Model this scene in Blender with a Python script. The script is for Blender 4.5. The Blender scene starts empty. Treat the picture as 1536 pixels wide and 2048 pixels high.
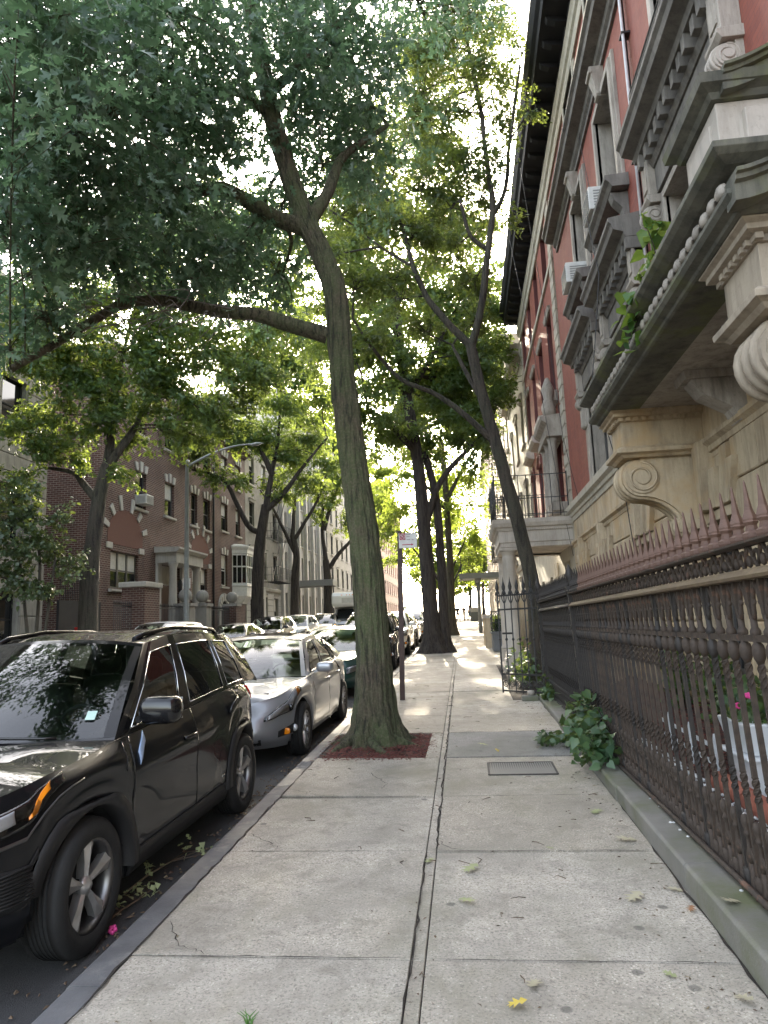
import bpy, bmesh, math, random
import numpy as np
from mathutils import Vector, Matrix, noise as mnoise
R = math.radians
C = bpy.context.scene.collection
rnd = random.Random(7)
nrng = np.random.default_rng(11)
S = 0.022                      # the street climbs gently away from the camera
CAMH = 1.65
def g(y):                      # ground height at distance y
    return S * y if y < 115 else S * 115
def kerbx(y): return -1.90 - 0.009 * min(y, 130)
def jointx(y): return -0.30 - 0.008 * y
# ---------------------------------------------------------------- objects
def tag(o, label=None, cat=None, group=None, kind=None):
    if label: o['label'] = label
    if cat: o['category'] = cat
    if group: o['group'] = group
    if kind: o['kind'] = kind
    return o
ORG = {}
def thing(name, label, cat, loc=(0, 0, 0), rot=(0, 0, 0), group=None):
    o = bpy.data.objects.new(name, None); C.objects.link(o)
    o.location = loc; o.rotation_euler = rot; o.empty_display_size = .2
    ORG[o] = Vector(loc)
    return tag(o, label, cat, group)
def copy_tree(o, parent=None):
    c = o.copy(); C.objects.link(c)
    if parent: c.parent = parent
    for ch in list(o.children): copy_tree(ch, c)
    return c
class MB:
    def __init__(s): s.v = []; s.f = []; s.m = []; s.sm = []
    def add(s, vs, fs, m=0, smooth=False):
        b = len(s.v); s.v.extend([tuple(p) for p in vs])
        for f in fs:
            s.f.append([b + i for i in f]); s.m.append(m); s.sm.append(smooth)
        return s
    def box(s, x0, x1, y0, y1, z0, z1, m=0):
        v = [(x, y, z) for z in (z0, z1) for y in (y0, y1) for x in (x0, x1)]
        return s.add(v, [(0,2,3,1),(4,5,7,6),(0,1,5,4),(2,6,7,3),(0,4,6,2),(1,3,7,5)], m)
    def obox(s, c, ax, ay, az, hx, hy, hz, m=0):
        c = Vector(c); ax = Vector(ax)*hx; ay = Vector(ay)*hy; az = Vector(az)*hz
        v = [c+ax*i+ay*j+az*k for k in (-1,1) for j in (-1,1) for i in (-1,1)]
        return s.add(v, [(0,2,3,1),(4,5,7,6),(0,1,5,4),(2,6,7,3),(0,4,6,2),(1,3,7,5)], m)
    def bar(s, a, b, w, h=None, m=0, up=(0,0,1)):
        a = Vector(a); b = Vector(b); d = (b-a); L = d.length
        if L < 1e-6: return s
        d /= L; u = Vector(up)
        if abs(d.dot(u)) > .95: u = Vector((1,0,0))
        sx = d.cross(u).normalized(); uu = sx.cross(d)
        return s.obox((a+b)/2, d, sx, uu, L/2, w/2, (h or w)/2, m)
    def prism(s, prof, fn, a, b, m=0, smooth=False):   # prof 2D polygon, fn(p,q,t)->xyz
        n = len(prof)
        v = [fn(p, q, a) for p, q in prof] + [fn(p, q, b) for p, q in prof]
        s.add(v, [(i, (i+1) % n, n+(i+1) % n, n+i) for i in range(n)], m, smooth)
        return s.add(v, [tuple(range(n))[::-1], tuple(range(n, 2*n))], m)
    def lathe(s, prof, c=(0,0,0), n=16, m=0, axis='z', smooth=True, squash=1, caps=True):   # prof (r, z)
        c = Vector(c); vs = []
        for r, z in prof:
            for k in range(n):
                a = 2*math.pi*k/n; p, q = r*math.cos(a), r*math.sin(a)*squash
                vs.append(c + (Vector((p,q,z)) if axis=='z' else Vector((z,p,q)) if axis=='x' else Vector((p,z,q))))
        fs = [(i*n+k, i*n+(k+1)%n, (i+1)*n+(k+1)%n, (i+1)*n+k) for i in range(len(prof)-1) for k in range(n)]
        s.add(vs, fs, m, smooth)
        if not caps: return s
        if prof[0][0] > 1e-4: s.add(vs[:n], [tuple(range(n))], m)
        if prof[-1][0] > 1e-4: s.add(vs[-n:], [tuple(range(n))], m)
        return s
    def tube(s, pts, rad, n=8, m=0, wob=0, cap=True, fl=None):
        pts = [Vector(p) for p in pts]; N = len(pts)
        if not hasattr(rad, '__len__'): rad = [rad]*N
        vs = []; prev = None
        for i, p in enumerate(pts):
            d = (pts[min(i+1,N-1)] - pts[max(i-1,0)]).normalized()
            if prev is None:
                u = Vector((1,0,0)) if abs(d.x) < .9 else Vector((0,1,0))
            else: u = prev
            u = (u - d*u.dot(d)).normalized(); prev = u; w = d.cross(u)
            for k in range(n):
                a = 2*math.pi*k/n; r = rad[i]
                if wob: r *= 1 + wob*(mnoise.noise(Vector((math.cos(a)*2.2, math.sin(a)*2.2, i*.35)))) + wob*.5*mnoise.noise(Vector((math.cos(a)*6, math.sin(a)*6, i*.2+9)))
                if fl: r *= fl(i, a)
                vs.append(p + (u*math.cos(a) + w*math.sin(a))*r)
        s.add(vs, [(i*n+k, i*n+(k+1)%n, (i+1)*n+(k+1)%n, (i+1)*n+k) for i in range(N-1) for k in range(n)], m, True)
        if cap: s.add(vs[:n], [tuple(range(n))[::-1]], m); s.add(vs[-n:], [tuple(range(n))], m)
        return s
    def grid(s, fn, nu, nv, m=0, smooth=True, closeu=False):
        vs = [fn(i/nu, j/nv) for j in range(nv+1) for i in range(nu+1)]
        return s.add(vs, [(j*(nu+1)+i, j*(nu+1)+i+1, (j+1)*(nu+1)+i+1, (j+1)*(nu+1)+i) for j in range(nv) for i in range(nu)], m, smooth)
    def ball(s, c, rx, ry=None, rz=None, n=12, m=0, e=1):
        ry = ry or rx; rz = rz or rx; c = Vector(c)
        sp = lambda t: math.copysign(abs(t)**e, t)
        return s.grid(lambda u, v: c + Vector((rx*sp(math.cos(2*math.pi*u))*sp(math.sin(math.pi*v)), ry*sp(math.sin(2*math.pi*u))*sp(math.sin(math.pi*v)), -rz*sp(math.cos(math.pi*v)))), n, max(4, n//2), m)
    def build(s, name, mats, parent=None, bevel=0, loc=None, smooth=None, recalc=True, weld=True):
        me = bpy.data.meshes.new(name)
        org = ORG.get(parent, Vector((0,0,0))) if parent else Vector(loc or (0,0,0))
        me.from_pydata([tuple(Vector(p)-org) for p in s.v], [], s.f)
        for m in (mats if isinstance(mats, (list, tuple)) else [mats]): me.materials.append(m)
        me.polygons.foreach_set('material_index', s.m)
        me.polygons.foreach_set('use_smooth', [bool(x) if smooth is None else smooth for x in s.sm])
        if recalc:
            bm = bmesh.new(); bm.from_mesh(me)
            if weld: bmesh.ops.remove_doubles(bm, verts=bm.verts, dist=1e-5)
            bmesh.ops.recalc_face_normals(bm, faces=bm.faces)
            bm.to_mesh(me); bm.free()
        me.update()
        o = bpy.data.objects.new(name, me); C.objects.link(o)
        if parent: o.parent = parent; ORG[o] = org
        else: o.location = org; ORG[o] = org
        if bevel:
            md = o.modifiers.new('bevel', 'BEVEL'); md.width = bevel; md.segments = 2; md.limit_method = 'ANGLE'; md.angle_limit = R(40)
        return o
# ---------------------------------------------------------------- materials
MATS = {}
def lin(c): return tuple(c) + (1,) if len(c) == 3 else c
class NT:
    def __init__(s, name):
        s.mat = bpy.data.materials.new(name); s.mat.use_nodes = True
        s.t = s.mat.node_tree; s.n = s.t.nodes; s.n.clear()
        s.out = s.n.new('ShaderNodeOutputMaterial')
    def new(s, k, **kw):
        n = s.n.new(k)
        for a, b in kw.items():
            if a.startswith('i_'):
                key = a[2:].replace('_', ' ')
                n.inputs[key].default_value = b
            else: setattr(n, a, b)
        return n
    def link(s, a, b): s.t.links.new(a, b)
    def coord(s, kind='Object', scale=(1,1,1), rot=(0,0,0)):
        if kind == 'World': o = s.new('ShaderNodeNewGeometry').outputs['Position']
        else: o = s.new('ShaderNodeTexCoord').outputs[kind]
        mp = s.new('ShaderNodeMapping'); mp.inputs['Scale'].default_value = scale; mp.inputs['Rotation'].default_value = rot
        s.link(o, mp.inputs[0]); return mp.outputs[0]
    def noise(s, co, scale, detail=5, rough=.55, dist=0):
        n = s.new('ShaderNodeTexNoise'); n.inputs['Scale'].default_value = scale; n.inputs['Detail'].default_value = detail
        n.inputs['Roughness'].default_value = rough; n.inputs['Distortion'].default_value = dist
        s.link(co, n.inputs['Vector']); return n.outputs['Fac']
    def ramp(s, f, stops):
        n = s.new('ShaderNodeValToRGB'); e = n.color_ramp.elements
        while len(e) < len(stops): e.new(.5)
        for i, (p, c) in enumerate(stops): e[i].position = p; e[i].color = lin(c) if hasattr(c, '__len__') else (c,c,c,1)
        s.link(f, n.inputs[0]); return n.outputs[0]
    def mix(s, f, a, b, mode='MIX'):
        n = s.new('ShaderNodeMix', data_type='RGBA', blend_type=mode)
        for sock, v in ((0, f), (6, a), (7, b)):
            if hasattr(v, 'is_linked'): s.link(v, n.inputs[sock])
            else: n.inputs[sock].default_value = v if sock == 0 else lin(v)
        return n.outputs[2]
    def bsdf(s, col, rough=.7, bump=None, bstr=.3, bdist=.01, **kw):
        b = s.new('ShaderNodeBsdfPrincipled')
        if hasattr(col, 'is_linked'): s.link(col, b.inputs['Base Color'])
        else: b.inputs['Base Color'].default_value = lin(col)
        if hasattr(rough, 'is_linked'): s.link(rough, b.inputs['Roughness'])
        else: b.inputs['Roughness'].default_value = rough
        for k, v in kw.items(): b.inputs[k.replace('_', ' ')].default_value = v
        if bump is not None:
            bn = s.new('ShaderNodeBump'); bn.inputs['Strength'].default_value = bstr; bn.inputs['Distance'].default_value = bdist
            s.link(bump, bn.inputs['Height']); s.link(bn.outputs[0], b.inputs['Normal'])
        s.link(b.outputs[0], s.out.inputs[0]); return b
    def island(s): return s.new('ShaderNodeNewGeometry').outputs['Random Per Island']
def pbr(name, c1, c2=None, scale=4, rough=.7, bump=.25, bscale=60, bdist=.006, stretch=(1,1,1), c3=None, c3scale=1.2, c3lo=.55, c3hi=.7, kind='Object', **kw):
    if name in MATS: return MATS[name]
    t = NT(name); co = t.coord(kind, stretch)
    c2 = c2 or tuple(x*.7 for x in c1)
    col = t.mix(t.ramp(t.noise(co, scale), [(.3, 0.), (.7, 1.)]), c1, c2)
    if c3:
        col = t.mix(t.ramp(t.noise(co, c3scale, 6, .65), [(c3lo, 0.), (c3hi, 1.)]), col, c3)
    if bump: t.bsdf(col, rough, t.noise(co, bscale, 6, .6), bump, bdist, **kw)
    else: t.bsdf(col, rough, **kw)
    MATS[name] = t.mat; return t.mat
def plain(name, c, rough=.5, **kw):
    if name in MATS: return MATS[name]
    t = NT(name); co = t.coord()
    f = t.noise(co, 9, 4)
    col = t.mix(t.ramp(f, [(.35, 0.), (.65, 1.)]), tuple(x*.86 for x in c), c)
    t.bsdf(col, rough, **kw); MATS[name] = t.mat; return t.mat
def brickmat(name, c1, c2, mortar, bw=.21, bh=.067, rough=.85, jitter=.5, bstr=.5, ms=.006):
    t = NT(name); geo = t.new('ShaderNodeNewGeometry').outputs['Position']
    sp = t.new('ShaderNodeSeparateXYZ'); t.link(geo, sp.inputs[0])
    ad = t.new('ShaderNodeMath', operation='ADD'); t.link(sp.outputs[0], ad.inputs[0]); t.link(sp.outputs[1], ad.inputs[1])
    cb = t.new('ShaderNodeCombineXYZ'); t.link(ad.outputs[0], cb.inputs[0]); t.link(sp.outputs[2], cb.inputs[1])
    b = t.new('ShaderNodeTexBrick'); t.link(cb.outputs[0], b.inputs['Vector'])
    b.inputs['Color1'].default_value = lin(c1); b.inputs['Color2'].default_value = lin(c2); b.inputs['Mortar'].default_value = lin(mortar)
    b.inputs['Scale'].default_value = 1; b.inputs['Mortar Size'].default_value = ms; b.inputs['Mortar Smooth'].default_value = .3
    b.inputs['Brick Width'].default_value = bw; b.inputs['Row Height'].default_value = bh; b.inputs['Bias'].default_value = -.1
    n = t.noise(geo, 1.3, 6, .65)
    col = t.mix(t.ramp(n, [(.35, 0.), (.75, jitter)]), b.outputs['Color'], tuple(x*.45 for x in c2))
    inv = t.new('ShaderNodeMath', operation='SUBTRACT'); inv.inputs[0].default_value = 1; t.link(b.outputs['Fac'], inv.inputs[1])
    t.bsdf(col, rough, inv.outputs[0], bstr, .008); MATS[name] = t.mat; return t.mat
def glassmat(name, tint=(.5,.56,.53), rough=.01, ior=1.5, gl=1.0):
    t = NT(name); tr = t.new('ShaderNodeBsdfTransparent'); tr.inputs[0].default_value = lin(tint)
    g_ = t.new('ShaderNodeBsdfGlossy'); g_.inputs['Roughness'].default_value = rough; g_.inputs['Color'].default_value = (gl,gl,gl,1)
    fr = t.new('ShaderNodeFresnel'); fr.inputs[0].default_value = ior
    mx = t.new('ShaderNodeMixShader'); t.link(fr.outputs[0], mx.inputs[0]); t.link(tr.outputs[0], mx.inputs[1]); t.link(g_.outputs[0], mx.inputs[2])
    t.link(mx.outputs[0], t.out.inputs[0]); MATS[name] = t.mat; return t.mat
def emis(name, c, k):
    t = NT(name); e = t.new('ShaderNodeEmission'); e.inputs[0].default_value = lin(c); e.inputs[1].default_value = k
    t.link(e.outputs[0], t.out.inputs[0]); MATS[name] = t.mat; return t.mat
def leafmat(name, cols, trans=.45, rough=.45, tint=(.36,.42,.05), tm=.5):
    t = NT(name); r = t.island()
    col = t.ramp(r, [(i/(len(cols)-1), c) for i, c in enumerate(cols)])
    b = t.new('ShaderNodeBsdfPrincipled'); t.link(col, b.inputs['Base Color']); b.inputs['Roughness'].default_value = rough; b.inputs['Specular IOR Level'].default_value = .6
    tl = t.new('ShaderNodeBsdfTranslucent')
    tc = t.mix(tm, col, tint, 'MIX'); t.link(tc, tl.inputs[0])
    mx = t.new('ShaderNodeMixShader'); mx.inputs[0].default_value = trans
    t.link(b.outputs[0], mx.inputs[1]); t.link(tl.outputs[0], mx.inputs[2]); t.link(mx.outputs[0], t.out.inputs[0])
    MATS[name] = t.mat; return t.mat
def barkmat(name, c1, c2, moss=None, sc=14):
    t = NT(name); co = t.coord('Object', (1,1,.12))
    f = t.noise(co, sc, 7, .65, .4)
    col = t.mix(t.ramp(f, [(.34, 0.), (.62, 1.)]), c2, c1)
    co2 = t.coord('Object')
    if moss: col = t.mix(t.ramp(t.noise(co2, 1.6, 6, .7), [(.33, 0.), (.58, .85)]), col, moss)
    col = t.mix(t.ramp(t.noise(co2, 38, 3), [(.45, 0.), (.75, .5)]), col, tuple(x*1.5 for x in c1))
    f2 = t.noise(t.coord('Object', (1,1,.22)), sc*2.6, 5, .7); ad = t.new('ShaderNodeMath', operation='ADD'); t.link(f, ad.inputs[0]); t.link(f2, ad.inputs[1])
    col = t.mix(t.ramp(f, [(.36, .75), (.5, 0.)]), col, tuple(x*.5 for x in c2))
    t.bsdf(col, .9, ad.outputs[0], 1., .06); MATS[name] = t.mat; return t.mat
# ================================================================ setting
def groundsheet(name, x0, x1, ys, off, mat, kind='structure'):
    m = MB()
    f0 = x0 if callable(x0) else (lambda y: x0); f1 = x1 if callable(x1) else (lambda y: x1)
    vs = []
    for y in ys: vs += [(f0(y), y, g(y)+off), (f1(y), y, g(y)+off)]
    m.add(vs, [(2*i, 2*i+1, 2*i+3, 2*i+2) for i in range(len(ys)-1)])
    return tag(m.build(name, mat), kind=kind)
def asphalt():
    t = NT('asphalt'); co = t.coord('World')
    fine = t.noise(co, 160, 3)
    col = t.mix(t.ramp(fine, [(.35, 0.), (.7, 1.)]), (.028,.028,.03), (.075,.074,.073))
    col = t.mix(t.ramp(t.noise(co, .7, 6, .65), [(.45, 0.), (.7, .6)]), col, (.03,.029,.028))
    t.bsdf(col, .85, fine, .5, .006); return t.mat
def concrete(name, base, warm, dark, moss=.5, dirt=1.):
    t = NT(name); co = t.coord('World'); isl = t.island()
    slab = t.mix(isl, base, warm)
    co2 = t.coord('World', (1,1,1))
    v = t.new('ShaderNodeTexVoronoi'); v.inputs['Scale'].default_value = 62; t.link(co, v.inputs['Vector'])
    agg = t.ramp(v.outputs['Distance'], [(.12, 1.), (.42, 0.)])
    gate = t.ramp(t.noise(co, 30, 2), [(.48, 0.), (.6, 1.)])
    mul = t.new('ShaderNodeMath', operation='MULTIPLY'); t.link(agg, mul.inputs[0]); t.link(gate, mul.inputs[1])
    col = t.mix(mul.outputs[0], slab, tuple(min(1, x*1.55) for x in base))
    dk = t.ramp(t.noise(co, 75, 4, .75), [(.36, .85), (.5, 0.)])
    col = t.mix(dk, col, tuple(x*.42 for x in dark))
    st = t.ramp(t.noise(co2, .9, 7, .68, .3), [(.40, 0.), (.64, .85*dirt)])
    col = t.mix(st, col, dark)
    st2 = t.ramp(t.noise(co2, 5.5, 6, .7, .6), [(.50, 0.), (.70, .6*dirt)])
    col = t.mix(st2, col, tuple(x*.7 for x in dark))
    ms = t.ramp(t.noise(t.coord('World', (1.25,.8,1), (0,0,.3)), 1.15, 6, .7), [(.50, 0.), (.68, moss)])
    col = t.mix(ms, col, (.20,.19,.135))
    gum = t.new('ShaderNodeTexVoronoi'); gum.inputs['Scale'].default_value = 2.3; gum.inputs['Randomness'].default_value = 1; t.link(co, gum.inputs['Vector'])
    col = t.mix(t.ramp(gum.outputs['Distance'], [(.05, .6), (.075, 0.)]), col, (.06,.058,.055))
    hgt = t.mix(.5, t.noise(co, 120, 4, .7), mul.outputs[0])
    t.bsdf(col, .88, hgt, .55, .005); return t.mat
M_asph = asphalt()
M_conc = concrete('sidewalk concrete', (.485,.445,.385), (.38,.335,.275), (.225,.205,.17), .6, .95)
M_conc2 = concrete('far sidewalk concrete', (.36,.345,.32), (.30,.285,.26), (.2,.19,.17), .3)
M_patch = concrete('patched concrete', (.27,.262,.245), (.26,.25,.235), (.15,.145,.13), .2)
M_kerb = pbr('kerb bluestone', (.13,.13,.135), (.085,.085,.09), 6, .8, .5, 70, c3=(.22,.215,.205), c3scale=4, c3lo=.56, c3hi=.72)
M_soil = pbr('dark soil', (.035,.026,.02), (.02,.016,.013), 20, .95, .8, 60, .02)
M_mulch = pbr('mulch bed', (.07,.026,.02), (.03,.014,.011), 40, .95, .8, 60, .02)
ys_all = [-30,-8,0,4,8,12,16,20,30,40,50,60,70,80,90,100,115,140,200,300]
groundsheet('ground', -220, 220, [-60]+ys_all+[420], -.30, pbr('ground earth', (.09,.085,.075), (.06,.06,.055), .5, .95, 0, kind='World'))
groundsheet('road', -10.72, lambda y: kerbx(y)-.002, ys_all, -.125, M_asph)
groundsheet('cross_street', -60, 60, [96, 100, 104, 108], -.118, M_asph)
def slab(m, pts, y0, y1, th=.16, top=0., tilt=(0,0)):
    # pts: 4 plan corners, with a rounded arris
    e = .0035; c = Vector((sum(p[0] for p in pts)/4, sum(p[1] for p in pts)/4))
    def z(p, o): return g(p[1]) + top + o + tilt[0]*(p[0]-c[0]) + tilt[1]*(p[1]-c[1])
    ins = []
    for p in pts:
        d = c - Vector(p); ins.append(Vector(p) + Vector((math.copysign(e, d.x), math.copysign(e, d.y))))
    v = [(p[0], p[1], z(p, -th)) for p in pts] + [(p[0], p[1], z(p, -e*.8)) for p in pts] + [(p.x, p.y, z(p, 0)) for p in ins]
    f = [(8,9,10,11)]
    for i in range(4):
        j = (i+1) % 4; f += [(i, j, 4+j, 4+i), (4+i, 4+j, 8+j, 8+i)]
    m.add(v, f)
side = MB(); patch = MB()
ROWS = [-1.0, .55, 2.1, 3.67, 5.19, 6.62, 8.27, 9.86, 11.4, 12.95, 14.5, 16.05, 17.6]
while ROWS[-1] < 92: ROWS.append(ROWS[-1] + 1.55)
PIT = (-1.74, -.56, 8.30, 9.84)
for i in range(len(ROWS)-1):
    a, b = ROWS[i], ROWS[i+1]; gp = .006
    sk = -.10                       # the cross joints run a touch askew
    def L(y, x0, x1, y1=None):
        return x0, x1
    tl = lambda: (rnd.uniform(-.003,.003), rnd.uniform(-.003,.003))
    ka, kb = kerbx(a)+.172, kerbx(b)+.172; ja, jb = jointx(a), jointx(b)
    dy = .10 if 6 < a else .02
    if not (8.2 < a < 9.0):
        slab(side, [(ka, a+gp+dy), (ja-.035, a+gp), (jb-.035, b-gp), (kb, b-gp+dy)], a, b, top=rnd.uniform(-.003,.003), tilt=tl())
    else:
        slab(side, [(PIT[1], a+gp), (ja-.035, a+gp), (jb-.035, b-gp), (PIT[1], b-gp)], a, b)
    # the narrow strip that runs along the long joint
    slab(side, [(ja-.028, a+.003), (ja+.035, a+.003), (jb+.035, b-.003), (jb-.028, b-.003)], a, b, top=-.004)
    x1 = 1.155 if b < 14.4 else .70 if b < 22 else 1.3
    tgt = patch if 8.2 < a < 9.0 else side
    slab(tgt, [(ja+.042, a+gp), (x1, a+gp-.05*dy), (x1, b-gp-.05*dy), (jb+.042, b-gp)], a, b, top=rnd.uniform(-.003,.003), tilt=tl())
tag(side.build('sidewalk', M_conc, recalc=False), kind='structure')
tag(patch.build('sidewalk_patch', M_patch, recalc=False), kind='structure')
groundsheet('sidewalk_bed', lambda y: kerbx(y)+.1, 1.5, [y for y in ys_all if y < 100], -.016, M_soil)
k = MB(); y = -2.
while y < 92:
    ln = rnd.uniform(1.6, 2.6); b = y + ln - .008
    o = rnd.uniform(-.006,.006); a0, b0 = kerbx(y)+o, kerbx(b)+o
    zt = rnd.uniform(-.008,.0); e = .018
    prof = [(0,-.3),(0,zt-e),(e*.4,zt-e*.35),(e,zt),(.166,zt+.002),(.166,-.3)]
    n = len(prof)
    v = [(a0+p, y, g(y)+q) for p, q in prof] + [(b0+p, b, g(b)+q) for p, q in prof]
    k.add(v, [(i,(i+1)%n,n+(i+1)%n,n+i) for i in range(n)] + [tuple(range(n)), tuple(range(n,2*n))])
    y += ln
tag(k.build('kerb', M_kerb), kind='structure')
# far side of the street
groundsheet('far_sidewalk', -14.1, -10.75, [y for y in ys_all if y < 96], -.002, M_conc2)
k = MB()
for a in range(-8, 92, 4): k.add([(x, yy, g(yy)+z) for yy in (a, a+3.98) for x, z in ((-10.87,-.3),(-10.87,.004),(-10.70,.004),(-10.70,-.3))], [(0,1,5,4),(1,2,6,5),(2,3,7,6)])
tag(k.build('far_kerb', M_kerb), kind='structure')
# cracks: thin dirt filled lines in the slabs
ck = MB()
def crack(P_, w=.008, n=7, j=.012):
    pts = []
    for (a, b) in zip(P_, P_[1:]):
        for k in range(n): t_ = k/n; pts.append((a[0]+(b[0]-a[0])*t_+rnd.gauss(0,j), a[1]+(b[1]-a[1])*t_+rnd.gauss(0,j)))
    pts.append(P_[-1]); L_ = []
    for i, p in enumerate(pts):
        q = pts[min(i+1, len(pts)-1)]; o = pts[max(i-1, 0)]; d = Vector((q[0]-o[0], q[1]-o[1])).normalized(); ww = w*rnd.uniform(.2,.85)*(1 if 0 < i < len(pts)-1 else .2); L_ += [(p[0]-d.y*ww/2, p[1]+d.x*ww/2, g(p[1])+.0065), (p[0]+d.y*ww/2, p[1]-d.x*ww/2, g(p[1])+.0065)]
    ck.add(L_, [(2*i, 2*i+1, 2*i+3, 2*i+2) for i in range(len(pts)-1)])
crack([(kerbx(y_)+.172, y_) for y_ in (2.2,3.2,4.2,5.2,6.2,7.2,8.2)], .022, 9, .008); crack([(kerbx(y_)+.172, y_) for y_ in (9.9,12,14,16,18,20)], .022, 14, .008)
crack([(-1.72,4.05),(-1.55,3.78),(-1.38,3.68)], .008); crack([(-1.74,5.6),(-1.5,5.35),(-1.42,5.2)], .009); crack([(-1.1,7.6),(-.98,7.35),(-.86,7.1),(-.88,6.9)], .009); crack([(-1.7,6.9),(-1.5,6.72),(-1.2,6.66)], .008)
crack([(-.30,5.4),(-.22,5.24),(-.14,5.21)], .010, 4); crack([(.05,11.4),(.4,10.8),(1.1,10.5)], .006); crack([(-1.6,12.2),(-.9,12.5),(-.45,12.1)], .006); crack([(jointx(y_)+.03, y_) for y_ in (5.2,6.2,7.2,8.2,9.2,10.2,11.4,13,15,18)], .020, 9, .007); crack([(jointx(y_)-.03, y_) for y_ in (2.2,3.2,4.2,5.2)], .016, 9, .005); crack([(1.14, y_) for y_ in (2.2,4,6,8,10,12,13)], .022, 12, .006)
for yy_ in ROWS[2:11]: crack([(kerbx(yy_)+.2, yy_), (jointx(yy_)-.05, yy_)], .013, 14, .0035); crack([(jointx(yy_)+.05, yy_-.006), (1.1, yy_-.006)], .012, 14, .0035)
tag(ck.build('sidewalk_cracks', M_soil, recalc=False), kind='structure')
# mulch in the tree pit: the bed, and the shreds lying on it
groundsheet('tree_pit_bed', PIT[0], PIT[1], [PIT[2], PIT[3]], -.03, M_mulch)
def chips(name, mats, boxes, n, ln, w, zfn, label=None, cat=None):
    m = MB()
    for i in range(n):
        x0, x1, y0, y1 = rnd.choice(boxes) if isinstance(boxes, list) else boxes
        x, y = rnd.uniform(x0, x1), rnd.uniform(y0, y1); a = rnd.uniform(0, math.pi); t = rnd.uniform(-.35,.35)
        l = rnd.uniform(*ln)/2; ww = rnd.uniform(*w)/2
        d = Vector((math.cos(a)*math.cos(t), math.sin(a)*math.cos(t), math.sin(t)))
        s_ = Vector((-math.sin(a), math.cos(a), rnd.uniform(-.5,.5))); c = Vector((x, y, zfn(x, y)+rnd.uniform(.0,.02)))
        m.add([c-d*l-s_*ww, c+d*l-s_*ww*.6, c+d*l+s_*ww*.6, c-d*l+s_*ww, c+Vector((0,0,ww*.8))], [(0,1,4),(1,2,4),(2,3,4),(3,0,4)])
    return tag(m.build(name, mats, recalc=False), label, cat, kind='stuff')
t = NT('mulch shred'); t.bsdf(t.ramp(t.island(), [(0,(.15,.042,.032)),(.5,(.085,.024,.02)),(.85,(.19,.075,.055)),(1,(.05,.02,.016))]), .9); M_shred = t.mat
chips('tree_pit_mulch', M_shred, [PIT[:4], PIT[:4], PIT[:4], (-1.86,-.42,8.12,9.9),(-1.7,-.7,8.2,8.4)], 4200, (.03,.08), (.006,.016), lambda x, y: g(y)-.02+.05*math.exp(-((x+1.2)**2+(y-9.2)**2)/.3), 'red shredded wood mulch in the square pit round the near trunk', 'mulch')
# ================================================================ facade helpers
class Fr:      # a wall plane: u along it, v up, d outward
    def __init__(s, o, u, n): s.o = Vector(o); s.u = Vector(u); s.n = Vector(n); s.z = Vector((0,0,1))
    def __call__(s, u, v, d=0): return s.o + s.u*u + s.z*v + s.n*d
def fbox(m, fr, u0, u1, v0, v1, d0, d1, mi=0):
    v = [fr(u, vv, d) for d in (d0, d1) for vv in (v0, v1) for u in (u0, u1)]
    return m.add(v, [(0,2,3,1),(4,5,7,6),(0,1,5,4),(2,6,7,3),(0,4,6,2),(1,3,7,5)], mi)
def fprof(m, fr, u0, u1, prof, mi=0):      # prof: closed polygon of (d, v)
    return m.prism(prof, lambda p, q, t: fr(t, q, p), u0, u1, mi)
def fcirc(m, fr, uc, vc, r, d0, d1, n=20, mi=0, a0=0, a1=2*math.pi):
    return m.prism([(uc+r*math.cos(a0+(a1-a0)*k/n), vc+r*math.sin(a0+(a1-a0)*k/n)) for k in range(n)], lambda p, q, t: fr(p, q, t), d0, d1, mi)
def wall(m, fr, u0, u1, v0, v1, holes, rev=.25, mi=0, mr=None):
    us = sorted({u0, u1} | {h[0] for h in holes} | {h[1] for h in holes}); vs = sorted({v0, v1} | {h[2] for h in holes} | {h[3] for h in holes})
    us = [u for u in us if u0 <= u <= u1]; vs = [v for v in vs if v0 <= v <= v1]
    for a, b in zip(us, us[1:]):
        for c, d in zip(vs, vs[1:]):
            mu, mv = (a+b)/2, (c+d)/2
            if any(h[0] < mu < h[1] and h[2] < mv < h[3] for h in holes): continue
            m.add([fr(a,c), fr(b,c), fr(b,d), fr(a,d)], [(0,1,2,3)], mi)
    for a, b, c, d in holes:
        for p, q in (((a,c),(b,c)), ((b,c),(b,d)), ((b,d),(a,d)), ((a,d),(a,c))):
            m.add([fr(*p), fr(*q), fr(*q, -rev), fr(*p, -rev)], [(0,1,2,3)], mi if mr is None else mr)
    return m
def sweep(m, path, prof, mi=0, closed=False):      # path in plan, prof (o, z): o to the right-hand side of travel
    P = [Vector(p) for p in path]; n = len(P); out = []
    for i in range(n):
        ds = []
        if i > 0: ds.append((P[i]-P[i-1]).normalized())
        if i < n-1: ds.append((P[i+1]-P[i]).normalized())
        ns = [Vector((d.y, -d.x)) for d in ds]
        if len(ns) == 2: b = (ns[0]+ns[1]).normalized(); b /= max(.3, b.dot(ns[0]))
        else: b = ns[0]
        out.append(b)
    k = len(prof)
    vs = [(P[i].x+out[i].x*o, P[i].y+out[i].y*o, z) for i in range(n) for o, z in prof]
    fs = [(i*k+j, i*k+j+1, (i+1)*k+j+1, (i+1)*k+j) for i in range(n-1) for j in range(k-1)]
    m.add(vs, fs, mi); m.add(vs[:k], [tuple(range(k))], mi); m.add(vs[-k:], [tuple(range(k))], mi)
    return m
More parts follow.
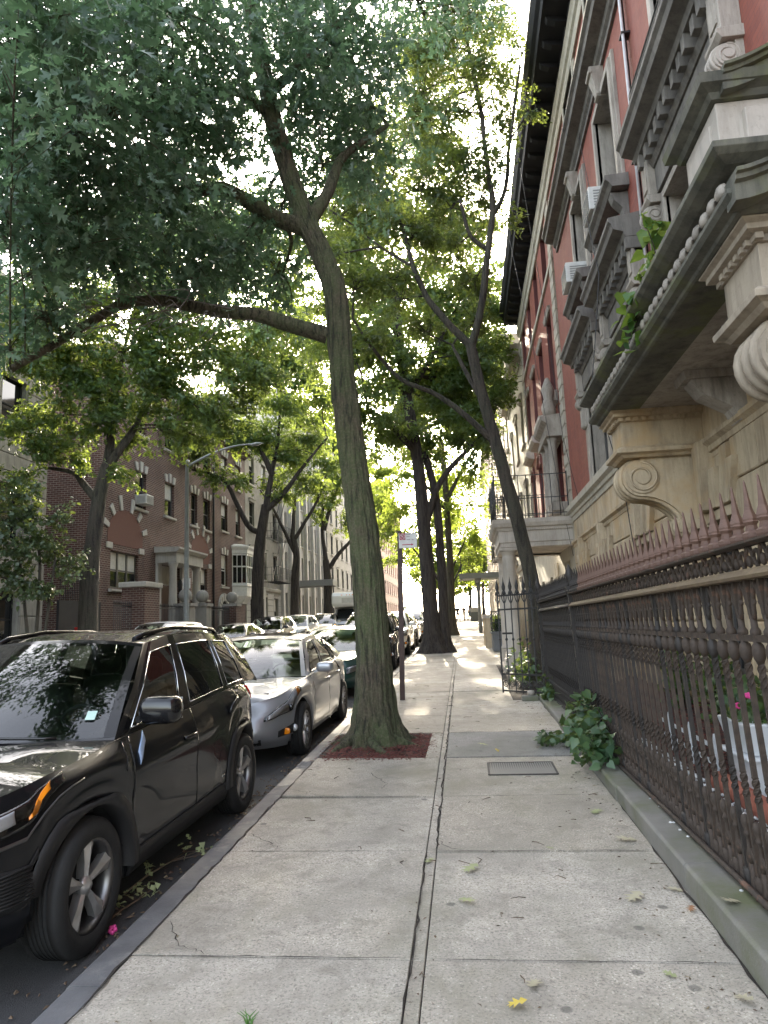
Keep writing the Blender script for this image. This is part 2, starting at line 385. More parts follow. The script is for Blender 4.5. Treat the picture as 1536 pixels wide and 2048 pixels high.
def spiral(m, fr, uc, vc, r, d, turns=2.1, w=.02, h=.012, sgn=1, mi=0, plane='uv'):
    pts = []
    for i in range(int(26*turns)+1):
        a = 2*math.pi*i/26; rr = r*(1-.82*i/(26*turns))
        p, q = sgn*rr*math.cos(a), rr*math.sin(a)
        pts.append((p, q))
    return pts
def console(m, fr, uc, w, vt, h, dep, mi=0, r1=None, r2=None, c2d=None):       # S-scroll bracket hung on a wall
    r1 = r1 or min(h*.30, dep*.48); r2 = r2 or min(h*.15, r1*.6)
    c1 = (dep-r1, vt-r1*1.05); c2 = (c2d or r2*1.15, vt-h+r2); big = c2d is not None
    def arc(c, r, a0, a1, n): return [(c[0]+r*math.cos(a0+(a1-a0)*k/n), c[1]+r*math.sin(a0+(a1-a0)*k/n)) for k in range(n+1)]
    prof = [(0, vt)] + [(c1[0], vt)] + arc(c1, r1, math.pi*.5, -math.pi*.45, 10)
    a = prof[-1]; b = (c2[0]+r2*.9, c2[1]+r2*.35)
    if big: b = (c2[0]+.02, c2[1]+r2)
    for k in range(1, 9):
        t = k/9; e = (1-(1-t)**1.25 if big else 1-(1-t)**2.2); 
        if big: prof.append((a[0]+(b[0]-a[0])*e, a[1]+(b[1]-a[1])*t**1.9)); continue
        prof.append((a[0]+(b[0]-a[0])*e, a[1]+(b[1]-a[1])*t))
    prof += arc(c2, r2, 1.3 if big else .35, -math.pi*(.85 if big else .55), 8) + [(0, vt-h+(r2*.8 if big else 0))]
    u0, u1 = uc-w/2, uc+w/2
    m.prism(prof, lambda p, q, t: fr(t, q, p), u0, u1, mi, False)
    for c, r in ((c1, r1), (c2, r2)):
        for e0, e1 in ((u0-.022, u0+.01), (u1-.01, u1+.022)):
            m.prism(arc(c, r*.86, 0, 2*math.pi*.96, 18), lambda p, q, t: fr(t, q, p), e0, e1, mi)
            m.prism(arc(c, r*.36, 0, 2*math.pi*.94, 12), lambda p, q, t: fr(t, q, p), e0-.014 if e0 < uc-w/4 else e0, e1+.014 if e1 > uc+w/4 else e1, mi)
    # two fillets down the front
    for off in (-.32, 0, .32):
        pp = [(p+.008, q) for p, q in prof[2:-2]]
        m.tube([fr(uc+off*w, q, p) for p, q in pp], w*.09, 5, mi)
    # spiral bead on both cheeks
    for side_ in (u0-.024, u1+.024):
        pts = []
        for i in range(40):
            aa = 2*math.pi*i/20+1.57; rr = r1*.84*(1-.8*i/40)
            pts.append(fr(side_, c1[1]+rr*math.sin(aa), c1[0]+rr*math.cos(aa)))
        m.tube(pts, r1*.07, 4, mi)
    return m
M_red = None
def redpaint():
    t = NT('red painted brick'); geo = t.new('ShaderNodeNewGeometry').outputs['Position']
    sp = t.new('ShaderNodeSeparateXYZ'); t.link(geo, sp.inputs[0])
    cb = t.new('ShaderNodeCombineXYZ'); t.link(sp.outputs[1], cb.inputs[0]); t.link(sp.outputs[2], cb.inputs[1])
    b = t.new('ShaderNodeTexBrick'); t.link(cb.outputs[0], b.inputs['Vector'])
    b.inputs['Color1'].default_value = (.27,.072,.045,1); b.inputs['Color2'].default_value = (.21,.055,.037,1); b.inputs['Mortar'].default_value = (.16,.05,.042,1)
    b.inputs['Scale'].default_value = 1; b.inputs['Mortar Size'].default_value = .004; b.inputs['Brick Width'].default_value = .2; b.inputs['Row Height'].default_value = .062
    st = t.noise(t.coord('World', (1,1,.25)), 3.2, 6, .65)
    col = t.mix(t.ramp(st, [(.4, 0.), (.75, .55)]), b.outputs['Color'], (.30,.115,.078))
    col = t.mix(t.ramp(t.noise(geo, 1.1, 6, .7), [(.5, 0.), (.75, .5)]), col, (.14,.045,.04))
    inv = t.new('ShaderNodeMath', operation='SUBTRACT'); inv.inputs[0].default_value = 1; t.link(b.outputs['Fac'], inv.inputs[1])
    t.bsdf(col, .75, inv.outputs[0], .45, .006); return t.mat
def stone(name, c1, c2, streak, amt=.7, warm=None):
    t = NT(name); co = t.coord('World', (1,1,.22)); cw = t.coord('World')
    col = t.mix(t.ramp(t.noise(cw, 2.4, 5), [(.35, 0.), (.65, 1.)]), c1, c2)
    col = t.mix(t.ramp(t.noise(co, 5.5, 7, .7, .2), [(.46, 0.), (.7, amt)]), col, streak)
    col = t.mix(t.ramp(t.noise(t.coord('World', (1,1,.07)), 11, 6, .7), [(.52, 0.), (.72, amt*.75)]), col, tuple(x*.8 for x in streak))
    col = t.mix(t.ramp(t.noise(cw, 26, 5, .75), [(.56, 0.), (.74, .55)]), col, tuple(x*1.1 for x in streak))
    if warm: col = t.mix(t.ramp(t.noise(cw, 1.6, 5, .65), [(.5, 0.), (.68, .8)]), col, warm)
    t.bsdf(col, .85, t.noise(cw, 55, 6, .65), .4, .006); return t.mat
M_red = redpaint()
M_warm = stone('ground floor limestone', (.52,.43,.30), (.44,.355,.245), (.20,.15,.10), .7, (.46,.32,.17))
M_stone = stone('carved limestone', (.40,.36,.31), (.33,.295,.25), (.13,.115,.10), .7)
M_pale = stone('pale limestone', (.50,.455,.40), (.42,.38,.33), (.24,.21,.18), .5)
M_moss = stone('mossy weathered stone', (.15,.145,.115), (.085,.085,.07), (.035,.037,.032), .8, (.14,.155,.055))
M_soff = stone('sooty soffit stone', (.42,.38,.335), (.35,.315,.275), (.085,.075,.065), .6)
M_hood = stone('sooty moulded stone', (.20,.185,.165), (.145,.135,.12), (.06,.057,.052), .7)
M_beige = stone('beige weathered limestone', (.40,.34,.265), (.33,.28,.215), (.17,.14,.11), .7)
M_cream = stone('cream painted stone', (.47,.43,.35), (.40,.37,.30), (.2,.18,.14), .45)
M_dark = pbr('dark sheet metal cornice', (.011,.011,.013), (.007,.007,.009), 3, .85, .2, 20)
M_reveal = pbr('oxblood window reveal', (.13,.035,.032), (.10,.028,.026), 4, .7, .1)
M_wpane = NT('dark window glass'); M_wpane.bsdf((.012,.014,.016), .04, IOR=1.5); M_wpane = M_wpane.mat
M_frame = plain('window frame paint', (.10,.095,.09), .5)
M_wframe = plain('white window frame', (.62,.62,.60), .5)
M_shade = plain('linen window shade', (.55,.53,.48), .8)
M_iron = pbr('black wrought iron', (.016,.016,.018), (.028,.026,.025), 14, .5, .4, 90)
M_conduit = plain('pale grey conduit', (.55,.55,.56), .4)
M_acw = plain('air conditioner casing', (.62,.61,.58), .5)
M_acg = plain('air conditioner grille', (.25,.25,.24), .6)
def window(par, fr, u0, u1, v0, v1, rev, fm=None, sill=None, sm=None, style='sash', shade=0, name='window', fw=.055):
    m = MB(); d = -rev+.07; fm = fm or M_frame; vm = (v0+v1)/2
    fbox(m, fr, u0, u0+fw, v0, v1, d-.05, d); fbox(m, fr, u1-fw, u1, v0, v1, d-.05, d)
    fbox(m, fr, u0+fw, u1-fw, v1-fw, v1, d-.05, d); fbox(m, fr, u0+fw, u1-fw, v0, v0+fw*1.3, d-.05, d)
    if style == 'sash': fbox(m, fr, u0+fw, u1-fw, vm-.028, vm+.028, d-.045, d+.006)
    if style == 'triple':
        for k in (1, 2): uu = u0+(u1-u0)*k/3; fbox(m, fr, uu-.06, uu+.06, v0+fw*1.3, v1-fw, d-.05, d+.01)
        fbox(m, fr, u0+fw, u1-fw, vm-.028, vm+.028, d-.045, d-.002)
    if style == 'grid':
        for k in (1, 2, 3): vv = v0+(v1-v0)*k/4; fbox(m, fr, u0+fw, u1-fw, vv-.015, vv+.015, d-.04, d-.003)
        fbox(m, fr, (u0+u1)/2-.015, (u0+u1)/2+.015, v0+fw*1.3, v1-fw, d-.042, d-.001)
    w = m.build(name, fm, par)
    p = MB(); fbox(p, fr, u0+fw*.5, u1-fw*.5, v0+fw*.5, v1-fw*.5, d-.10, d-.03); p.build('pane', M_wpane, w)
    if shade:
        s_ = MB(); fbox(s_, fr, u0+fw+.01, u1-fw-.01, v1-fw-(v1-v0)*shade, v1-fw, d-.029, d-.024); s_.build('window_shade', M_shade, w)
    if sill:
        s_ = MB(); o = sill; fprof(s_, fr, u0-.12, u1+.12, [(-.12,v0-.16),(o-.03,v0-.16),(o,v0-.12),(o,v0-.05),(-.12,v0-.012)]); s_.build('sill', sm or M_stone, w)
    return w
def acunit(fr, u, v, label, w=.62, h=.40, d0=-.05, d1=.42):
    t_ = thing('air_conditioner', label, 'air conditioner', fr(u, v, (d0+d1)/2))
    m = MB(); fbox(m, fr, u-w/2, u+w/2, v, v+h, d0, d1); m.build('casing', M_acw, t_, .012)
    q = MB()
    for k in range(9): fbox(q, fr, u-w/2+.03, u+w/2-.03, v+.03+k*(h-.06)/9, v+.03+k*(h-.06)/9+.018, d1+.001, d1+.012)
    for k in range(6):
        fbox(q, fr, u-w/2-.008, u-w/2-.001, v+.06+k*.05, v+.08+k*.05, d0+.1, d1-.08); fbox(q, fr, u+w/2+.001, u+w/2+.008, v+.06+k*.05, v+.08+k*.05, d0+.1, d1-.08)
    q.build('grille', M_acg, t_); return t_
# ================================================================ near house on the right
RX = 2.8
FR = Fr((RX,0,0), (0,1,0), (-1,0,0))
HB = 18.3                     # party line between the two red houses
h1 = thing('red_house', 'red painted house with carved stone window hoods and scroll bracketed balcony right of the sidewalk', 'house', (RX+3, 8, 0))
B2 = [(6.55,8.65,4.55,6.85), (10.3,12.05,4.55,6.3), (13.25,14.95,4.55,6.3)]
B3 = [(6.9,8.3,8.35,10.35), (10.7,12.0,8.35,10.4), (13.6,14.9,8.35,10.4)]
B4 = [(6.9,8.3,11.75,13.0), (10.7,12.0,11.75,13.0), (13.6,14.9,11.75,13.0)]
m = MB(); wall(m, FR, -3, HB, 4.35, 13.7, B2+B3+B4, .32, 0, 1)
m.add([(RX,-3,4.35),(RX+9,-3,4.35),(RX+9,-3,13.7),(RX,-3,13.7)], [(0,1,2,3)]); m.add([(RX,-3,13.7),(RX+9,-3,13.7),(RX+9,HB,13.7),(RX,HB,13.7)], [(0,1,2,3)])
m.build('wall', [M_red, M_stone], h1)
G1 = [(4.0,5.1,.9,2.7), (7.55,8.75,.95,2.75), (10.75,11.75,.55,2.85), (13.8,14.9,1.0,2.7), (16.4,17.3,1.0,2.7)]
m = MB(); wall(m, Fr((RX-.03,0,0),(0,1,0),(-1,0,0)), -3, HB, -.2, 4.35, G1, .34)
FB = Fr((RX-.03,0,0),(0,1,0),(-1,0,0))
m.add([(RX-.03,-3,-.2),(RX+9,-3,-.2),(RX+9,-3,4.35),(RX-.03,-3,4.35)], [(0,1,2,3)])
v = .62; row = 0
while v < 3.0:                        # coursed ashlar, each block standing a little proud of the joint
    u = -2.9 + (.55 if row % 2 else 0); hgt = .47
    while u < HB-.1:
        e = min(HB-.02, u + rnd.choice((1.05,1.15,.95)))
        segs = [(u, e)]
        for a, b, c, d in G1:
            if v+hgt > c-.02 and v < d+.5:
                ns = []
                for p, q in segs:
                    if q <= a-.1 or p >= b+.1: ns.append((p, q))
                    else:
                        if p < a-.12: ns.append((p, a-.1))
                        if q > b+.12: ns.append((b+.1, q))
                segs = ns
        for p, q in segs:
            if q-p > .06: fprof(m, FB, p+.008, q-.008, [(-.02,v+.008),(.022,v+.008),(.034,v+.022),(.034,v+hgt-.022),(.022,v+hgt-.008),(-.02,v+hgt-.008)])
        u = e
    v += hgt; row += 1
for a, b, c, d in G1:                  # fanned voussoirs and keystone over each ground floor window
    uc = (a+b)/2; n = 7
    for k in range(n):
        f = (k-(n-1)/2)/((n-1)/2); w0 = (b-a+.2)/n; u0 = uc+f*((b-a+.2)/2-w0/2); tall = .62 if k % 2 else .44
        if k == n//2: tall = .78
        sl_ = f*.22; pr_ = .10 if k % 2 == 0 else .065
        if k == n//2: pr_ = .16
        pts = [(u0-w0/2+.006, d+.012), (u0+w0/2-.006, d+.012), (u0+w0/2-.006+sl_*tall/.5+.012, d+tall), (u0-w0/2+.006+sl_*tall/.5-.012, d+tall)]
        m.prism(pts, lambda p, q, t: FB(p, q, t), -.05, pr_)
    fbox(m, FB, a-.14, b+.14, d-.11, d-.002, -.10, .05); fbox(m, FB, a-.1, a-.003, c, d-.115, -.05, .05); fbox(m, FB, b+.003, b+.1, c, d-.115, -.05, .05)
fprof(m, FB, -3, HB, [(-.02,.25),(.10,.25),(.10,.50),(.06,.58),(-.02,.585)])
m.build('stone_base', M_warm, h1, .004)
for nm, z, pr, mm in (('string_course', 3.34, [(-.02,0),(.04,0),(.045,.05),(.075,.06),(.08,.12),(.13,.16),(.13,.21),(-.02,.24)], M_warm),
                      ('base_course', 4.05, [(-.02,0),(.05,0),(.055,.11),(.085,.125),(.09,.2),(.15,.26),(.15,.40),(.11,.43),(-.02,.46)], M_cream),
                      ('cornice_band', 10.92, [(-.02,0),(.05,0),(.05,.10),(.10,.14),(.12,.22),(.30,.27),(.32,.36),(.38,.40),(.38,.46),(-.02,.52)], M_hood),
                      ('frieze_band', 13.02, [(-.02,0),(.05,0),(.07,.08),(.05,.1),(.05,.3),(.1,.34),(.12,.44),(.16,.5),(-.02,.52)], M_cream)):
    m = MB(); fprof(m, FR, -3, HB-.012 if nm != 'cornice_band' else 17.5, [(p, z+q) for p, q in pr]); m.build(nm, mm, h1)
def roofcornice(par, u0, u1):
    m = MB(); fprof(m, FR, u0, u1, [(-.3,13.72),(.10,13.72),(.12,13.86),(.62,13.92),(.64,14.1),(.72,14.16),(.80,14.36),(.80,14.46),(-.3,14.6)])
    u = u0+.25
    while u < u1-.2:
        fprof(m, FR, u-.08, u+.08, [(.05,13.74),(.34,13.77),(.50,13.84),(.54,13.91),(.05,13.91)]); u += .62
    m.build('roof_cornice', M_dark, par)
roofcornice(h1, -3, HB-.01)
for (a, b, c, d), lab in zip(G1, range(9)): window(h1, FB, a, b, c, d, .32, M_frame, .08, M_warm)
def surround(m, fr, a, b, c, d, w=.17, p=.07):
    for o, pp in ((w, p*.55), (w*.62, p)):
        fbox(m, fr, a-o, a-.002 if o == w else a-.002, c-.05, d+o, -.03, pp); fbox(m, fr, b+.002, b+o, c-.05, d+o, -.03, pp)
        fbox(m, fr, a-.001, b+.001, d+.002, d+o, -.03, pp-.001)
def keystone(m, fr, u, v0, h, w, dep):
    m.prism([(0,v0+h),(dep,v0+h),(dep*1.08,v0+h*.86),(dep*.9,v0+h*.75),(dep*.55,v0+h*.15),(dep*.6,v0+.02),(dep*.4,v0),(0,v0)], lambda p, q, t: fr(u+(t)*(w*.5 if q > v0+h*.5 else w*.38), q, p), -1, 1)
    m.lathe([(.0,-w*.55),(.035,-w*.55),(.035,w*.55),(0,w*.55)], fr(u, v0+h*.82, dep*.95), 10, 0, 'y'); m.lathe([(.0,-w*.45),(.026,-w*.45),(.026,w*.45),(0,w*.45)], fr(u, v0+.05, dep*.52), 10, 0, 'y')
    for k in (-.2, .2): m.tube([fr(u+k*w, v0+h*(.15+.12*i), dep*(.56+.06*i)) for i in range(6)], .012, 5)
for i, (a, b, c, d) in enumerate(B2):
    wn = window(h1, FR, a, b, c, d, .30, M_frame, None)
    m = MB(); surround(m, FR, a, b, c, d, .16, .07)
    # pilaster strips, consoles and the entablature they carry
    top = d+.10
    for u in (a-.26, b+.26):
        fbox(m, FR, u-.13, u+.13, c-.1, top+.55, -.02, .075)
        fprof(m, FR, u-.17, u+.17, [(-.02,top-.10),(.20,top-.10),(.24,top-.04),(.24,top+.0),(-.02,top+.02)])
        fbox(m, FR, u-.14, u+.14, top+.022, top+.62, .0, .19)
        fbox(m, FR, u-.09, u+.09, top+.12, top+.52, .0, .205)
    m.build('window_surround', M_stone, h1, .006)
    for u in (a-.26, b+.26):
        q = MB(); console(q, FR, u, .20, top-.10, .82 if i == 0 else .66, .27 if i == 0 else .24); q.build('scroll_console', M_pale if i == 0 and u < a else M_stone, h1)
    e = MB(); z = top+.02
    fbox(e, FR, a-.117, b+.117, z, z+.35, -.02, .10)
    fprof(e, FR, a-.42, b+.42, [(-.02,z+.62),(.26,z+.62),(.28,z+.70),(.42,z+.75),(.44,z+.83),(.48,z+.87),(.48,z+.93),(-.02,z+1.0)])
    fprof(e, FR, a-.40, b+.40, [(-.02,z+.36),(.12,z+.36),(.16,z+.44),(-.02,z+.44)])
    u = a-.36
    while u < b+.38:                     # modillion blocks
        fbox(e, FR, u-.055, u+.055, z+.44, z+.618, -.02, .26 if int((u-a)*100) % 2 else .24); u += .245
    if i == 0:
        fprof(e, FR, a+.05, b-.05, [(-.02,z+1.0),(.22,z+1.0),(.22,z+1.16),(.32,z+1.2),(.36,z+1.3),(.36,z+1.36),(-.02,z+1.46)])
    e.build('window_hood', M_hood, h1, .004)
for i, (a, b, c, d) in enumerate(B3):
    window(h1, FR, a, b, c, d, .30, M_frame, None)
    m = MB(); surround(m, FR, a, b, c, d, .20, .09); keystone(m, FR, (a+b)/2, d-.02, .55, .26, .24); m.build('window_surround', M_stone if i else M_pale, h1, .005)
    s_ = MB(); fprof(s_, FR, a-.36, b+.36, [(-.1,c-.22),(.26,c-.22),(.30,c-.15),(.36,c-.10),(.36,c-.03),(-.1,c-.004)])
    for u in (a-.12, b+.12): fprof(s_, FR, u-.1, u+.1, [(-.02,c-.78),(.07,c-.74),(.10,c-.5),(.22,c-.36),(.26,c-.24),(-.02,c-.24)])
    s_.build('sill', M_hood, h1, .004)
for i, (a, b, c, d) in enumerate(B4):
    window(h1, FR, a, b, c, d, .30, M_wframe if i == 1 else M_frame, .14)
    m = MB(); surround(m, FR, a, b, c, d, .16, .06); m.build('window_surround', M_cream, h1)
acunit(FR, 11.6, 8.36, 'white air conditioner in the third floor window nearest the balcony of the red house', .6, .40, -.1, .42)
acunit(FR, 14.2, 8.36, 'white air conditioner in the farther third floor window of the near red house', .62, .42, -.1, .45)
# balcony on scroll brackets
y0, y1, xo = 4.12, 8.85, 1.72
pth = [(RX,y1),(xo,y1),(xo,y0),(RX,y0)][::-1]
m = MB()
lip = [(-.35,3.98),(-.02,3.98),(.0,3.99),(.01,4.01),(.06,4.03),(.085,4.06),(.085,4.09),(.03,4.10),(.02,4.11),(.01,4.115),(.01,4.235),(.03,4.24),(.07,4.25),(.13,4.28),(.165,4.31),(.165,4.35),(0,4.36),(-.35,4.37)]
sweep(m, pth[::-1], lip)
balc = m.build('balcony', M_moss, h1, .004)
m = MB(); m.add([(xo+.3,y0+.3,3.982),(RX,y0+.3,3.982),(RX,y1-.3,3.982),(xo+.3,y1-.3,3.982)], [(0,1,2,3)]); m.box(xo+.02, RX+.05, y0+.02, y1-.02, 3.985, 4.3)
for yy in (5.7, 7.1):                  # small soffit brackets against the wall
    fprof(m, FR, yy-.13, yy+.13, [(0,3.45),(.10,3.47),(.16,3.6),(.42,3.75),(.52,3.9),(.52,3.98),(0,3.98)])
    fprof(m, FR, yy-.17, yy+.17, [(0,3.90),(.58,3.90),(.60,3.98),(0,3.98)])
m.build('soffit', M_soff, balc)
m = MB()                                # carved leaf row above the lip
for k in range(int((y1-y0)/.15)): 
    yy = y0+.1+k*.15; m.ball((xo-.045, yy, 4.172), .04, .075, .048, 8)
for k in range(6): m.ball((RX-.2-k*.15, y0-.05, 4.172), .060, .045, .055, 10)
m.build('egg_moulding', M_soff, balc)
for (ya, yb) in ((4.28,4.86), (8.27,8.80)):
    m = MB()
    fbox(m, FR, ya, yb, 3.56, 3.86, 0, .93); 
    x_ = RX-.93
    sweep(m, [(RX,yb),(x_,yb),(x_,ya),(RX,ya)], [(0,3.86),(.02,3.86),(.03,3.90),(.085,3.915),(.085,3.95),(.12,3.97),(.12,3.981),(-.2,3.981)])
    sweep(m, [(RX,yb),(x_,yb),(x_,ya),(RX,ya)], [(-.2,3.44),(.0,3.44),(.03,3.47),(.08,3.49),(.085,3.53),(.05,3.56),(0,3.575),(-.2,3.58)])
    for k in range(11): fbox(m, FR, ya-.055, ya+.02, 3.865, 3.905, .06+k*.085, .11+k*.085); fbox(m, FR, yb-.02, yb+.055, 3.865, 3.905, .06+k*.085, .11+k*.085)
    for k in range(int((yb-ya)/.085)): fbox(m, FR, ya+.03+k*.085, ya+.08+k*.085, 3.865, 3.905, .91, .985)
    m.build('balcony_beam', M_warm if ya > 6 else M_beige, balc, .003)
    # the great scroll beneath
    m = MB(); yc = (ya+yb)/2; w = .40
    console(m, FR, yc, w, 3.44, .90, .95, r1=.215, r2=.095, c2d=.30); m.build('scroll_bracket', M_warm if ya > 6 else M_beige, balc)
m = MB(); fbox(m, FR, 4.22, 4.82, 4.33, 4.78, .25, 1.10); fbox(m, FR, 4.32, 4.72, 4.42, 4.70, 1.09, 1.115)
fbox(m, FR, 4.17, 4.225, 4.42, 4.70, .4, .95)
fprof(m, FR, 4.15, 4.89, [(.2,4.33),(1.16,4.33),(1.13,4.40),(.2,4.41)]); m.build('pedestal', M_pale, balc, .006)
m = MB(); x_ = RX-1.10; sweep(m, [(RX,4.82),(x_,4.82),(x_,4.22),(RX-.3,4.22)], [(0,4.781),(.03,4.785),(.05,4.82),(.11,4.85),(.12,4.91),(.05,4.93),(-.3,4.935)]); m.box(x_+.1, RX, 4.3, 4.75, 4.785, 4.93)
def rake(m, x0, ya, yb, z0, rise, pw, th):      # the mould that climbs from the cap towards the wall
    prof = [(ya,-th*.5),(ya,.1*th),(ya-.03,.16*th),(ya-.035,.32*th),(ya-.06,.36*th),(ya-.06,.5*th),(yb,.5*th),(yb,-.5*th)]; n = 18; vs = []
    for i in range(n+1):
        t = i/n; dz = rise*pw*t**(pw-1) if t else 0; L_ = math.hypot(1, dz); nx, nz = -dz/L_, 1/L_
        vs += [(x0+t+nx*q, p, z0+rise*t**pw+nz*q) for p, q in prof]
    k = len(prof); m.add(vs, [(i*k+j, i*k+(j+1)%k, (i+1)*k+(j+1)%k, (i+1)*k+j) for i in range(n) for j in range(k)]); m.add(vs[:k], [tuple(range(k))]); m.add(vs[-k:], [tuple(range(k))])
rake(m, x_+.02, 4.12, 4.30, 4.865, .62, 1.5, .14); rake(m, x_-.04, 3.99, 4.13, 4.07, .62, 1.6, .17)
m.build('pedestal_cap', M_moss, balc)
# downpipe and hanging cables
cp = thing('conduit_pipe', 'thin white conduit running down the near red wall past the window hoods', 'pipe', (RX-.1, 9.55, 4.4))
m = MB(); m.tube([(RX-.10,9.55,4.46),(RX-.10,9.55,14.)], .022, 8); m.build('pipe', M_conduit, cp)
m = MB(); m.tube([(RX-.06,9.63,4.46),(RX-.06,9.63,14.)], .03, 8); m.build('dark_pipe', M_iron, cp)
for z in (6., 8., 10., 12.): m = MB(); m.box(RX-.13, RX-.0, 9.52, 9.67, z, z+.03); m.build('clip', M_iron, cp)
def cable(lab, pts, r=.008, nm='hanging_cable'):
    m = MB(); P = []
    for i in range(len(pts)-1):
        a, b = Vector(pts[i]), Vector(pts[i+1])
        for k in range(8): t = k/8; p = a.lerp(b, t); p.z -= .35*math.sin(math.pi*t)*min(1,(a-b).length*.06); P.append(p)
    P.append(Vector(pts[-1])); m.tube(P, r, 5); tag(m.build(nm, M_iron, loc=pts[-1]), lab, 'cable')
cable('black cable hanging down past the balcony to the ground floor of the near red house', [(2.3,11.2,8.2),(2.35,10.9,7.0),(2.05,10.6,5.2),(2.45,11.0,3.6),(2.62,11.3,2.2)])
cable('thin cable drooping from the dark roof cornice of the red houses', [(2.05,17.8,13.6),(2.2,16.6,9.4),(2.4,16.4,5.8),(2.68,16.6,4.3)], .007)
cable('looping cable across the red wall beside the farther air conditioner', [(2.7,13.2,11.1),(2.72,12.6,9.2),(2.72,13.2,8.4)], .007)
cable('long thin cable hanging free from the roof in front of the second red house', [(1.98,21.5,13.6),(2.2,19.5,9.5),(2.5,18.6,5.2),(2.7,18.3,3.2)], .007)
# sprout on the balcony lip is in the plants section
# ================================================================ second red house with the portico
h2 = thing('red_house', 'second red house with stone quoins, dark roof cornice and columned porch beyond the near one', 'house', (RX+3, 23.5, .4))
HE = 28.9
cen = [20.2, 22.6, 25.0, 27.4]
W2h = [(c-.55, c+.55, 4.75, 7.0) for c in cen]; W3h = [(c-.5, c+.5, 7.95, 10.3) for c in cen]; W4h = [(c-.5, c+.5, 11.45, 13.0) for c in cen]
m = MB(); wall(m, FR, HB, HE, 4.35, 13.7, W2h+W3h+W4h, .34, 0, 1); m.add([(RX,HE,4.35),(RX+9,HE,4.35),(RX+9,HE,13.7),(RX,HE,13.7)], [(0,1,2,3)]); m.add([(RX,HB,13.7),(RX+9,HB,13.7),(RX+9,HE,13.7),(RX,HE,13.7)], [(0,1,2,3)])
m.build('wall', [M_red, M_reveal], h2)
m = MB(); G2 = [(19.4,20.5,1.0,3.2), (23.2,24.2,1.2,3.), (26,27,1.2,3.)]; wall(m, FB, HB, HE, -.2, 4.35, G2, .4); m.add([(RX-.03,HE,-.2),(RX+9,HE,-.2),(RX+9,HE,4.35),(RX-.03,HE,4.35)], [(0,1,2,3)])
for v in (1.2,1.75,2.3,2.85): 
    for u in (21.9,22.6): fbox(m, FB, u, u+.6, v, v+.48, -.02, .03)
m.build('stone_base', M_cream, h2)
for a, b, c, d in G2: window(h2, FB, a, b, c, d, .35)
for nm, z, pr, mm, e in (('base_course', 4.05, [(-.02,0),(.05,0),(.055,.11),(.085,.125),(.09,.2),(.15,.26),(.15,.40),(.11,.43),(-.02,.46)], M_cream, HE),
                      ('thin_band', 11.22, [(-.02,0),(.06,0),(.07,.12),(-.02,.14)], M_cream, HE), ('frieze_band', 13.02, [(-.02,0),(.05,0),(.07,.08),(.05,.1),(.05,.3),(.1,.34),(.12,.44),(.16,.5),(-.02,.52)], M_cream, HE)):
    m = MB(); fprof(m, FR, HB+.01, e, [(p, z+q) for p, q in pr]); m.build(nm, mm, h2)
roofcornice(h2, HB, HE)
for u0 in (HB+.02, HE-.62):
    m = MB(); v = 4.53; k = 0
    while v < 12.9:
        fprof(m, FR, u0, u0+(.60 if k % 2 else .56), [(-.02,v+.002),(.035,v+.01),(.055,v+.03),(.055,v+.31),(.035,v+.33),(-.02,v+.348)])
        v += .35; k += 1
    m.build('quoin_strip', M_cream, h2)
for row, (hs, st) in enumerate(((W2h,.0), (W3h,.30), (W4h,.0))):
    for i, (a, b, c, d) in enumerate(hs):
        w_ = window(h2, FR, a, b, c, d, .32, M_reveal, None)
        if st:
            s_ = MB(); fprof(s_, FR, a-.22, b+.22, [(-.02,c-.34),(.22,c-.30),(.30,c-.2),(.30,c-.06),(-.02,c-.01)]); s_.build('sill', M_pale, w_)
            s_ = MB(); fprof(s_, FR, a-.1, b+.1, [(-.02,d+.03),(.05,d+.03),(.09,d+.16),(-.02,d+.18)]); s_.build('lintel', M_stone, w_)
        if row == 0:
            s_ = MB(); uc = (a+b)/2
            for k in range(9):
                an = math.pi*k/8; an2 = math.pi*(k+1)/8
                if k < 8: s_.prism([(uc+.62*math.cos(an), d-.05+.5*math.sin(an)), (uc+.62*math.cos(an2), d-.05+.5*math.sin(an2)), (uc+.50*math.cos(an2), d-.05+.38*math.sin(an2)), (uc+.50*math.cos(an), d-.05+.38*math.sin(an))], lambda p, q, t: FR(p, q, t), -.02, .07)
            s_.build('arch_trim', M_reveal, w_)
# aedicule over the porch
m = MB()
for u in (19.25, 20.0, 20.8): 
    fbox(m, FR, u-.16, u+.16, 4.5, 4.72, 0, .42); m.lathe([(.13,4.72),(.12,4.8),(.11,6.3),(.13,6.4),(.16,6.5)], (RX-.28,u,0), 14)
fprof(m, FR, 19.0, 21.05, [(-.02,6.5),(.46,6.5),(.48,6.62),(.42,6.66),(.42,6.85),(.55,6.95),(.58,7.05),(-.02,7.12)])
m.lathe([(.16,7.1),(.2,7.3),(.12,7.6),(.18,7.9),(.06,8.2),(0,8.25)], (RX-.28,19.35,0), 12); m.build('window_surround', M_stone, h2)
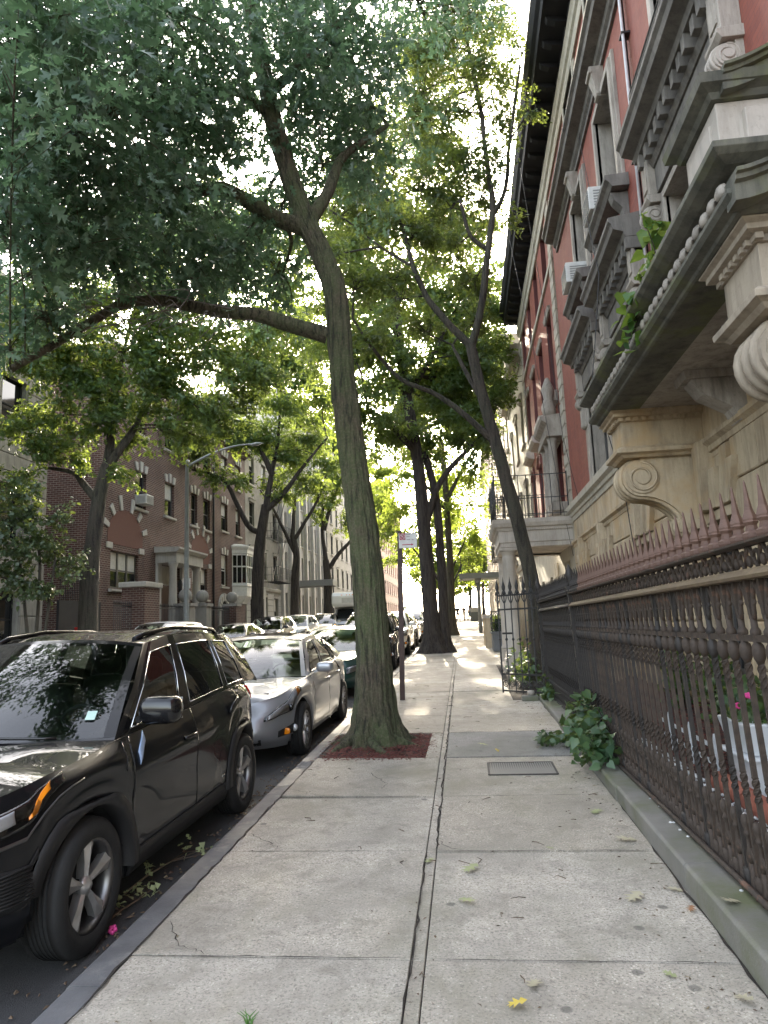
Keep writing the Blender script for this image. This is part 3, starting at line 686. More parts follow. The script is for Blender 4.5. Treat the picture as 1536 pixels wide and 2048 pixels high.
# porch
px0, py0, py1 = .95, 18.55, 21.5
po = MB()
sweep(po, [(RX,py1),(px0,py1),(px0,py0),(RX,py0)], [(-.4,3.50),(0,3.50),(.02,3.52),(.02,3.62),(.05,3.64),(.05,3.92),(.09,3.95),(.10,4.0),(.16,4.03),(.20,4.12),(.20,4.22),(-.4,4.26)])
po.box(px0+.1, RX, py0+.1, py1-.1, 3.55, 4.24)
for k in range(34): fbox(po, FR, py0-.10, py0-.03, 3.93, 3.985, .02+k*.054, .05+k*.054)
por = po.build('porch', M_pale, h2)
for yy in (py0+.22, py1-.22):
    m = MB(); zb = g(yy)+.30; m.box(px0-.08, px0+.44, yy-.26, yy+.26, g(yy)-.1, zb); m.box(px0-.05, px0+.41, yy-.23, yy+.23, zb, zb+.10)
    m.lathe([(.22,zb+.1),(.23,zb+.14),(.20,zb+.19),(.19,zb+.25),(.192,zb+1.2),(.165,3.22),(.18,3.25),(.165,3.28),(.165,3.34),(.21,3.39),(.23,3.44)], (px0+.18,yy,0), 24); m.box(px0-.06, px0+.42, yy-.24, yy+.24, 3.44, 3.50)
    m.build('column', M_pale, por)
m = MB(); m.box(px0-.12, RX, py0-.05, py1+.05, .0, .52); 
m.build('porch_step', M_stone, por)
m = MB()
def rail(m, a, b, z0, z1, n, r=.012, post=.03):
    a = Vector(a); b = Vector(b)
    for z in (z0+.08, z0+(z1-z0)*.45, z1): m.bar(a+Vector((0,0,z)), b+Vector((0,0,z)), .03, .02)
    for i in range(n+1):
        p = a.lerp(b, i/n); m.tube([p+Vector((0,0,z0)), p+Vector((0,0,z1))], r, 5)
    for p in (a, b): m.bar(p+Vector((0,0,z0)), p+Vector((0,0,z1+.05)), post)
rail(m, (RX-.1,py0-.1,0), (px0-.1,py0-.1,0), 4.26, 5.36, 9); rail(m, (px0-.1,py0-.1,0), (px0-.1,py1+.1,0), 4.26, 5.36, 14); rail(m, (px0-.1,py1+.1,0), (RX-.1,py1+.1,0), 4.26, 5.36, 9)
for k in range(8):
    y = py0+.3+k*.35; m.tube([(px0-.1, y+.14*math.cos(a*.52), 4.75+.14*math.sin(a*.52)) for a in range(13)], .008, 4)
m.build('railing', M_iron, por)
m = MB(); fbox(m, FB, 19.42, 20.48, .55, 3.15, -.34, -.28); m.build('front_door', plain('dark door', (.04,.03,.025), .4), h2)
# ================================================================ houses farther along on the right
def rowhouse(label, x0, y0, y1, h, mw, mt, nb, floors, face=-1, z0=None, cor=None, name='row_house', wf=None, base=None, fh=None, wh=1.9, ww=1.1, shade=.0, trim=True, depth=10):
    fr = Fr((x0,0,0), (0,1,0), (face,0,0)); z0 = g((y0+y1)/2) if z0 is None else z0
    t_ = thing(name, label, 'building', (x0-face*depth/2, (y0+y1)/2, z0))
    hs = []; fh = fh or (h-z0-.9)/floors; st = (y1-y0)/nb
    for f in range(floors):
        for b in range(nb):
            uc = y0+st*(b+.5); hs.append((uc-ww/2, uc+ww/2, z0+.95+f*fh, z0+.95+f*fh+min(wh, fh-.8)))
    m = MB(); wall(m, fr, y0, y1, z0-.6, h, hs, .22)
    for yy in (y0, y1): m.add([fr(yy,z0-.6), fr(yy,h), fr(yy,h,-depth), fr(yy,z0-.6,-depth)], [(0,1,2,3)])
    m.add([fr(y0,h), fr(y1,h), fr(y1,h,-depth), fr(y0,h,-depth)], [(0,1,2,3)])
    m.build('wall', mw, t_)
    wins = [window(t_, fr, a, b, c, d, .2, wf or M_frame, .09, mt, shade=rnd.choice((0,0,.3,.45)) if shade else 0) for (a, b, c, d) in hs]
    m = MB(); o = .5; fprof(m, fr, y0-.02, y1+.02, [(-.2,h-.3),(.06,h-.3),(.1,h-.15),(o-.1,h-.05),(o,h+.2),(o,h+.28),(-.2,h+.34)]); m.build('roof_cornice', cor or mt, t_)
    if trim:
        for (a, b, c, d), w_ in zip(hs, wins): m = MB(); fprof(m, fr, a-.12, b+.12, [(-.02,d+.01),(.05,d+.01),(.08,d+.16),(.12,d+.2),(-.02,d+.22)]); m.build('lintel', mt, w_)
    if base:
        m = MB(); fprof(m, fr, y0, y1, [(-.02,z0+base),(.07,z0+base),(.12,z0+base+.2),(-.02,z0+base+.25)]); m.build('string_course', mt, t_)
    return t_, fr
M_tan = brickmat('tan brick', (.33,.25,.17), (.27,.20,.135), (.3,.27,.23))
M_buff = brickmat('buff brick', (.40,.32,.22), (.34,.27,.19), (.36,.33,.28))
M_brick = brickmat('dark red brick', (.105,.043,.032), (.065,.028,.023), (.24,.20,.17), .24, .085, ms=.013)
M_brickb = brickmat('brown brick', (.10,.045,.033), (.068,.032,.026), (.18,.15,.13), .24, .085, ms=.013)
rowhouse('cream stone row house with sloping stoop beyond the second red house', RX, 28.95, 38.5, 12.8, M_cream, M_stone, 3, 3, base=3.4)
rowhouse('tan brick tenement with iron fire escapes on the right side of the street', RX, 38.55, 52, 17.5, M_buff, M_stone, 4, 5, base=3.6)
rowhouse('tall tan brick apartment building far down the right side', RX, 52.05, 72, 21, M_tan, M_cream, 6, 6, base=3.6)
rowhouse('buff brick apartment building at the right corner before the crossing', RX, 72.05, 93, 19, M_buff, M_cream, 6, 5, base=3.6)
# fire escape on the tan tenement
fe = thing('fire_escape', 'black iron fire escape stacked on the tan brick tenement', 'fire escape', (RX-.6, 42.5, 4.5))
for k in range(4):
    z = 5.2+k*3.1; m = MB()
    for q in range(9): m.bar((RX-.02,40.5+q*.5,z), (RX-1.15,40.5+q*.5,z), .05, .03)
    for xx in (RX-.1, RX-.62, RX-1.15): m.bar((xx,40.4,z-.03), (xx,44.6,z-.03), .05)
    m.build('platform', M_iron, fe)
    m = MB(); rail(m, (RX-.02,40.4,0), (RX-1.15,40.4,0), z, z+1., 6, .014); rail(m, (RX-1.15,40.4,0), (RX-1.15,44.6,0), z, z+1., 22, .014); rail(m, (RX-1.15,44.6,0), (RX-.02,44.6,0), z, z+1., 6, .014); m.build('railing', M_iron, fe)
    if k < 3:
        m = MB()
        for s_ in (.35, .85):
            m.bar((RX-s_,41,z), (RX-s_,43.9,z+3.1), .05, .03)
        for q in range(11): t_ = q/11; m.bar((RX-.35,41+2.9*t_,z+3.1*t_), (RX-.85,41+2.9*t_,z+3.1*t_), .14, .02)
        m.build('ladder_stair', M_iron, fe)
# steel canopy with a railed deck reaching over the sidewalk
cn = thing('steel_canopy', 'grey steel canopy deck with railing on a post over the far right sidewalk', 'canopy', (.6, 46, g(46)))
m = MB(); m.box(-.35, RX-.02, 45.2, 48.5, 4.42, 4.62); m.box(-.42, RX-.02, 45.12, 45.2, 4.36, 4.70); m.box(-.42, -.35, 45.2, 48.5, 4.36, 4.70); m.build('deck', plain('grey steel', (.24,.25,.25), .6), cn)
m = MB(); rail(m, (RX-.1,45.2,0), (-.3,45.2,0), 4.70, 5.75, 6, .015); rail(m, (-.3,45.2,0), (-.3,48.4,0), 4.70, 5.75, 6, .015); m.build('railing', M_iron, cn)
for yy in (45.6, 48.):
    m = MB(); m.tube([(.75,yy,g(46)-.1),(.75,yy,4.42)], .10, 10); m.lathe([(.1,4.1),(.2,4.3),(.2,4.42)], (.75,yy,0), 10); m.build('post', plain('grey steel', (.24,.25,.25), .6), cn)
for a_, b_ in (((-.3,45.6,4.4),(.75,45.6,2.9)), ((.75,45.68,4.2),(-.25,45.68,3.0)), ((-.45,48,2.8),(.75,48,4.3))): m = MB(); m.bar(a_, b_, .05); m.build('brace', M_iron, cn)
# stoop with its solid cheek walls
st = thing('front_stoop', 'pale stone stoop with sloping solid side walls reaching the sidewalk', 'stoop', (1.6, 28.6, g(28.6)))
for yy in (28.95, 31.1):
    m = MB(); zz = g(yy); m.prism([(.62,zz-.1),(.62,zz+1.15),(1.0,zz+1.15),(2.75,zz+2.45),(2.75,zz-.1)], lambda p, q, t: (p, t, q), yy, yy+.32); m.build('cheek_wall', M_warm, st, .01)
    m = MB(); m.prism([(.56,zz+1.15),(.56,zz+1.27),(1.02,zz+1.27),(2.75,zz+2.58),(2.75,zz+2.45),(1.0,zz+1.15)], lambda p, q, t: (p, t, q), yy-.05, yy+.37); m.build('coping', M_pale, st, .008)
m = MB(); zz = g(30)
for k in range(8): m.box(1.05+k*.23, 2.78, 29.28, 31.09, zz-.1+k*.165, zz+.065+k*.165)
m.build('steps', M_stone, st)
pb = thing('planter_box', 'dark grey planter box with iron rail and clipped hedge beside the stoop', 'planter', (1.25, 27, g(27)))
m = MB(); zz = g(26.8); m.box(.84, 1.75, 26.4, 27.9, zz, zz+.62); m.box(.80, 1.79, 26.36, 27.94, zz+.62, zz+.70); m.build('box', pbr('grey planter paint', (.14,.15,.16), (.1,.105,.11), 5, .7), pb, .01)
m = MB(); rail(m, (.84,26.42,0), (1.75,26.42,0), zz+.7, zz+1.42, 7, .014); rail(m, (.84,26.42,0), (.84,27.86,0), zz+.7, zz+1.42, 10, .014); m.build('railing', M_iron, pb)
# ================================================================ the far side of the street
LX = -14.0
FL = Fr((LX,0,0), (0,1,0), (1,0,0))
M_lime = stone('weathered limestone', (.30,.285,.25), (.24,.225,.195), (.10,.095,.085), .6)
M_white = stone('white painted stone', (.46,.44,.40), (.40,.38,.345), (.22,.21,.19), .4)
M_grey = stone('grey cement pillar', (.30,.29,.27), (.25,.24,.22), (.14,.135,.125), .5)
M_black = pbr('black steel plate', (.008,.008,.009), (.012,.012,.012), 6, .8, .1, 30)
def blocks(m, fr, u0, u1, v0, v1, hgt, skip=(), d=.03):
    v = v0
    while v + hgt <= v1+.01:
        segs = [(u0, u1)]
        for a, b, c, e in skip:
            if v+hgt > c and v < e:
                ns = []
                for p, q in segs:
                    if q <= a or p >= b: ns.append((p, q))
                    else:
                        if p < a: ns.append((p, a))
                        if q > b: ns.append((b, q))
                segs = ns
        for p, q in segs:
            if q-p > .08: fprof(m, fr, p+.003, q-.003, [(-.02,v+.015),(d*.6,v+.015),(d,v+.03),(d,v+hgt-.03),(d*.6,v+hgt-.015),(-.02,v+hgt-.015)])
        v += hgt
# limestone building at the far left edge
z0 = g(18)
ba = thing('limestone_building', 'grey limestone building with banded stone blocks behind the big shrub at the left edge', 'building', (LX-5, 14, z0))
hA = [(u, u+1.25, z, z+1.75) for u in (6,9.2,12.4,15.6,19.9) for z in (1.4,4.75,8.2)]
m = MB(); wall(m, FL, 2, 22.4, z0-.7, 12.5, hA, .3); m.add([FL(22.4,z0-.7), FL(22.4,12.5), FL(22.4,12.5,-10), FL(22.4,z0-.7,-10)], [(0,1,2,3)]); m.add([FL(2,12.5), FL(22.4,12.5), FL(22.4,12.5,-10), FL(2,12.5,-10)], [(0,1,2,3)])
blocks(m, FL, 2, 22.4, z0+.3, 12.2, .56, [(a-.05,b+.05,c-.05,d+.05) for a,b,c,d in hA]); m.build('wall', M_lime, ba)
for h in hA: window(ba, FL, *h, .26, M_black, .1, M_lime)
m = MB(); fprof(m, FL, 2, 22.45, [(-.2,12.3),(.1,12.3),(.5,12.6),(.5,12.75),(-.2,12.8)]); m.build('roof_cornice', M_lime, ba)
# dark red brick house
hb = thing('brick_house', 'dark red brick house with white keyed arches and a columned doorway across the street', 'house', (LX-5, 32.4, g(32)))
b0, b1, top = 26.05, 38.7, 13.4
tri = [(26.95,29.4,3.55,5.05), (35.5,37.7,3.45,5.05)]
w2 = [(28.95,30.05,7.15,8.75), (32.05,33.15,7.25,8.85), (35.35,36.2,7.25,8.9), (37.1,38.1,7.25,8.9)]
w3 = [(u, u+1.1, 10.5, 12.1) for u in (28.9,32.0,35.2,37.0)]
door = [(31.35,34.1,1.2,4.85)]
m = MB(); wall(m, FL, b0, b1, 0, top, tri+w2+w3+door, .26); m.add([FL(b0,0), FL(b0,top), FL(b0,top,-12), FL(b0,0,-12)], [(0,1,2,3)]); m.add([FL(b1,0), FL(b1,top), FL(b1,top,-12), FL(b1,0,-12)], [(0,1,2,3)]); m.add([FL(b0,top), FL(b1,top), FL(b1,top,-12), FL(b0,top,-12)], [(0,1,2,3)])
m.build('wall', M_brick, hb)
m = MB(); fprof(m, FL, b0-.02, b1, [(-.2,top-.35),(.05,top-.35),(.1,top-.15),(.45,top),(.45,top+.12),(-.2,top+.2)]); m.build('roof_cornice', M_white, hb)
M_bronze = plain('bronze grey frame', (.10,.095,.085), .5)
for h in tri: window(hb, FL, *h, .2, M_bronze, .14, M_white, 'triple', .5)
for i, h in enumerate(w2+w3):
    w_ = window(hb, FL, *h, .2, M_frame, .1, M_white, shade=(0,.45,0,0,.4,0,.5,0)[i]); a, b, c, d = h; uc = (a+b)/2
    q = MB()
    for s_ in (-1, 0, 1): q.prism([(uc+s_*.42-.10, d+.02), (uc+s_*.42+.10, d+.02), (uc+s_*.5+.14, d+.36+(.1 if s_ == 0 else 0)), (uc+s_*.5-.14, d+.36+(.1 if s_ == 0 else 0))], lambda p, r, t: FL(p, r, t), -.02, .06)
    q.build('lintel', M_white, w_)
for (uc, wd, vb) in ((28.2, 1.55, 5.32), (36.6, 1.4, 5.32)):     # blind brick arch with white radial keys
    m = MB(); n = 22
    m.prism([(uc-wd, vb)]+[(uc+wd*math.cos(math.pi*(1-k/n)), vb+.35+1.15*math.sin(math.pi*(1-k/n))) for k in range(n+1)]+[(uc+wd, vb)], lambda p, q, t: FL(p, q, t), -.02, .012)
    m.build('arch_panel', pbr('orange red brick field', (.14,.058,.04), (.10,.04,.03), 26, .85, .4, 60), hb)
    for an in (18, 48, 74, 106, 132, 162):
        a = R(an); m = MB(); c_ = Vector((uc+wd*math.cos(a), vb+.35+1.15*math.sin(a))); d_ = Vector((math.cos(a)*1.0, math.sin(a))).normalized(); s_ = Vector((-d_.y, d_.x)); L_ = .62 if 60 < an < 120 else .45
        m.prism([c_-s_*.09, c_+s_*.09, c_+d_*L_+s_*.13, c_+d_*L_-s_*.13], lambda p, q, t: FL(p, q, t), -.02, .055); m.build('arch_key', M_white, hb)
    for s_ in (-1, 1):
        m = MB(); fbox(m, FL, uc+s_*1.42-.22, uc+s_*1.42+.22, 5.12, 5.36, -.02, .06); m.build('corner_block', M_white, hb)
# classical doorway
m = MB(); fbox(m, FL, 31.1, 34.4, 4.86, 5.32, 0, 1.0); fprof(m, FL, 30.95, 34.55, [(0,5.32),(1.05,5.32),(1.2,5.46),(1.2,5.54),(0,5.6)]); m.build('door_entablature', M_white, hb)
for u in (31.32, 34.15):
    m = MB(); m.lathe([(.22,1.35),(.24,1.5),(.2,1.6),(.19,3.0),(.165,4.65),(.22,4.75),(.24,4.86)], FL(u,0,.75), 16); m.build('column', M_white, hb)
    m = MB(); fbox(m, FL, u-.2, u+.2, 1.2, 4.86, -.02, .12); m.build('pilaster', M_white, hb)
m = MB(); fbox(m, FL, 32.3, 33.4, 1.3, 3.9, -.25, -.2); m.build('front_door', plain('oxblood door', (.07,.02,.018), .4), hb)
m = MB(); fbox(m, FL, 31.36, 32.27, 1.21, 4.84, -.25, -.22); fbox(m, FL, 33.43, 34.09, 1.21, 4.84, -.25, -.22); fbox(m, FL, 32.28, 33.42, 3.95, 4.84, -.25, -.22); m.build('door_panelling', M_white, hb)
m = MB(); fbox(m, FL, 30.9, 34.6, .3, 1.19, -.3, 1.1)
for k in range(4): fbox(m, FL, 31.4, 34.1, .3, 1.02-k*.2, 1.1+k*.3, 1.4+k*.3)
m.build('door_steps', M_grey, hb)
lq = MB(); lq.lathe([(.02,4.2),(.1,4.1),(.13,3.95),(.09,3.65),(.03,3.6)], FL(32.75,0,.5), 6); lq.build('door_lantern', M_iron, hb)
m = MB(); m.tube([FL(38.5,.8,.07), FL(38.5,13.2,.07)], .06, 8); m.build('drainpipe', M_iron, hb)
acunit(FL, 29.5, 7.28, 'white air conditioner in an upper window of the dark brick house across the street', .7, .42, -.1, .45)
# brown brick house with the white bay
hc = thing('brick_house', 'brown brick house with white oriel bay window and arched stone niche across the street', 'house', (LX-5, 41.6, g(42)))
c0, c1, top = 38.75, 44.5, 13.0
hs = [(39.95,41.05,7.55,9.15), (42.6,43.5,7.55,9.15), (39.95,41.0,4.3,6.1), (39.9,41.0,10.5,12), (42.5,43.6,10.5,12)]
m = MB(); wall(m, FL, c0, c1, 0, top, hs, .24); m.add([FL(c0,top), FL(c1,top), FL(c1,top,-12), FL(c0,top,-12)], [(0,1,2,3)]); m.add([FL(c1,0), FL(c1,top), FL(c1,top,-12), FL(c1,0,-12)], [(0,1,2,3)]); m.build('wall', M_brickb, hc)
for h in hs:
    w_ = window(hc, FL, *h, .2, M_wframe if h[2] < 7 else M_frame, .1, M_white, shade=.4); uc = (h[0]+h[1])/2; q = MB()
    for s_ in (-1, 0, 1): q.prism([(uc+s_*.42-.10, h[3]+.02), (uc+s_*.42+.10, h[3]+.02), (uc+s_*.5+.14, h[3]+.36+(.1 if s_ == 0 else 0)), (uc+s_*.5-.14, h[3]+.36+(.1 if s_ == 0 else 0))], lambda p, r, t: FL(p, r, t), -.02, .06)
    q.build('lintel', M_white, w_)
m = MB(); fprof(m, FL, c0, c1, [(-.2,top-.3),(.05,top-.3),(.4,top),(.4,top+.12),(-.2,top+.2)]); m.build('roof_cornice', M_brickb, hc)
m = MB(); u0, u1, d_ = 41.9, 44.1, .75
oct_ = lambda e, v: [FL(u0-e, v), FL(u0+.45-e*.5, v, d_+e), FL(u1-.45+e*.5, v, d_+e), FL(u1+e, v)]
lv = [(0,3.5),(.02,3.6),(.02,4.3),(.06,4.35),(.06,4.45),(.02,4.5)]
def ring(m, seq):
    for (e0, v0_), (e1, v1_) in zip(seq, seq[1:]):
        a = oct_(e0, v0_); b = oct_(e1, v1_)
        m.add(a+b, [(i, i+1, 5+i, 4+i) for i in range(3)])
ring(m, [(-.35,3.3),(0,3.75),(.02,4.3),(.08,4.36),(.08,4.44),(.0,4.47)]); ring(m, [(0,6.3),(.06,6.36),(.06,6.55),(.16,6.7),(.16,6.8),(-.4,6.95)])
for v in (4.47, 5.5, 6.22): ring(m, [(-.0,v),(.012,v),(.012,v+.08),(0,v+.08)])
P_ = oct_(0, 0)
for a, b in zip(P_, P_[1:]):
    for t in (0, .33, .67, 1.): p = a.lerp(b, t); m.bar(p+Vector((0,0,4.46)), p+Vector((0,0,6.31)), .07 if t in (0,1.) else .045)
m.build('bay_window', M_wframe, hc); bw = hc.children[-1]
m = MB(); ring(m, [(-.05,4.4),(-.05,6.35)]); m.build('pane', M_wpane, bw)
m = MB(); uc = 40.3; n = 14
out = [(uc-.95, .8)]+[(uc+.95*math.cos(math.pi*(1-k/n)), 2.9+.95*math.sin(math.pi*(1-k/n))) for k in range(n+1)]+[(uc+.95, .8)]
inn = [(uc-.6, .8)]+[(uc+.6*math.cos(math.pi*(1-k/n)), 2.85+.6*math.sin(math.pi*(1-k/n))) for k in range(n+1)]+[(uc+.6, .8)]
for i in range(len(out)-1): m.prism([out[i], out[i+1], inn[i+1], inn[i]], lambda p, q, t: FL(p, q, t), -.02, .10+(.04 if i % 2 else 0))
m.build('door_arch', M_white, hc)
m = MB(); m.prism(inn, lambda p, q, t: FL(p, q, t), -.02, .02); m.build('front_door', M_black, hc)
# limestone house with banded base and fire escape
t_, fr = rowhouse('limestone town house with banded base and black fire escape across the street', LX, 44.55, 53.2, 14.5, M_lime, M_white, 3, 4, face=1, base=3.3, shade=1)
m = MB(); blocks(m, FL, 44.6, 53.15, g(48)+.2, g(48)+3.3, .42, [(44.55+2.883*(b+.5)-.6, 44.55+2.883*(b+.5)+.6, 0, g(48.9)+3.0) for b in range(3)], .05); m.build('banded_base', M_white, t_)
m = MB(); fbox(m, FL, 46.1, 48.3, g(48)-.2, g(48)+3.4, -.02, .25); m.build('door_surround', M_white, t_)
m = MB(); fbox(m, FL, 46.6, 47.8, g(48)-.2, g(48)+2.7, .2, .26); m.build('front_door', M_black, t_)
fe = thing('fire_escape', 'black fire escape with slanted ladders on the limestone house across the street', 'fire escape', (LX+.6, 50, 5))
for k in range(3):
    z = 5.0+k*3.1; m = MB()
    for q in range(8): m.bar(FL(48.7+q*.5,z,.02), FL(48.7+q*.5,z,1.1), .05, .03)
    rail(m, FL(48.6,0,1.1), FL(52.3,0,1.1), z, z+1., 16, .014); rail(m, FL(48.6,0,.05), FL(48.6,0,1.1), z, z+1., 4, .014); m.build('platform', M_iron, fe)
    m = MB(); m.bar(FL(49,z,.5), FL(51.6,z+3.1 if k < 2 else z+2.,.5), .05); m.bar(FL(49,z,.85), FL(51.6,z+3.1 if k < 2 else z+2.,.85), .05); m.build('ladder_stair', M_iron, fe)
# pale pier-fronted apartment building, then the rest of the row
t_, fr = rowhouse('tall pale apartment building with projecting vertical piers across the street', LX, 53.25, 70, 20.5, M_white, M_white, 6, 6, face=1, fh=3.2, wh=2.2, ww=1.5, trim=False)
for k in range(7):
    m = MB(); u = 53.3+k*2.77; fbox(m, fr, u-.28, u+.28, g(60)-.4, 20.1, -.02, .28); m.build('pier', M_white, t_)
rowhouse('light grey stone apartment building far along the left side', LX, 70.05, 95, 22, M_lime, M_white, 8, 6, face=1, fh=3.3)
rowhouse('pinkish brick apartment tower beyond the crossing at the end of the street', -13.2, 109, 150, 24, brickmat('pink brick', (.42,.26,.2), (.36,.22,.17), (.4,.33,.28)), M_cream, 12, 6, face=1, fh=3.5, ww=1.4)
rowhouse('pale stone apartment block on the right beyond the crossing', 4.5, 109, 150, 30, M_buff, M_cream, 12, 8, face=-1, fh=3.5)
# front yard railings, gate piers and gates along the far sidewalk
fx = -12.35
def railing(label, y0_, y1_, h_, n=None, base=.25, nm='iron_railing'):
    z = g((y0_+y1_)/2); t_ = thing(nm, label, 'railing', (fx, (y0_+y1_)/2, z)); m = MB(); m.box(fx-.1, fx+.1, y0_, y1_, z-.2, z+base); m.build('plinth', M_grey, t_)
    for zz in (z+base+.12, z+base+h_-.18): m = MB(); m.bar((fx,y0_,zz), (fx,y1_,zz), .035); m.build('rail', M_iron, t_)
    n = n or int((y1_-y0_)/.14)
    for k in range(n+1):
        m = MB(); y = y0_+(y1_-y0_)*k/n; m.tube([(fx,y,z+base), (fx,y,z+base+h_-.1)], .012, 5); m.lathe([(.02,z+base+h_-.12),(.026,z+base+h_-.08),(0,z+base+h_+.04)], (fx,y,0), 6); m.build('picket', M_iron, t_)
railing('black iron railing left of the brick gate pier across the street', 24.1, 25.4, 2.1)
railing('black iron railing between the brick pier and the ball topped piers', 26.95, 30.2, 2.0)
railing('black iron railing in front of the brown house with the bay window', 33.0, 36.4, 1.9)
gt = thing('driveway_gate', 'solid black steel driveway gate with slatted top beside the brick house', 'gate', (fx, 22.6, g(22.6)))
z = g(22.6); m = MB(); m.box(fx-.04, fx+.04, 20.6, 23.1, z+.05, z+2.3); m.build('panel', M_black, gt)
m = MB(); 
for k in range(24): m.bar((fx,20.7+k*.1,z+2.3), (fx,20.7+k*.1,z+2.95), .02)
m.bar((fx,20.6,z+2.95), (fx,23.1,z+2.95), .04); m.build('slatted_top', M_black, gt)
bp = thing('gate_pier', 'square red brick gate pier with stone cap across the street', 'pier', (fx, 26.2, g(26)))
z = g(26.2); m = MB(); m.box(fx-.45, fx+.45, 25.55, 26.85, z-.2, z+2.85); m.build('shaft', M_brick, bp); m = MB(); m.box(fx-.55, fx+.55, 25.45, 26.95, z+2.85, z+3.05); m.build('cap', M_white, bp, .03)
for lab, y, nm in (('grey rendered gate pier with stone ball left of the columned doorway path', 30.55, 'a'), ('grey rendered gate pier with stone ball right of the columned doorway path', 32.6, 'b'), ('brick gate pier with stone ball before the brown brick house', 36.9, 'c')):
    z = g(y); p_ = thing('gate_pier', lab, 'pier', (fx, y, z), group='ball topped gate piers'); m = MB(); m.box(fx-.33, fx+.33, y-.33, y+.33, z-.2, z+2.15); m.build('shaft', M_grey if nm != 'c' else M_brickb, p_, .01)
    m = MB(); m.box(fx-.4, fx+.4, y-.4, y+.4, z+2.15, z+2.28); m.lathe([(.2,z+2.28),(.12,z+2.36)], (fx,y,0), 14); m.ball((fx,y,z+2.62), .30, n=18); m.build('ball_finial', M_grey, p_)
ww = thing('low_wall', 'low cream garden wall behind the railing by the brick house', 'wall', (fx-.7, 25, g(25))); m = MB(); m.box(fx-.75, fx-.5, 23.3, 25.5, g(24)-.2, g(24)+1.2); m.build('wall', M_white, ww)
sp = thing('standpipe', 'small red fire standpipe in front of the black driveway gate', 'standpipe', (-11.9, 21.1, g(21))); m = MB(); m.tube([(-11.9,21.1,g(21)),(-11.9,21.1,g(21)+1.5)], .12, 10); 
for k in range(3): m.lathe([(.16,g(21)+.9+k*.25),(.16,g(21)+1.0+k*.25)], (-11.9,21.1,0), 10)
m.build('pipe', plain('red enamel', (.5,.03,.025), .4), sp)
# entrance canopy reaching over the far sidewalk
cy = thing('entrance_canopy', 'grey flat entrance canopy reaching over the far left sidewalk', 'canopy', (-12, 57.5, g(57)))
m = MB(); m.box(-13.98, -10.6, 56.6, 58.6, 5.0, 5.5); m.build('roof', plain('canopy grey', (.2,.2,.19), .6), cy, .02)
for yy in (56.8, 58.4):
    m = MB(); m.tube([(-10.9,yy,g(57)),(-10.9,yy,5.0)], .05, 8); m.build('post', M_iron, cy)
# street lamp on the far kerb
y = 27.2; zl = g(y); lp = thing('street_lamp', 'grey steel street lamp with a long curved arm on the far kerb', 'street lamp', (-10.95, y, zl))
M_lamp = pbr('galvanised steel', (.25,.27,.27), (.2,.21,.21), 6, .5, .1, metal=0) if False else plain('galvanised steel', (.27,.29,.29), .45)
m = MB(); m.lathe([(.19,zl),(.19,zl+.5),(.12,zl+.6),(.11,zl+1.2),(.075,8.4),(.09,8.42),(.09,8.55),(.03,8.6)], (-10.95,y,0), 12); m.build('pole', M_lamp, lp)
m = MB(); m.tube([(-10.95+2.45*t, y+.9*t, 8.3+1.0*(1-(1-t)**1.8)) for t in [k/12 for k in range(13)]], [.05-.02*k/12 for k in range(13)], 8); m.build('arm', M_lamp, lp)
m = MB(); m.grid(lambda u, v: Vector((-8.55+.42*(u-.2)*1.6, y+.9+.13*math.cos(2*math.pi*v)*math.sin(math.pi*min(.98,max(.04,u))), 9.27+.07*math.sin(2*math.pi*v)*math.sin(math.pi*min(.98,max(.04,u)))+.05*u)), 8, 12); m.build('lamp_head', M_lamp, lp)
m = MB(); m.box(-11.1,-10.8,y-.02,y+.02,3.4,3.8); m.build('small_sign', plain('sign white', (.6,.6,.58), .5), lp)
# ================================================================ leaves
def _mirror(c, side_, tris_c):
    pass
OAK_V = [(0,0),(.36,0),(.62,0),(1.06,0), (.26,.27),(.37,.07),(.66,.40),(.63,.085),(.93,.23),(.83,.05), (.26,-.27),(.37,-.07),(.66,-.40),(.63,-.085),(.93,-.23),(.83,-.05)]
OAK_T = [(0,5,4),(0,1,5),(5,7,6),(1,7,5),(1,2,7),(7,9,8),(2,9,7),(2,3,9),(0,10,11),(0,11,1),(11,12,13),(1,11,13),(1,13,2),(13,14,15),(2,13,15),(2,15,3)]
MID_V = [(0,0),(.5,.06),(1.05,0),(.5,-.06),(.42,.33),(.8,.26),(.42,-.33),(.8,-.26)]
MID_T = [(0,3,1),(1,3,2),(0,1,4),(1,2,5),(0,6,3),(3,7,2)]
IVY_V = [(0,0),(-.08,.28),(.25,.5),(.55,.34),(1,0),(.55,-.34),(.25,-.5),(-.08,-.28),(.4,0)]
IVY_T = [(0,8,1),(1,8,2),(2,8,3),(3,8,4),(4,8,5),(5,8,6),(6,8,7),(7,8,0)]
BLOB_V = [(0,0),(.35,.36),(.75,.30),(1.1,0),(.75,-.30),(.35,-.36)]
BLOB_T = [(0,5,1),(1,5,4),(1,4,2),(2,4,3)]
LEAFSHAPE = dict(oak=(OAK_V,OAK_T), mid=(MID_V,MID_T), ivy=(IVY_V,IVY_T), blob=(BLOB_V,BLOB_T))
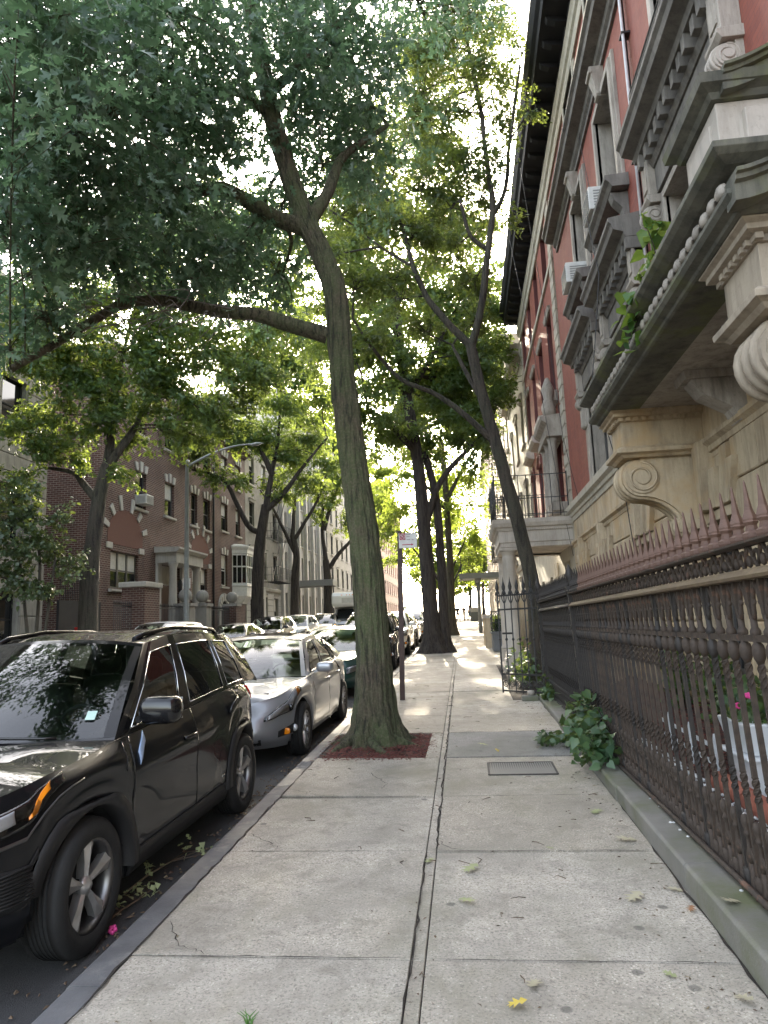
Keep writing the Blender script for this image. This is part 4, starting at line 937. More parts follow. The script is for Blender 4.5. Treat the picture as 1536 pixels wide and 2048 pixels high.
def leaves(name, parent, mat, P, size, shape='mid', droop=.25, updown=.55, rng=nrng, dirs=None, loc=None, fold=.18):
    P = np.asarray(P, float); n = len(P)
    V, T = LEAFSHAPE[shape]; V = np.array(V); T = np.array(T)
    az = rng.uniform(0, 2*np.pi, n); el = rng.normal(-droop, .45, n)
    d = np.stack([np.cos(az)*np.cos(el), np.sin(az)*np.cos(el), np.sin(el)], 1)
    if dirs is not None:
        d = d*.7 + dirs; d /= np.linalg.norm(d, axis=1)[:,None]
    nn = rng.normal(0, updown, (n,3)); nn[:,2] += 1
    s = np.cross(nn, d); s /= np.linalg.norm(s, axis=1)[:,None]+1e-9
    w = np.cross(d, s)
    sz = (np.ones(n)*size if np.isscalar(size) else np.asarray(size))*rng.uniform(.55, 1.35, n)
    curl = rng.normal(.12, .22, n)
    u = V[:,0]; v = V[:,1]
    off = (d[:,None,:]*u[None,:,None] + s[:,None,:]*v[None,:,None] + w[:,None,:]*(fold*np.abs(v)[None,:]*1.2 - curl[:,None]*(u**2)[None,:])[:,:,None])
    co = (P[:,None,:] + sz[:,None,None]*off).reshape(-1,3)
    org = ORG.get(parent, Vector((0,0,0))) if parent else Vector(loc or (0,0,0))
    co = co - np.array(org)
    nv = len(V); tri = (T[None,:,:] + (np.arange(n)*nv)[:,None,None]).reshape(-1,3)
    me = bpy.data.meshes.new(name); me.vertices.add(len(co)); me.vertices.foreach_set('co', co.ravel().astype(np.float32))
    me.loops.add(tri.size); me.loops.foreach_set('vertex_index', tri.ravel().astype(np.int32))
    me.polygons.add(len(tri)); me.polygons.foreach_set('loop_start', (np.arange(len(tri))*3).astype(np.int32)); me.polygons.foreach_set('loop_total', np.full(len(tri), 3, np.int32))
    me.materials.append(mat); me.update(calc_edges=True)
    o = bpy.data.objects.new(name, me); C.objects.link(o)
    if parent: o.parent = parent; ORG[o] = org
    else: o.location = org; ORG[o] = org
    return o
ML_ivy = leafmat('ivy leaf', [(.02,.055,.025),(.045,.10,.04),(.07,.14,.06),(.03,.075,.04)], .25)
ML_shrub = leafmat('garden shrub leaf', [(.02,.055,.02),(.04,.09,.03),(.07,.13,.04)], .3)
# ================================================================ the fence
M_rust = pbr('rust brown iron', (.062,.043,.031), (.031,.023,.018), 30, .75, .6, 110, c3=(.17,.085,.055), c3scale=9, c3lo=.58, c3hi=.72)
M_rspike = pbr('red oxide spike', (.150,.084,.060), (.095,.056,.042), 20, .7, .5, 90, c3=(.13,.07,.055), c3scale=12)
M_dkiron = pbr('dark weathered iron', (.032,.026,.022), (.018,.015,.014), 25, .65, .6, 110, c3=(.09,.06,.045), c3scale=8, c3lo=.6, c3hi=.75)
M_ochre = pbr('ochre moulded iron rail', (.15,.108,.06), (.09,.065,.042), 14, .7, .4, 80)
M_plinth = pbr('mossy bluestone plinth', (.20,.19,.17), (.14,.135,.12), 3, .85, .5, 60, .006, c3=(.11,.12,.06), c3scale=1.7, c3lo=.42, c3hi=.66)
FX, LEAN = 1.37, R(-2.8)
def ptop(y): return .20 + .011*y
pl = thing('fence_plinth', 'low mossy stone plinth carrying the iron fence along the right of the sidewalk', 'plinth', (1.38, 6, g(6)))
y = -1.2
while y < 12.9:
    b = min(y + 1.9, 13.05); m = MB(); o = rnd.uniform(-.006,.006)
    v = []
    for yy in (y+.003, b-.003): v += [(1.145+o, yy, g(yy)-.15), (1.135+o, yy, ptop(yy)+o-.015), (1.15+o, yy, ptop(yy)+o), (1.64, yy, ptop(yy)+o+.006), (1.64, yy, g(yy)-.15)]
    m.add(v, [(0,1,6,5),(1,2,7,6),(2,3,8,7),(3,4,9,8),(0,1,2,3,4),(5,6,7,8,9)]); m.build('block', M_plinth, pl, .006); y = b
def part_copy(o, parent, loc, mats=None):
    c = o.copy(); C.objects.link(c); c.parent = parent; c.location = loc; ORG[c] = ORG[parent]
    for ch in o.children:
        k = ch.copy(); C.objects.link(k); k.parent = c
        if mats: k.material_slots[0].link = 'OBJECT'; k.material_slots[0].material = mats[1]
    if mats: c.material_slots[0].link = 'OBJECT'; c.material_slots[0].material = mats[0]
    return c
ZB = .24                                   # feet
def picket_mesh(m):
    m.bar((0,0,ZB+.10), (0,0,ZB+.50), .023); m.bar((0,0,ZB+.62), (0,0,1.40), .023)
    for (za, zb) in ((ZB+.50, ZB+.62), (1.30, 1.42)):       # twisted lengths
        n = 9; vs = []
        for i in range(n+1):
            a = math.pi*1.5*i/n; z = za+(zb-za)*i/n
            for k in range(4): aa = a+math.pi/4+k*math.pi/2; vs.append((.019*math.cos(aa), .019*math.sin(aa), z))
        m.add(vs, [(i*4+k, i*4+(k+1)%4, (i+1)*4+(k+1)%4, (i+1)*4+k) for i in range(n) for k in range(4)])
    m.lathe([(.0,ZB-.03),(.035,ZB-.03),(.04,ZB),(.028,ZB+.03),(.022,ZB+.06),(.03,ZB+.10),(.02,ZB+.12)], (0,0,0), 10)
    m.lathe([(.016,1.42),(.026,1.44),(.031,1.47),(.026,1.50),(.017,1.51),(.017,1.54),(.025,1.55),(.025,1.565),(.016,1.58),(.015,1.64)], (0,0,0), 10)
    for s_ in (-1, 1):                     # gothic cusps under the rail
        pts = [(0, s_*(.016+.056*t**1.6), 1.62+.17*t) for t in [k/5 for k in range(6)]]; m.tube(pts, .012, 5)
        m.ball((0, s_*.045, 1.695), .011, .011, .016, 6)
    m.bar((0,0,1.64), (0,0,1.80), .03)
def finial_mesh(m):
    m.lathe([(.04,1.965),(.046,1.98),(.046,1.995),(.030,2.005),(.024,2.03),(.034,2.045),(.03,2.052)], (0,0,0), 8, smooth=False)
    m.lathe([(.032,2.052),(.034,2.06),(.019,2.10),(.011,2.16),(.005,2.225),(.0,2.238)], (0,0,0), 4, smooth=False)
def dog_mesh(m):                           # short spindle between two pickets, with its knob
    m.lathe([(.0,ZB-.03),(.035,ZB-.03),(.04,ZB),(.026,ZB+.03),(.018,ZB+.08),(.016,ZB+.16)], (0,0,0), 10)
    m.lathe([(.012,ZB+.16),(.018,ZB+.20),(.012,ZB+.25),(.010,ZB+.29),(.019,ZB+.30),(.019,ZB+.31),(.012,ZB+.32),(.021,ZB+.34),(.024,ZB+.365),(.018,ZB+.39),(.0,ZB+.40)], (0,0,0), 10)
    for s_ in (-1, 1): m.tube([(0, s_*.052*math.sin(math.pi*t), ZB+.08+.16*t) for t in [k/6 for k in range(7)]], .009, 5)
def frieze_mesh(m, ya, yb):
    st = .155; n = int(round((yb-ya)/st))
    for k in range(n):
        y = ya+(k+.5)*st
        m.tube([(0, y+.030*math.cos(a*.5236), 1.893+.030*math.sin(a*.5236)) for a in range(13)], .009, 5)
        m.tube([(0, y-.07, 1.95), (0, y-.048, 1.915), (0, y-.022, 1.86)], .010, 5); m.tube([(0, y+.07, 1.95), (0, y+.048, 1.915), (0, y+.022, 1.86)], .010, 5)
        m.tube([(0, y, 1.863), (0, y, 1.845)], .011, 5); m.ball((0, y-.071, 1.875), .016, .016, .03, 6)
def fence(label, ya, yb, spike_from, rusty):
    f = thing('iron_fence', label, 'fence', (FX, (ya+yb)/2, 0), (0, LEAN, 0), 'iron fence panels along the areaway'); ym = (ya+yb)/2
    ORG[f] = Vector((0,0,0))
    st = .155; n = int((yb-ya)/st)
    A = ya-ym; B = yb-ym
    m = MB(); m.tube([(-.045,A,ZB+.055),(-.045,B,ZB+.055)], .016, 8); m.build('bottom_rail', M_rust, f)
    m = MB(); m.prism([(-.055,1.80),(-.060,1.815),(-.035,1.835),(-.028,1.845),(.028,1.845),(.035,1.835),(.06,1.815),(.055,1.80),(0,1.795)], lambda p, q, t: (p, t, q), A, B); m.build('middle_rail', M_ochre if rusty else M_dkiron, f)
    m = MB(); m.prism([(-.03,1.945),(-.055,1.955),(-.055,1.965),(.055,1.965),(.055,1.955),(.03,1.945)], lambda p, q, t: (p, t, q), A, B); m.build('top_rail', M_rust if rusty else M_dkiron, f)
    m = MB(); m.bar((0,A,1.53), (0,B,1.53), .022, .03); m.build('upper_band', M_rust if rusty else M_dkiron, f)
    m = MB(); frieze_mesh(m, A, B); m.build('frieze', M_rust if rusty else M_dkiron, f)
    first = None
    for k in range(n):
        yy = A+(k+.5)*st; rust = rusty and (yy+ym) < spike_from
        mt = (M_rust if rust and rnd.random() < .7 else M_dkiron, M_rspike if rust else M_dkiron)
        if first is None:
            m = MB(); picket_mesh(m); pk = m.build('picket', mt[0], f); q = MB(); finial_mesh(q); q.build('finial', mt[1], pk); pk.location = (0, yy, 0); first = pk
            m = MB(); dog_mesh(m); dg = m.build('spindle', M_rust, f); dg.location = (0, yy+st/2, 0)
        else:
            part_copy(first, f, (0, yy, 0), mt); part_copy(dg, f, (0, yy+st/2, 0), (M_rust if rust else M_dkiron, None))
    return f
def fpost(label, x, y, h, zb):
    p = thing('fence_post', label, 'post', (x, y, zb), (0, LEAN, 0), 'fence posts along the areaway'); ORG[p] = Vector((0,0,0))
    m = MB(); m.box(-.05,.05,-.05,.05,-.05,h-zb)
    for k in range(8): m.ball((-.055, 0, .3+k*.19), .012, .02, .03, 6)
    m.build('shaft', M_dkiron, p, .006)
    m = MB(); m.box(-.07,.07,-.07,.07,h-zb,h-zb+.05); m.lathe([(.05,.05),(.03,.09),(.05,.14),(.06,.19),(.03,.26),(.0,.33)], (0,0,h-zb), 10); m.box(-.07,.07,-.07,.07,-.06,.12); m.build('cap', M_dkiron, p)
fence('nearest iron fence panel with rust red spikes and ochre rail', 2.0, 8.98, 8.3, True)
fence('black iron fence panel between the two posts before the open gate', 9.1, 12.92, 0, False)
fpost('black iron fence post where the rusty fence panel meets the black one', FX-.01, 9.04, 2.0, ptop(9)); fpost('black iron gate post holding the open gate', FX-.02, 13.0, 2.05, ptop(13))
pn = thing('privacy_panel', 'black sheet panel fixed behind the black iron fence panel', 'panel', (1.48, 11, .5)); m = MB(); m.box(1.475,1.49,9.15,12.9,.72,1.52); m.build('sheet', M_black, pn)
# the open gate
ga = thing('iron_gate', 'open black iron gate with spear finials and ring scrolls swung over the sidewalk', 'gate', (1.26, 13.12, g(13.1)))
ha = Vector((1.26,13.12,0)); hb_ = Vector((.57,13.78,0)); dz = g(13.8)+.06
for z in (dz+.02, dz+.32, dz+1.50, dz+1.76): m = MB(); m.bar(ha+Vector((0,0,z)), hb_+Vector((0,0,z)), .03); m.build('rail', M_iron, ga)
for k in range(7):
    p = ha.lerp(hb_, k/6); m = MB(); m.bar(p+Vector((0,0,dz-.02)), p+Vector((0,0,dz+1.8)), .03 if k in (0,6) else .022)
    for z in (dz+.95, dz+.38): m.lathe([(.012,z-.03),(.028,z),(.012,z+.03)], (p.x,p.y,0), 8)
    m.lathe([(.012,dz+1.76),(.035,dz+1.80),(.014,dz+1.83),(.03,dz+1.88),(.036,dz+1.92),(.012,dz+2.02),(0,dz+2.12)], (p.x,p.y,0), 8)
    d = (hb_-ha).normalized()
    for s_ in (-1, 1): m.tube([p+d*s_*(.012+.045*math.sin(math.pi*t))+Vector((0,0,dz+1.62+.24*t)) for t in [q/6 for q in range(7)]], .010, 5)
    m.build('picket', M_iron, ga)
m = MB(); d = (hb_-ha).normalized()
for k in range(6):
    c_ = ha.lerp(hb_, (k+.5)/6)+Vector((0,0,dz+.15)); m.tube([c_+d*.055*math.cos(a*.45)+Vector((0,0,.055*math.sin(a*.45))) for a in range(15)], .010, 5); m.tube([c_+d*.025*math.cos(a*.45)+Vector((0,0,.025*math.sin(a*.45))) for a in range(15)], .008, 5)
m.build('scroll', M_iron, ga)
m = MB(); p = ha.lerp(hb_, .92); m.bar(p+Vector((0,0,dz+1.06)), ha.lerp(hb_, .7)+Vector((0,0,dz+1.06)), .035); m.build('latch', M_iron, ga)
ds = thing('stone_block', 'small stone block on the sidewalk stopping the open gate', 'stone', (.98, 12.85, g(12.85))); m = MB(); m.box(.84,1.12,12.77,12.95,g(12.85)-.01,g(12.85)+.09); m.build('block', M_plinth, ds, .02)
m = MB(); m.lathe([(.05,.09),(.07,.13),(.05,.17),(.0,.18)], (1.0,12.86,g(12.85)), 8); m.build('lump', M_stone, ds)
# sidewalk hatch grating
gr = thing('sidewalk_grate', 'rectangular perforated metal hatch set flush in the sidewalk', 'grate', (.44, 7.66, g(7.66)))
m = MB(); x0_, x1_, y0_, y1_ = .12, .78, 7.40, 7.94
vs = [(x, yy, g(yy)+.006) for yy in (y0_, y1_) for x in (x0_, x1_)]; m.add(vs, [(0,1,3,2)])
t = NT('perforated hatch'); co = t.coord('World', (1,1,1)); v_ = t.new('ShaderNodeTexVoronoi'); v_.inputs['Scale'].default_value = 44; v_.inputs['Randomness'].default_value = 0; t.link(co, v_.inputs['Vector'])
t.bsdf(t.ramp(v_.outputs['Distance'], [(.30,(.015,.014,.014)),(.40,(.21,.20,.18))]), .9, v_.outputs['Distance'], .6, .01); m.build('plate', t.mat, gr)
m = MB()
for (a, b) in (((x0_,y0_),(x1_,y0_)),((x0_,y1_),(x1_,y1_)),((x0_,y0_),(x0_,y1_)),((x1_,y0_),(x1_,y1_))): m.bar((*a,g(a[1])+.002), (*b,g(b[1])+.002), .02, .014)
m.build('frame', M_dkiron, gr)
# ================================================================ areaway garden
def gz(x, y): return .20+.009*y+.32*max(0, (x-2.0)/.75)**1.3
m = MB(); m.grid(lambda u, v: Vector((1.64+1.12*u, -1+14.2*v, gz(1.64+1.12*u, -1+14.2*v))), 10, 30); tag(m.build('garden_soil', M_mulch), kind='structure')
chips('garden_mulch', M_shred, [(1.95,2.74,2,9.5)], 3800, (.04,.09), (.008,.02), lambda x, y: gz(x, y), 'red shredded mulch filling the narrow garden behind the fence', 'mulch')
t = NT('white pebble'); t.bsdf(t.ramp(t.island(), [(0,(.55,.55,.54)),(.5,(.7,.7,.69)),(1,(.42,.43,.44))]), .6)
m = MB()
for i in range(1300):
    x = rnd.uniform(1.58,1.9) if i > 25 else rnd.uniform(1.25,1.6); yy = rnd.uniform(2.2,8.6); r = rnd.uniform(.012,.024) if i > 25 else .012
    zz = (gz(x,yy) if x > 1.64 else ptop(yy))+r*.4
    m.lathe([(0,-r*.7),(r,-.1*r),(r*.8,r*.4),(0,r*.7)], (x,yy,zz), 6, squash=rnd.uniform(.6,1))
tag(m.build('white_pebbles', t.mat, recalc=False), 'white pebbles strewn between the fence foot and the brick edging', 'pebbles', kind='stuff')
M_terra = pbr('terracotta edging', (.36,.12,.075), (.27,.085,.055), 8, .8, .3, 50)
k = 0; yy = 2.4
while yy < 6.3:
    e = thing('edging_brick', ['terracotta edging brick nearest the camera end of the garden','terracotta edging brick second along the pebble strip','terracotta edging brick in the middle of the pebble strip','terracotta edging brick fourth along the pebble strip','terracotta edging brick just before the white planter','terracotta edging brick at the far end beside the planter'][min(k,5)], 'brick', (1.95, yy+.3, gz(1.95,yy)), group='terracotta edging bricks in the garden')
    m = MB(); m.tube([(1.95,yy,gz(1.95,yy)+.05),(1.95,yy+.62,gz(1.95,yy+.62)+.05)], .085, 10); m.build('brick', M_terra, e, .01); yy += .66; k += 1
M_pot = pbr('white glazed planter', (.66,.68,.70), (.60,.62,.64), 2, .35, .05, 20)
pt = thing('flower_planter', 'white tapered square planter with pink and white flowers behind the fence', 'planter', (2.22, 5.85, gz(2.2,5.85)))
def frust(m, x, yy, r0, r1, z0, z1): m.add([(x+sx*r, yy+sy*r, z) for r, z in ((r0,z0),(r1,z1)) for sx, sy in ((-1,-1),(1,-1),(1,1),(-1,1))], [(0,1,2,3),(4,5,6,7),(0,1,5,4),(1,2,6,5),(2,3,7,6),(3,0,4,7)])
zz = gz(2.2,5.85)-.08; m = MB(); frust(m, 2.22, 5.85, .20, .27, zz, zz+.36); m.build('pot', M_pot, pt, .012); m = MB(); frust(m, 2.22, 5.85, .31, .31, zz+.36, zz+.39); frust(m, 2.22, 5.85, .25, .30, zz+.391, zz+.62); m.build('trough', M_pot, pt, .012)
fl = thing('flowering_plant', 'bushy plant with pink and white blossoms growing in the white planter', 'plant', (2.22, 5.85, zz+.6))
P = [(2.22+rnd.gauss(0,.15), 5.85+rnd.gauss(0,.17), zz+.62+abs(rnd.gauss(0,.12))) for _ in range(420)]; leaves('foliage', fl, ML_shrub, P, .07, 'blob')
def petals(par, pts, mat, nm='blossom'):
    for x, yy_, z in pts:
        m = MB()
        for k in range(5):
            a = k*1.2566; m.ball((x+.016*math.cos(a), yy_+.016*math.sin(a)*.7, z+.016*math.sin(a)*.7), .014, .012, .014, 6)
        m.build(nm, mat, par)
M_pink = plain('pink petal', (.75,.07,.30), .6); M_wpet = plain('white petal', (.78,.78,.76), .6)
petals(fl, [(2.05,5.78,zz+.80),(2.12,5.62,zz+.86),(1.99,5.85,zz+.72)], M_pink); petals(fl, [(2.2,5.56,zz+.80),(2.28,5.5,zz+.78),(2.22,5.6,zz+.70),(2.3,5.62,zz+.88)], M_wpet)
wf = thing('picket_edging', 'low white garden edging fence with two rails on the mulch', 'edging', (2.0, 7.3, gz(2,7.3)))
for i, yy in enumerate((6.55,6.9,7.25,7.6,7.95,8.3)):
    m = MB(); z = gz(2.02,yy); m.prism([(-.022,z-.02),(.022,z-.02),(.022,z+.34),(0,z+.38),(-.022,z+.34)], lambda p, q, t: (t, yy+p, q), 2.0, 2.018); m.build('picket', M_pot, wf)
for zz_ in (.12, .26):
    m = MB(); m.bar((2.026,6.45,gz(2,6.45)+zz_), (2.026,8.4,gz(2,8.4)+zz_), .035, .016, up=(1,0,0)); m.build('rail', M_pot, wf)
def shrub(label, x, y, z, rx, ry, rz, n, size, mat=None, shape='blob', name='shrub', stems=5):
    t_ = thing(name, label, 'plant', (x, y, z)); m = MB(); tips = []
    for k in range(stems):
        a = rnd.uniform(0,6.28); e = Vector((x+rx*.7*math.cos(a), y+ry*.7*math.sin(a), z+rz*rnd.uniform(.9,1.6))); b = Vector((x+rx*.12*math.cos(a), y+ry*.12*math.sin(a), z-.03))
        mid = (b+e)/2+Vector((0,0,rz*.2)); m.tube([b, (b+mid)/2+Vector((0,0,.05*rz)), mid, e], [.014*rz+.004,.012*rz+.004,.009*rz+.003,.004], 5); tips += [mid, e]
    m.build('stems', M_bark3 if 'M_bark3' in globals() else M_soil, t_)
    P = []
    for i in range(n):
        c_ = rnd.choice(tips); P.append((c_.x+rnd.gauss(0,rx*.38), c_.y+rnd.gauss(0,ry*.38), max(z+.03, c_.z+rnd.gauss(0,rz*.3))))
    leaves('foliage', t_, mat or ML_shrub, P, size, shape); return t_
for lab, y, h in (('leafy garden shrub against the stone wall nearest the white planter', 5.3, .34), ('leafy garden shrub against the stone wall beyond the white planter', 6.9, .30), ('taller leafy garden shrub against the stone wall behind the white edging', 8.2, .42), ('leafy garden shrub against the stone wall beside the iron fence post', 9.4, .42), ('spiky garden plant against the stone wall at the near end', 4.2, .36)):
    shrub(lab, 2.55, y, gz(2.55,y), .18, .38, h, 420, .075)
# ivy spilling through the fence
iv = thing('ivy_plant', 'dark green ivy spilling through the fence onto the sidewalk', 'plant', (1.2, 7.9, ptop(8)))
m = MB()
for k in range(10):
    a = Vector((1.5,rnd.uniform(7.4,8.6),ptop(8))); b = Vector((rnd.uniform(.98,1.3),rnd.uniform(7.0,8.5),rnd.uniform(.25,.8))); m.tube([a, (a+b)/2+Vector((0,0,.25)), b], [.008,.006,.003], 5)
m.build('stems', M_soil, iv)
P = []
for i in range(520):
    t_ = rnd.random(); yy = 7.05+1.6*t_; hh = .22+.42*math.exp(-((yy-8.15)/.42)**2)+.25*math.exp(-((yy-7.35)/.3)**2)
    P.append((1.20+rnd.gauss(0,.10)-.05*(yy<7.5), yy+rnd.gauss(0,.05), g(yy)+.06+rnd.random()**.7*hh))
P += [(rnd.uniform(.72,1.1), rnd.uniform(8.6,9.1), g(8.8)+rnd.uniform(.02,.14)) for _ in range(70)]
leaves('foliage', iv, ML_ivy, P, .088, 'ivy', .35)
i2 = thing('ivy_plant', 'small dark plant at the gate post foot behind the black panel', 'plant', (1.32, 12.5, ptop(12.5)))
leaves('foliage', i2, ML_ivy, [(1.28+rnd.gauss(0,.07), 12.55+rnd.gauss(0,.25), ptop(12.5)+abs(rnd.gauss(0,.14))) for _ in range(150)], .08, 'ivy'); m = MB(); m.tube([(1.5,12.6,ptop(12)),(1.3,12.5,ptop(12)+.2)], .006, 5); m.build('stems', M_soil, i2)
i3 = thing('shrub', 'small shrub behind the open gate at the porch foot', 'plant', (1.1, 15, g(15)))
leaves('foliage', i3, ML_ivy, [(1.12+rnd.gauss(0,.14), 15.2+rnd.gauss(0,.5), g(15.2)+.08+abs(rnd.gauss(0,.32))) for _ in range(360)], .10, 'ivy'); m = MB(); m.tube([(1.1,15.2,g(15)),(1.1,15.2,g(15)+.5)], .012, 5); m.build('stems', M_soil, i3)
spn = thing('ledge_sprout', 'young broadleaf sprout growing from the balcony ledge', 'plant', (1.75, 5.9, 4.35))
m = MB(); tips = []
for (dx, dy, dz_) in ((-.12,.25,.15),(-.10,-.1,.42),(-.16,.5,-.03),(-.02,.1,.30),(-.12,.75,-.22)):
    a = Vector((1.72,5.7,4.33)); b = a+Vector((dx,dy,dz_)); m.tube([a, (a+b)/2+Vector((0,0,.09)), b], [.007,.005,.003], 5); tips += [b, (a+b*2)/3]
m.build('stems', M_soil, spn); P = [tuple(Vector(rnd.choice(tips))+Vector((rnd.gauss(0,.05),rnd.gauss(0,.09),rnd.gauss(0,.06)))) for _ in range(60)]
leaves('foliage', spn, leafmat('bright sprout leaf', [(.04,.12,.03),(.08,.20,.04),(.05,.14,.06)], .5), P, .12, 'ivy', .4)
hedge = thing('hedge', 'clipped dark hedge growing in the grey planter box', 'hedge', (1.3, 27, g(27)+.7))
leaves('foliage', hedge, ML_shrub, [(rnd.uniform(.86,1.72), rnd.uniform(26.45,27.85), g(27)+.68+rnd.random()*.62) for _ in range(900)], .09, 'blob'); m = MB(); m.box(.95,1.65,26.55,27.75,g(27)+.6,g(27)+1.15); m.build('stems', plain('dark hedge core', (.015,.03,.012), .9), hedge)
# ================================================================ vehicles
def paint(name, c, flake=0, rough=.28, metal=0., spec=.5):
    t = NT(name); b = t.bsdf(c, rough, Metallic=metal, Coat_Weight=1., Coat_Roughness=.02, Specular_IOR_Level=spec, Coat_IOR=1.34); return t.mat
P_black = paint('black car paint', (.003,.0034,.0048), rough=.5, spec=.12); P_silver = paint('silver car paint', (.31,.315,.33), metal=.5, rough=.36); P_green = paint('dark green car paint', (.012,.045,.038), metal=.2)
P_white = paint('white car paint', (.66,.66,.65)); P_beige = paint('beige metallic car paint', (.42,.38,.31), metal=.4); P_dgrey = paint('dark grey car paint', (.03,.032,.036), metal=.3); P_navy = paint('navy car paint', (.012,.016,.03), metal=.2)
M_clad = pbr('black body cladding', (.011,.011,.012), (.008,.008,.009), 8, .6, .25, 260, .001)
M_tyre = pbr('tyre rubber', (.009,.009,.0095), (.015,.0145,.014), 18, .8, .3, 120)
M_alloy = plain('machined alloy', (.55,.54,.53), .3, Metallic=.75); M_alloyd = plain('dark alloy', (.16,.155,.155), .35, Metallic=.9)
M_trim = plain('black gloss trim', (.008,.008,.009), .12); M_chrome = plain('chrome trim', (.62,.62,.62), .12, Metallic=1.)
M_in = plain('dark cabin trim', (.02,.02,.021), .8); M_seat = plain('grey seat fabric', (.045,.044,.043), .9)
M_glass = glassmat('windscreen glass', (.52,.60,.56), .004, 1.62); M_glassd = glassmat('tinted side glass', (.22,.25,.24), .004, 1.55); M_lens = glassmat('lamp lens', (.9,.9,.9), .01, 1.5)
M_refl = plain('lamp reflector', (.60,.61,.62), .25, Metallic=.35); M_amber = plain('amber lamp', (.85,.26,.01), .2); M_redl = plain('red tail lamp', (.45,.012,.01), .15); M_drl = plain('white light guide', (.75,.78,.82), .25)
M_headlit = emis('lit headlamp', (1,.82,.55), 22); M_amberlit = emis('lit amber lamp', (1,.42,.06), 6)
M_sticker = plain('pale sticker', (.45,.62,.55), .6); M_plate = plain('number plate', (.62,.58,.42), .5)
def interp(tab, x):
    if x <= tab[0][0]: return tab[0][1]
    for (a, va), (b, vb) in zip(tab, tab[1:]):
        if x <= b:
            t = (x-a)/(b-a); return va+(vb-va)*(t*t*(3-2*t)*.5+t*.5)
    return tab[-1][1]
def car(name, label, cat, P, loc, heading=-90, slope=True, group=None):
    """x forward, y left, z up, origin on the road under the middle"""
    X, Y = loc; z = g(Y)-.125
    root = thing(name, label, cat, (X, Y, z), (0, 0, 0), group)
    pitch = math.atan(S)
    root.rotation_mode = 'XYZ'; root.matrix_world = Matrix.Translation((X, Y, z)) @ Matrix.Rotation(pitch, 4, 'X') @ Matrix.Rotation(R(heading), 4, 'Z')
    ORG[root] = Vector((0,0,0))
    L, W_ = P['L'], P['W']; xf, xr = P['nose'], P['nose']-L; hw = W_/2
    ax = (P['ax'], P['ax']-P['wb']); WR = P['wr']; AR = P.get('ar', WR+.055); n_ = P.get('n', 5.)
    N = P.get('N', 240)
    # plan outline, uniform by arc length
    raw = []
    for i in range(4000):
        a = 2*math.pi*i/4000; c, s = math.cos(a), math.sin(a); raw.append((math.copysign(abs(c)**(2/n_), c), math.copysign(abs(s)**(2/n_), s)))
    acc = [0]
    for p, q in zip(raw, raw[1:]+raw[:1]): acc.append(acc[-1]+math.hypot((p[0]-q[0])*L/2, (p[1]-q[1])*hw))
    def outline(s):
        t = (s % 1)*acc[-1]; lo, hi = 0, 4000
        while hi-lo > 1:
            m_ = (lo+hi)//2
            if acc[m_] <= t: lo = m_
            else: hi = m_
        f = (t-acc[lo])/max(1e-9, acc[lo+1]-acc[lo]); p, q = raw[lo], raw[(lo+1) % 4000]
        return p[0]+(q[0]-p[0])*f, p[1]+(q[1]-p[1])*f
    sill, zs_t, wt, nt, rt = P['sill'], P['shoulder'], P['wprof'], P['nprof'], P['rprof']
    def pt(s, t, off=0):
        ox, oy = outline(s)
        fx_ = xf-interp(nt, t); rx_ = xr+interp(rt, t); mid = (xf+xr)/2
        x = mid+ox*(fx_-mid) if ox > 0 else mid+ox*(mid-rx_)
        xs = x
        w = hw*interp(wt, t)*interp(P['taper'], x)
        y = oy*w
        zl = interp(P['low'], x) if 'low' in P else sill
        if abs(oy) > .80:
            for a in ax:
                d = x-a
                if abs(d) < AR: zl = max(zl, WR+math.sqrt(AR*AR-d*d)*P.get('arsq', 1.))
        zz = zl+(interp(zs_t, x)-zl)*t
        # slight flare over the wheels
        if abs(oy) > .8:
            for a in ax:
                d = abs(x-a)
                if d < AR*1.5: y += math.copysign(.022*(1-(d/(AR*1.5))**2)*max(0, 1-t*1.2), oy)
        if off:
            e = 2e-3; p0 = Vector((x,y,zz)); p1 = Vector(pt(s+e, t)); p2 = Vector(pt(s, min(1, t+.02))) if t < .97 else Vector(pt(s, t-.02))
            nn = (p1-p0).cross(p2-p0)*(1 if t < .97 else -1); nn.normalize(); return tuple(p0+nn*off)
        return (x, y, zz)
    TR = [0,.02,.06,.12,.2,.3,.4,.5,.6,.7,.78,.85,.91,.95,.98,1.]
    m = MB(); nT = len(TR)
    vs = [pt(i/N, t) for t in TR for i in range(N)]
    sp = P.get('split', -1)
    for j in range(nT-1):
        for i in range(N):
            q = (j*N+i, j*N+(i+1)%N, (j+1)*N+(i+1)%N, (j+1)*N+i)
            m.add([], []); m.f.append(q); m.m.append(1 if TR[j] < sp else 0); m.sm.append(True)
    m.v = [tuple(v) for v in vs]
    # wheel housing: the lower edge turned inwards
    b0 = len(m.v)
    for i in range(N):
        p = vs[i]; m.v.append((p[0], p[1]*.62, p[2]))
    for i in range(N): m.f.append((i, (i+1)%N, b0+(i+1)%N, b0+i)); m.m.append(2); m.sm.append(False)
    # crowned top (bonnet, scuttle, boot)
    top = [vs[(nT-1)*N+i] for i in range(N)]; crown = P.get('crown', .05); K = 12
    half = N//2; rows = []
    for i in range(half+1):
        a, b = Vector(top[i]), Vector(top[(-i) % N]); row = []
        for k in range(K+1):
            f = k/K; p = a.lerp(b, f); yy = 2*f-1; edge = min(1, abs(a.y-b.y)/(hw*1.2))
            p.z += crown*edge*(1-abs(yy)**2.6) + P.get('ridge', 0)*edge*math.exp(-((abs(yy)-.62)/.13)**2)*(1 if a.x > P['cowl'] else 0); row.append(p)
        rows.append(row)
    base = len(m.v); m.v += [tuple(p) for r in rows for p in r]
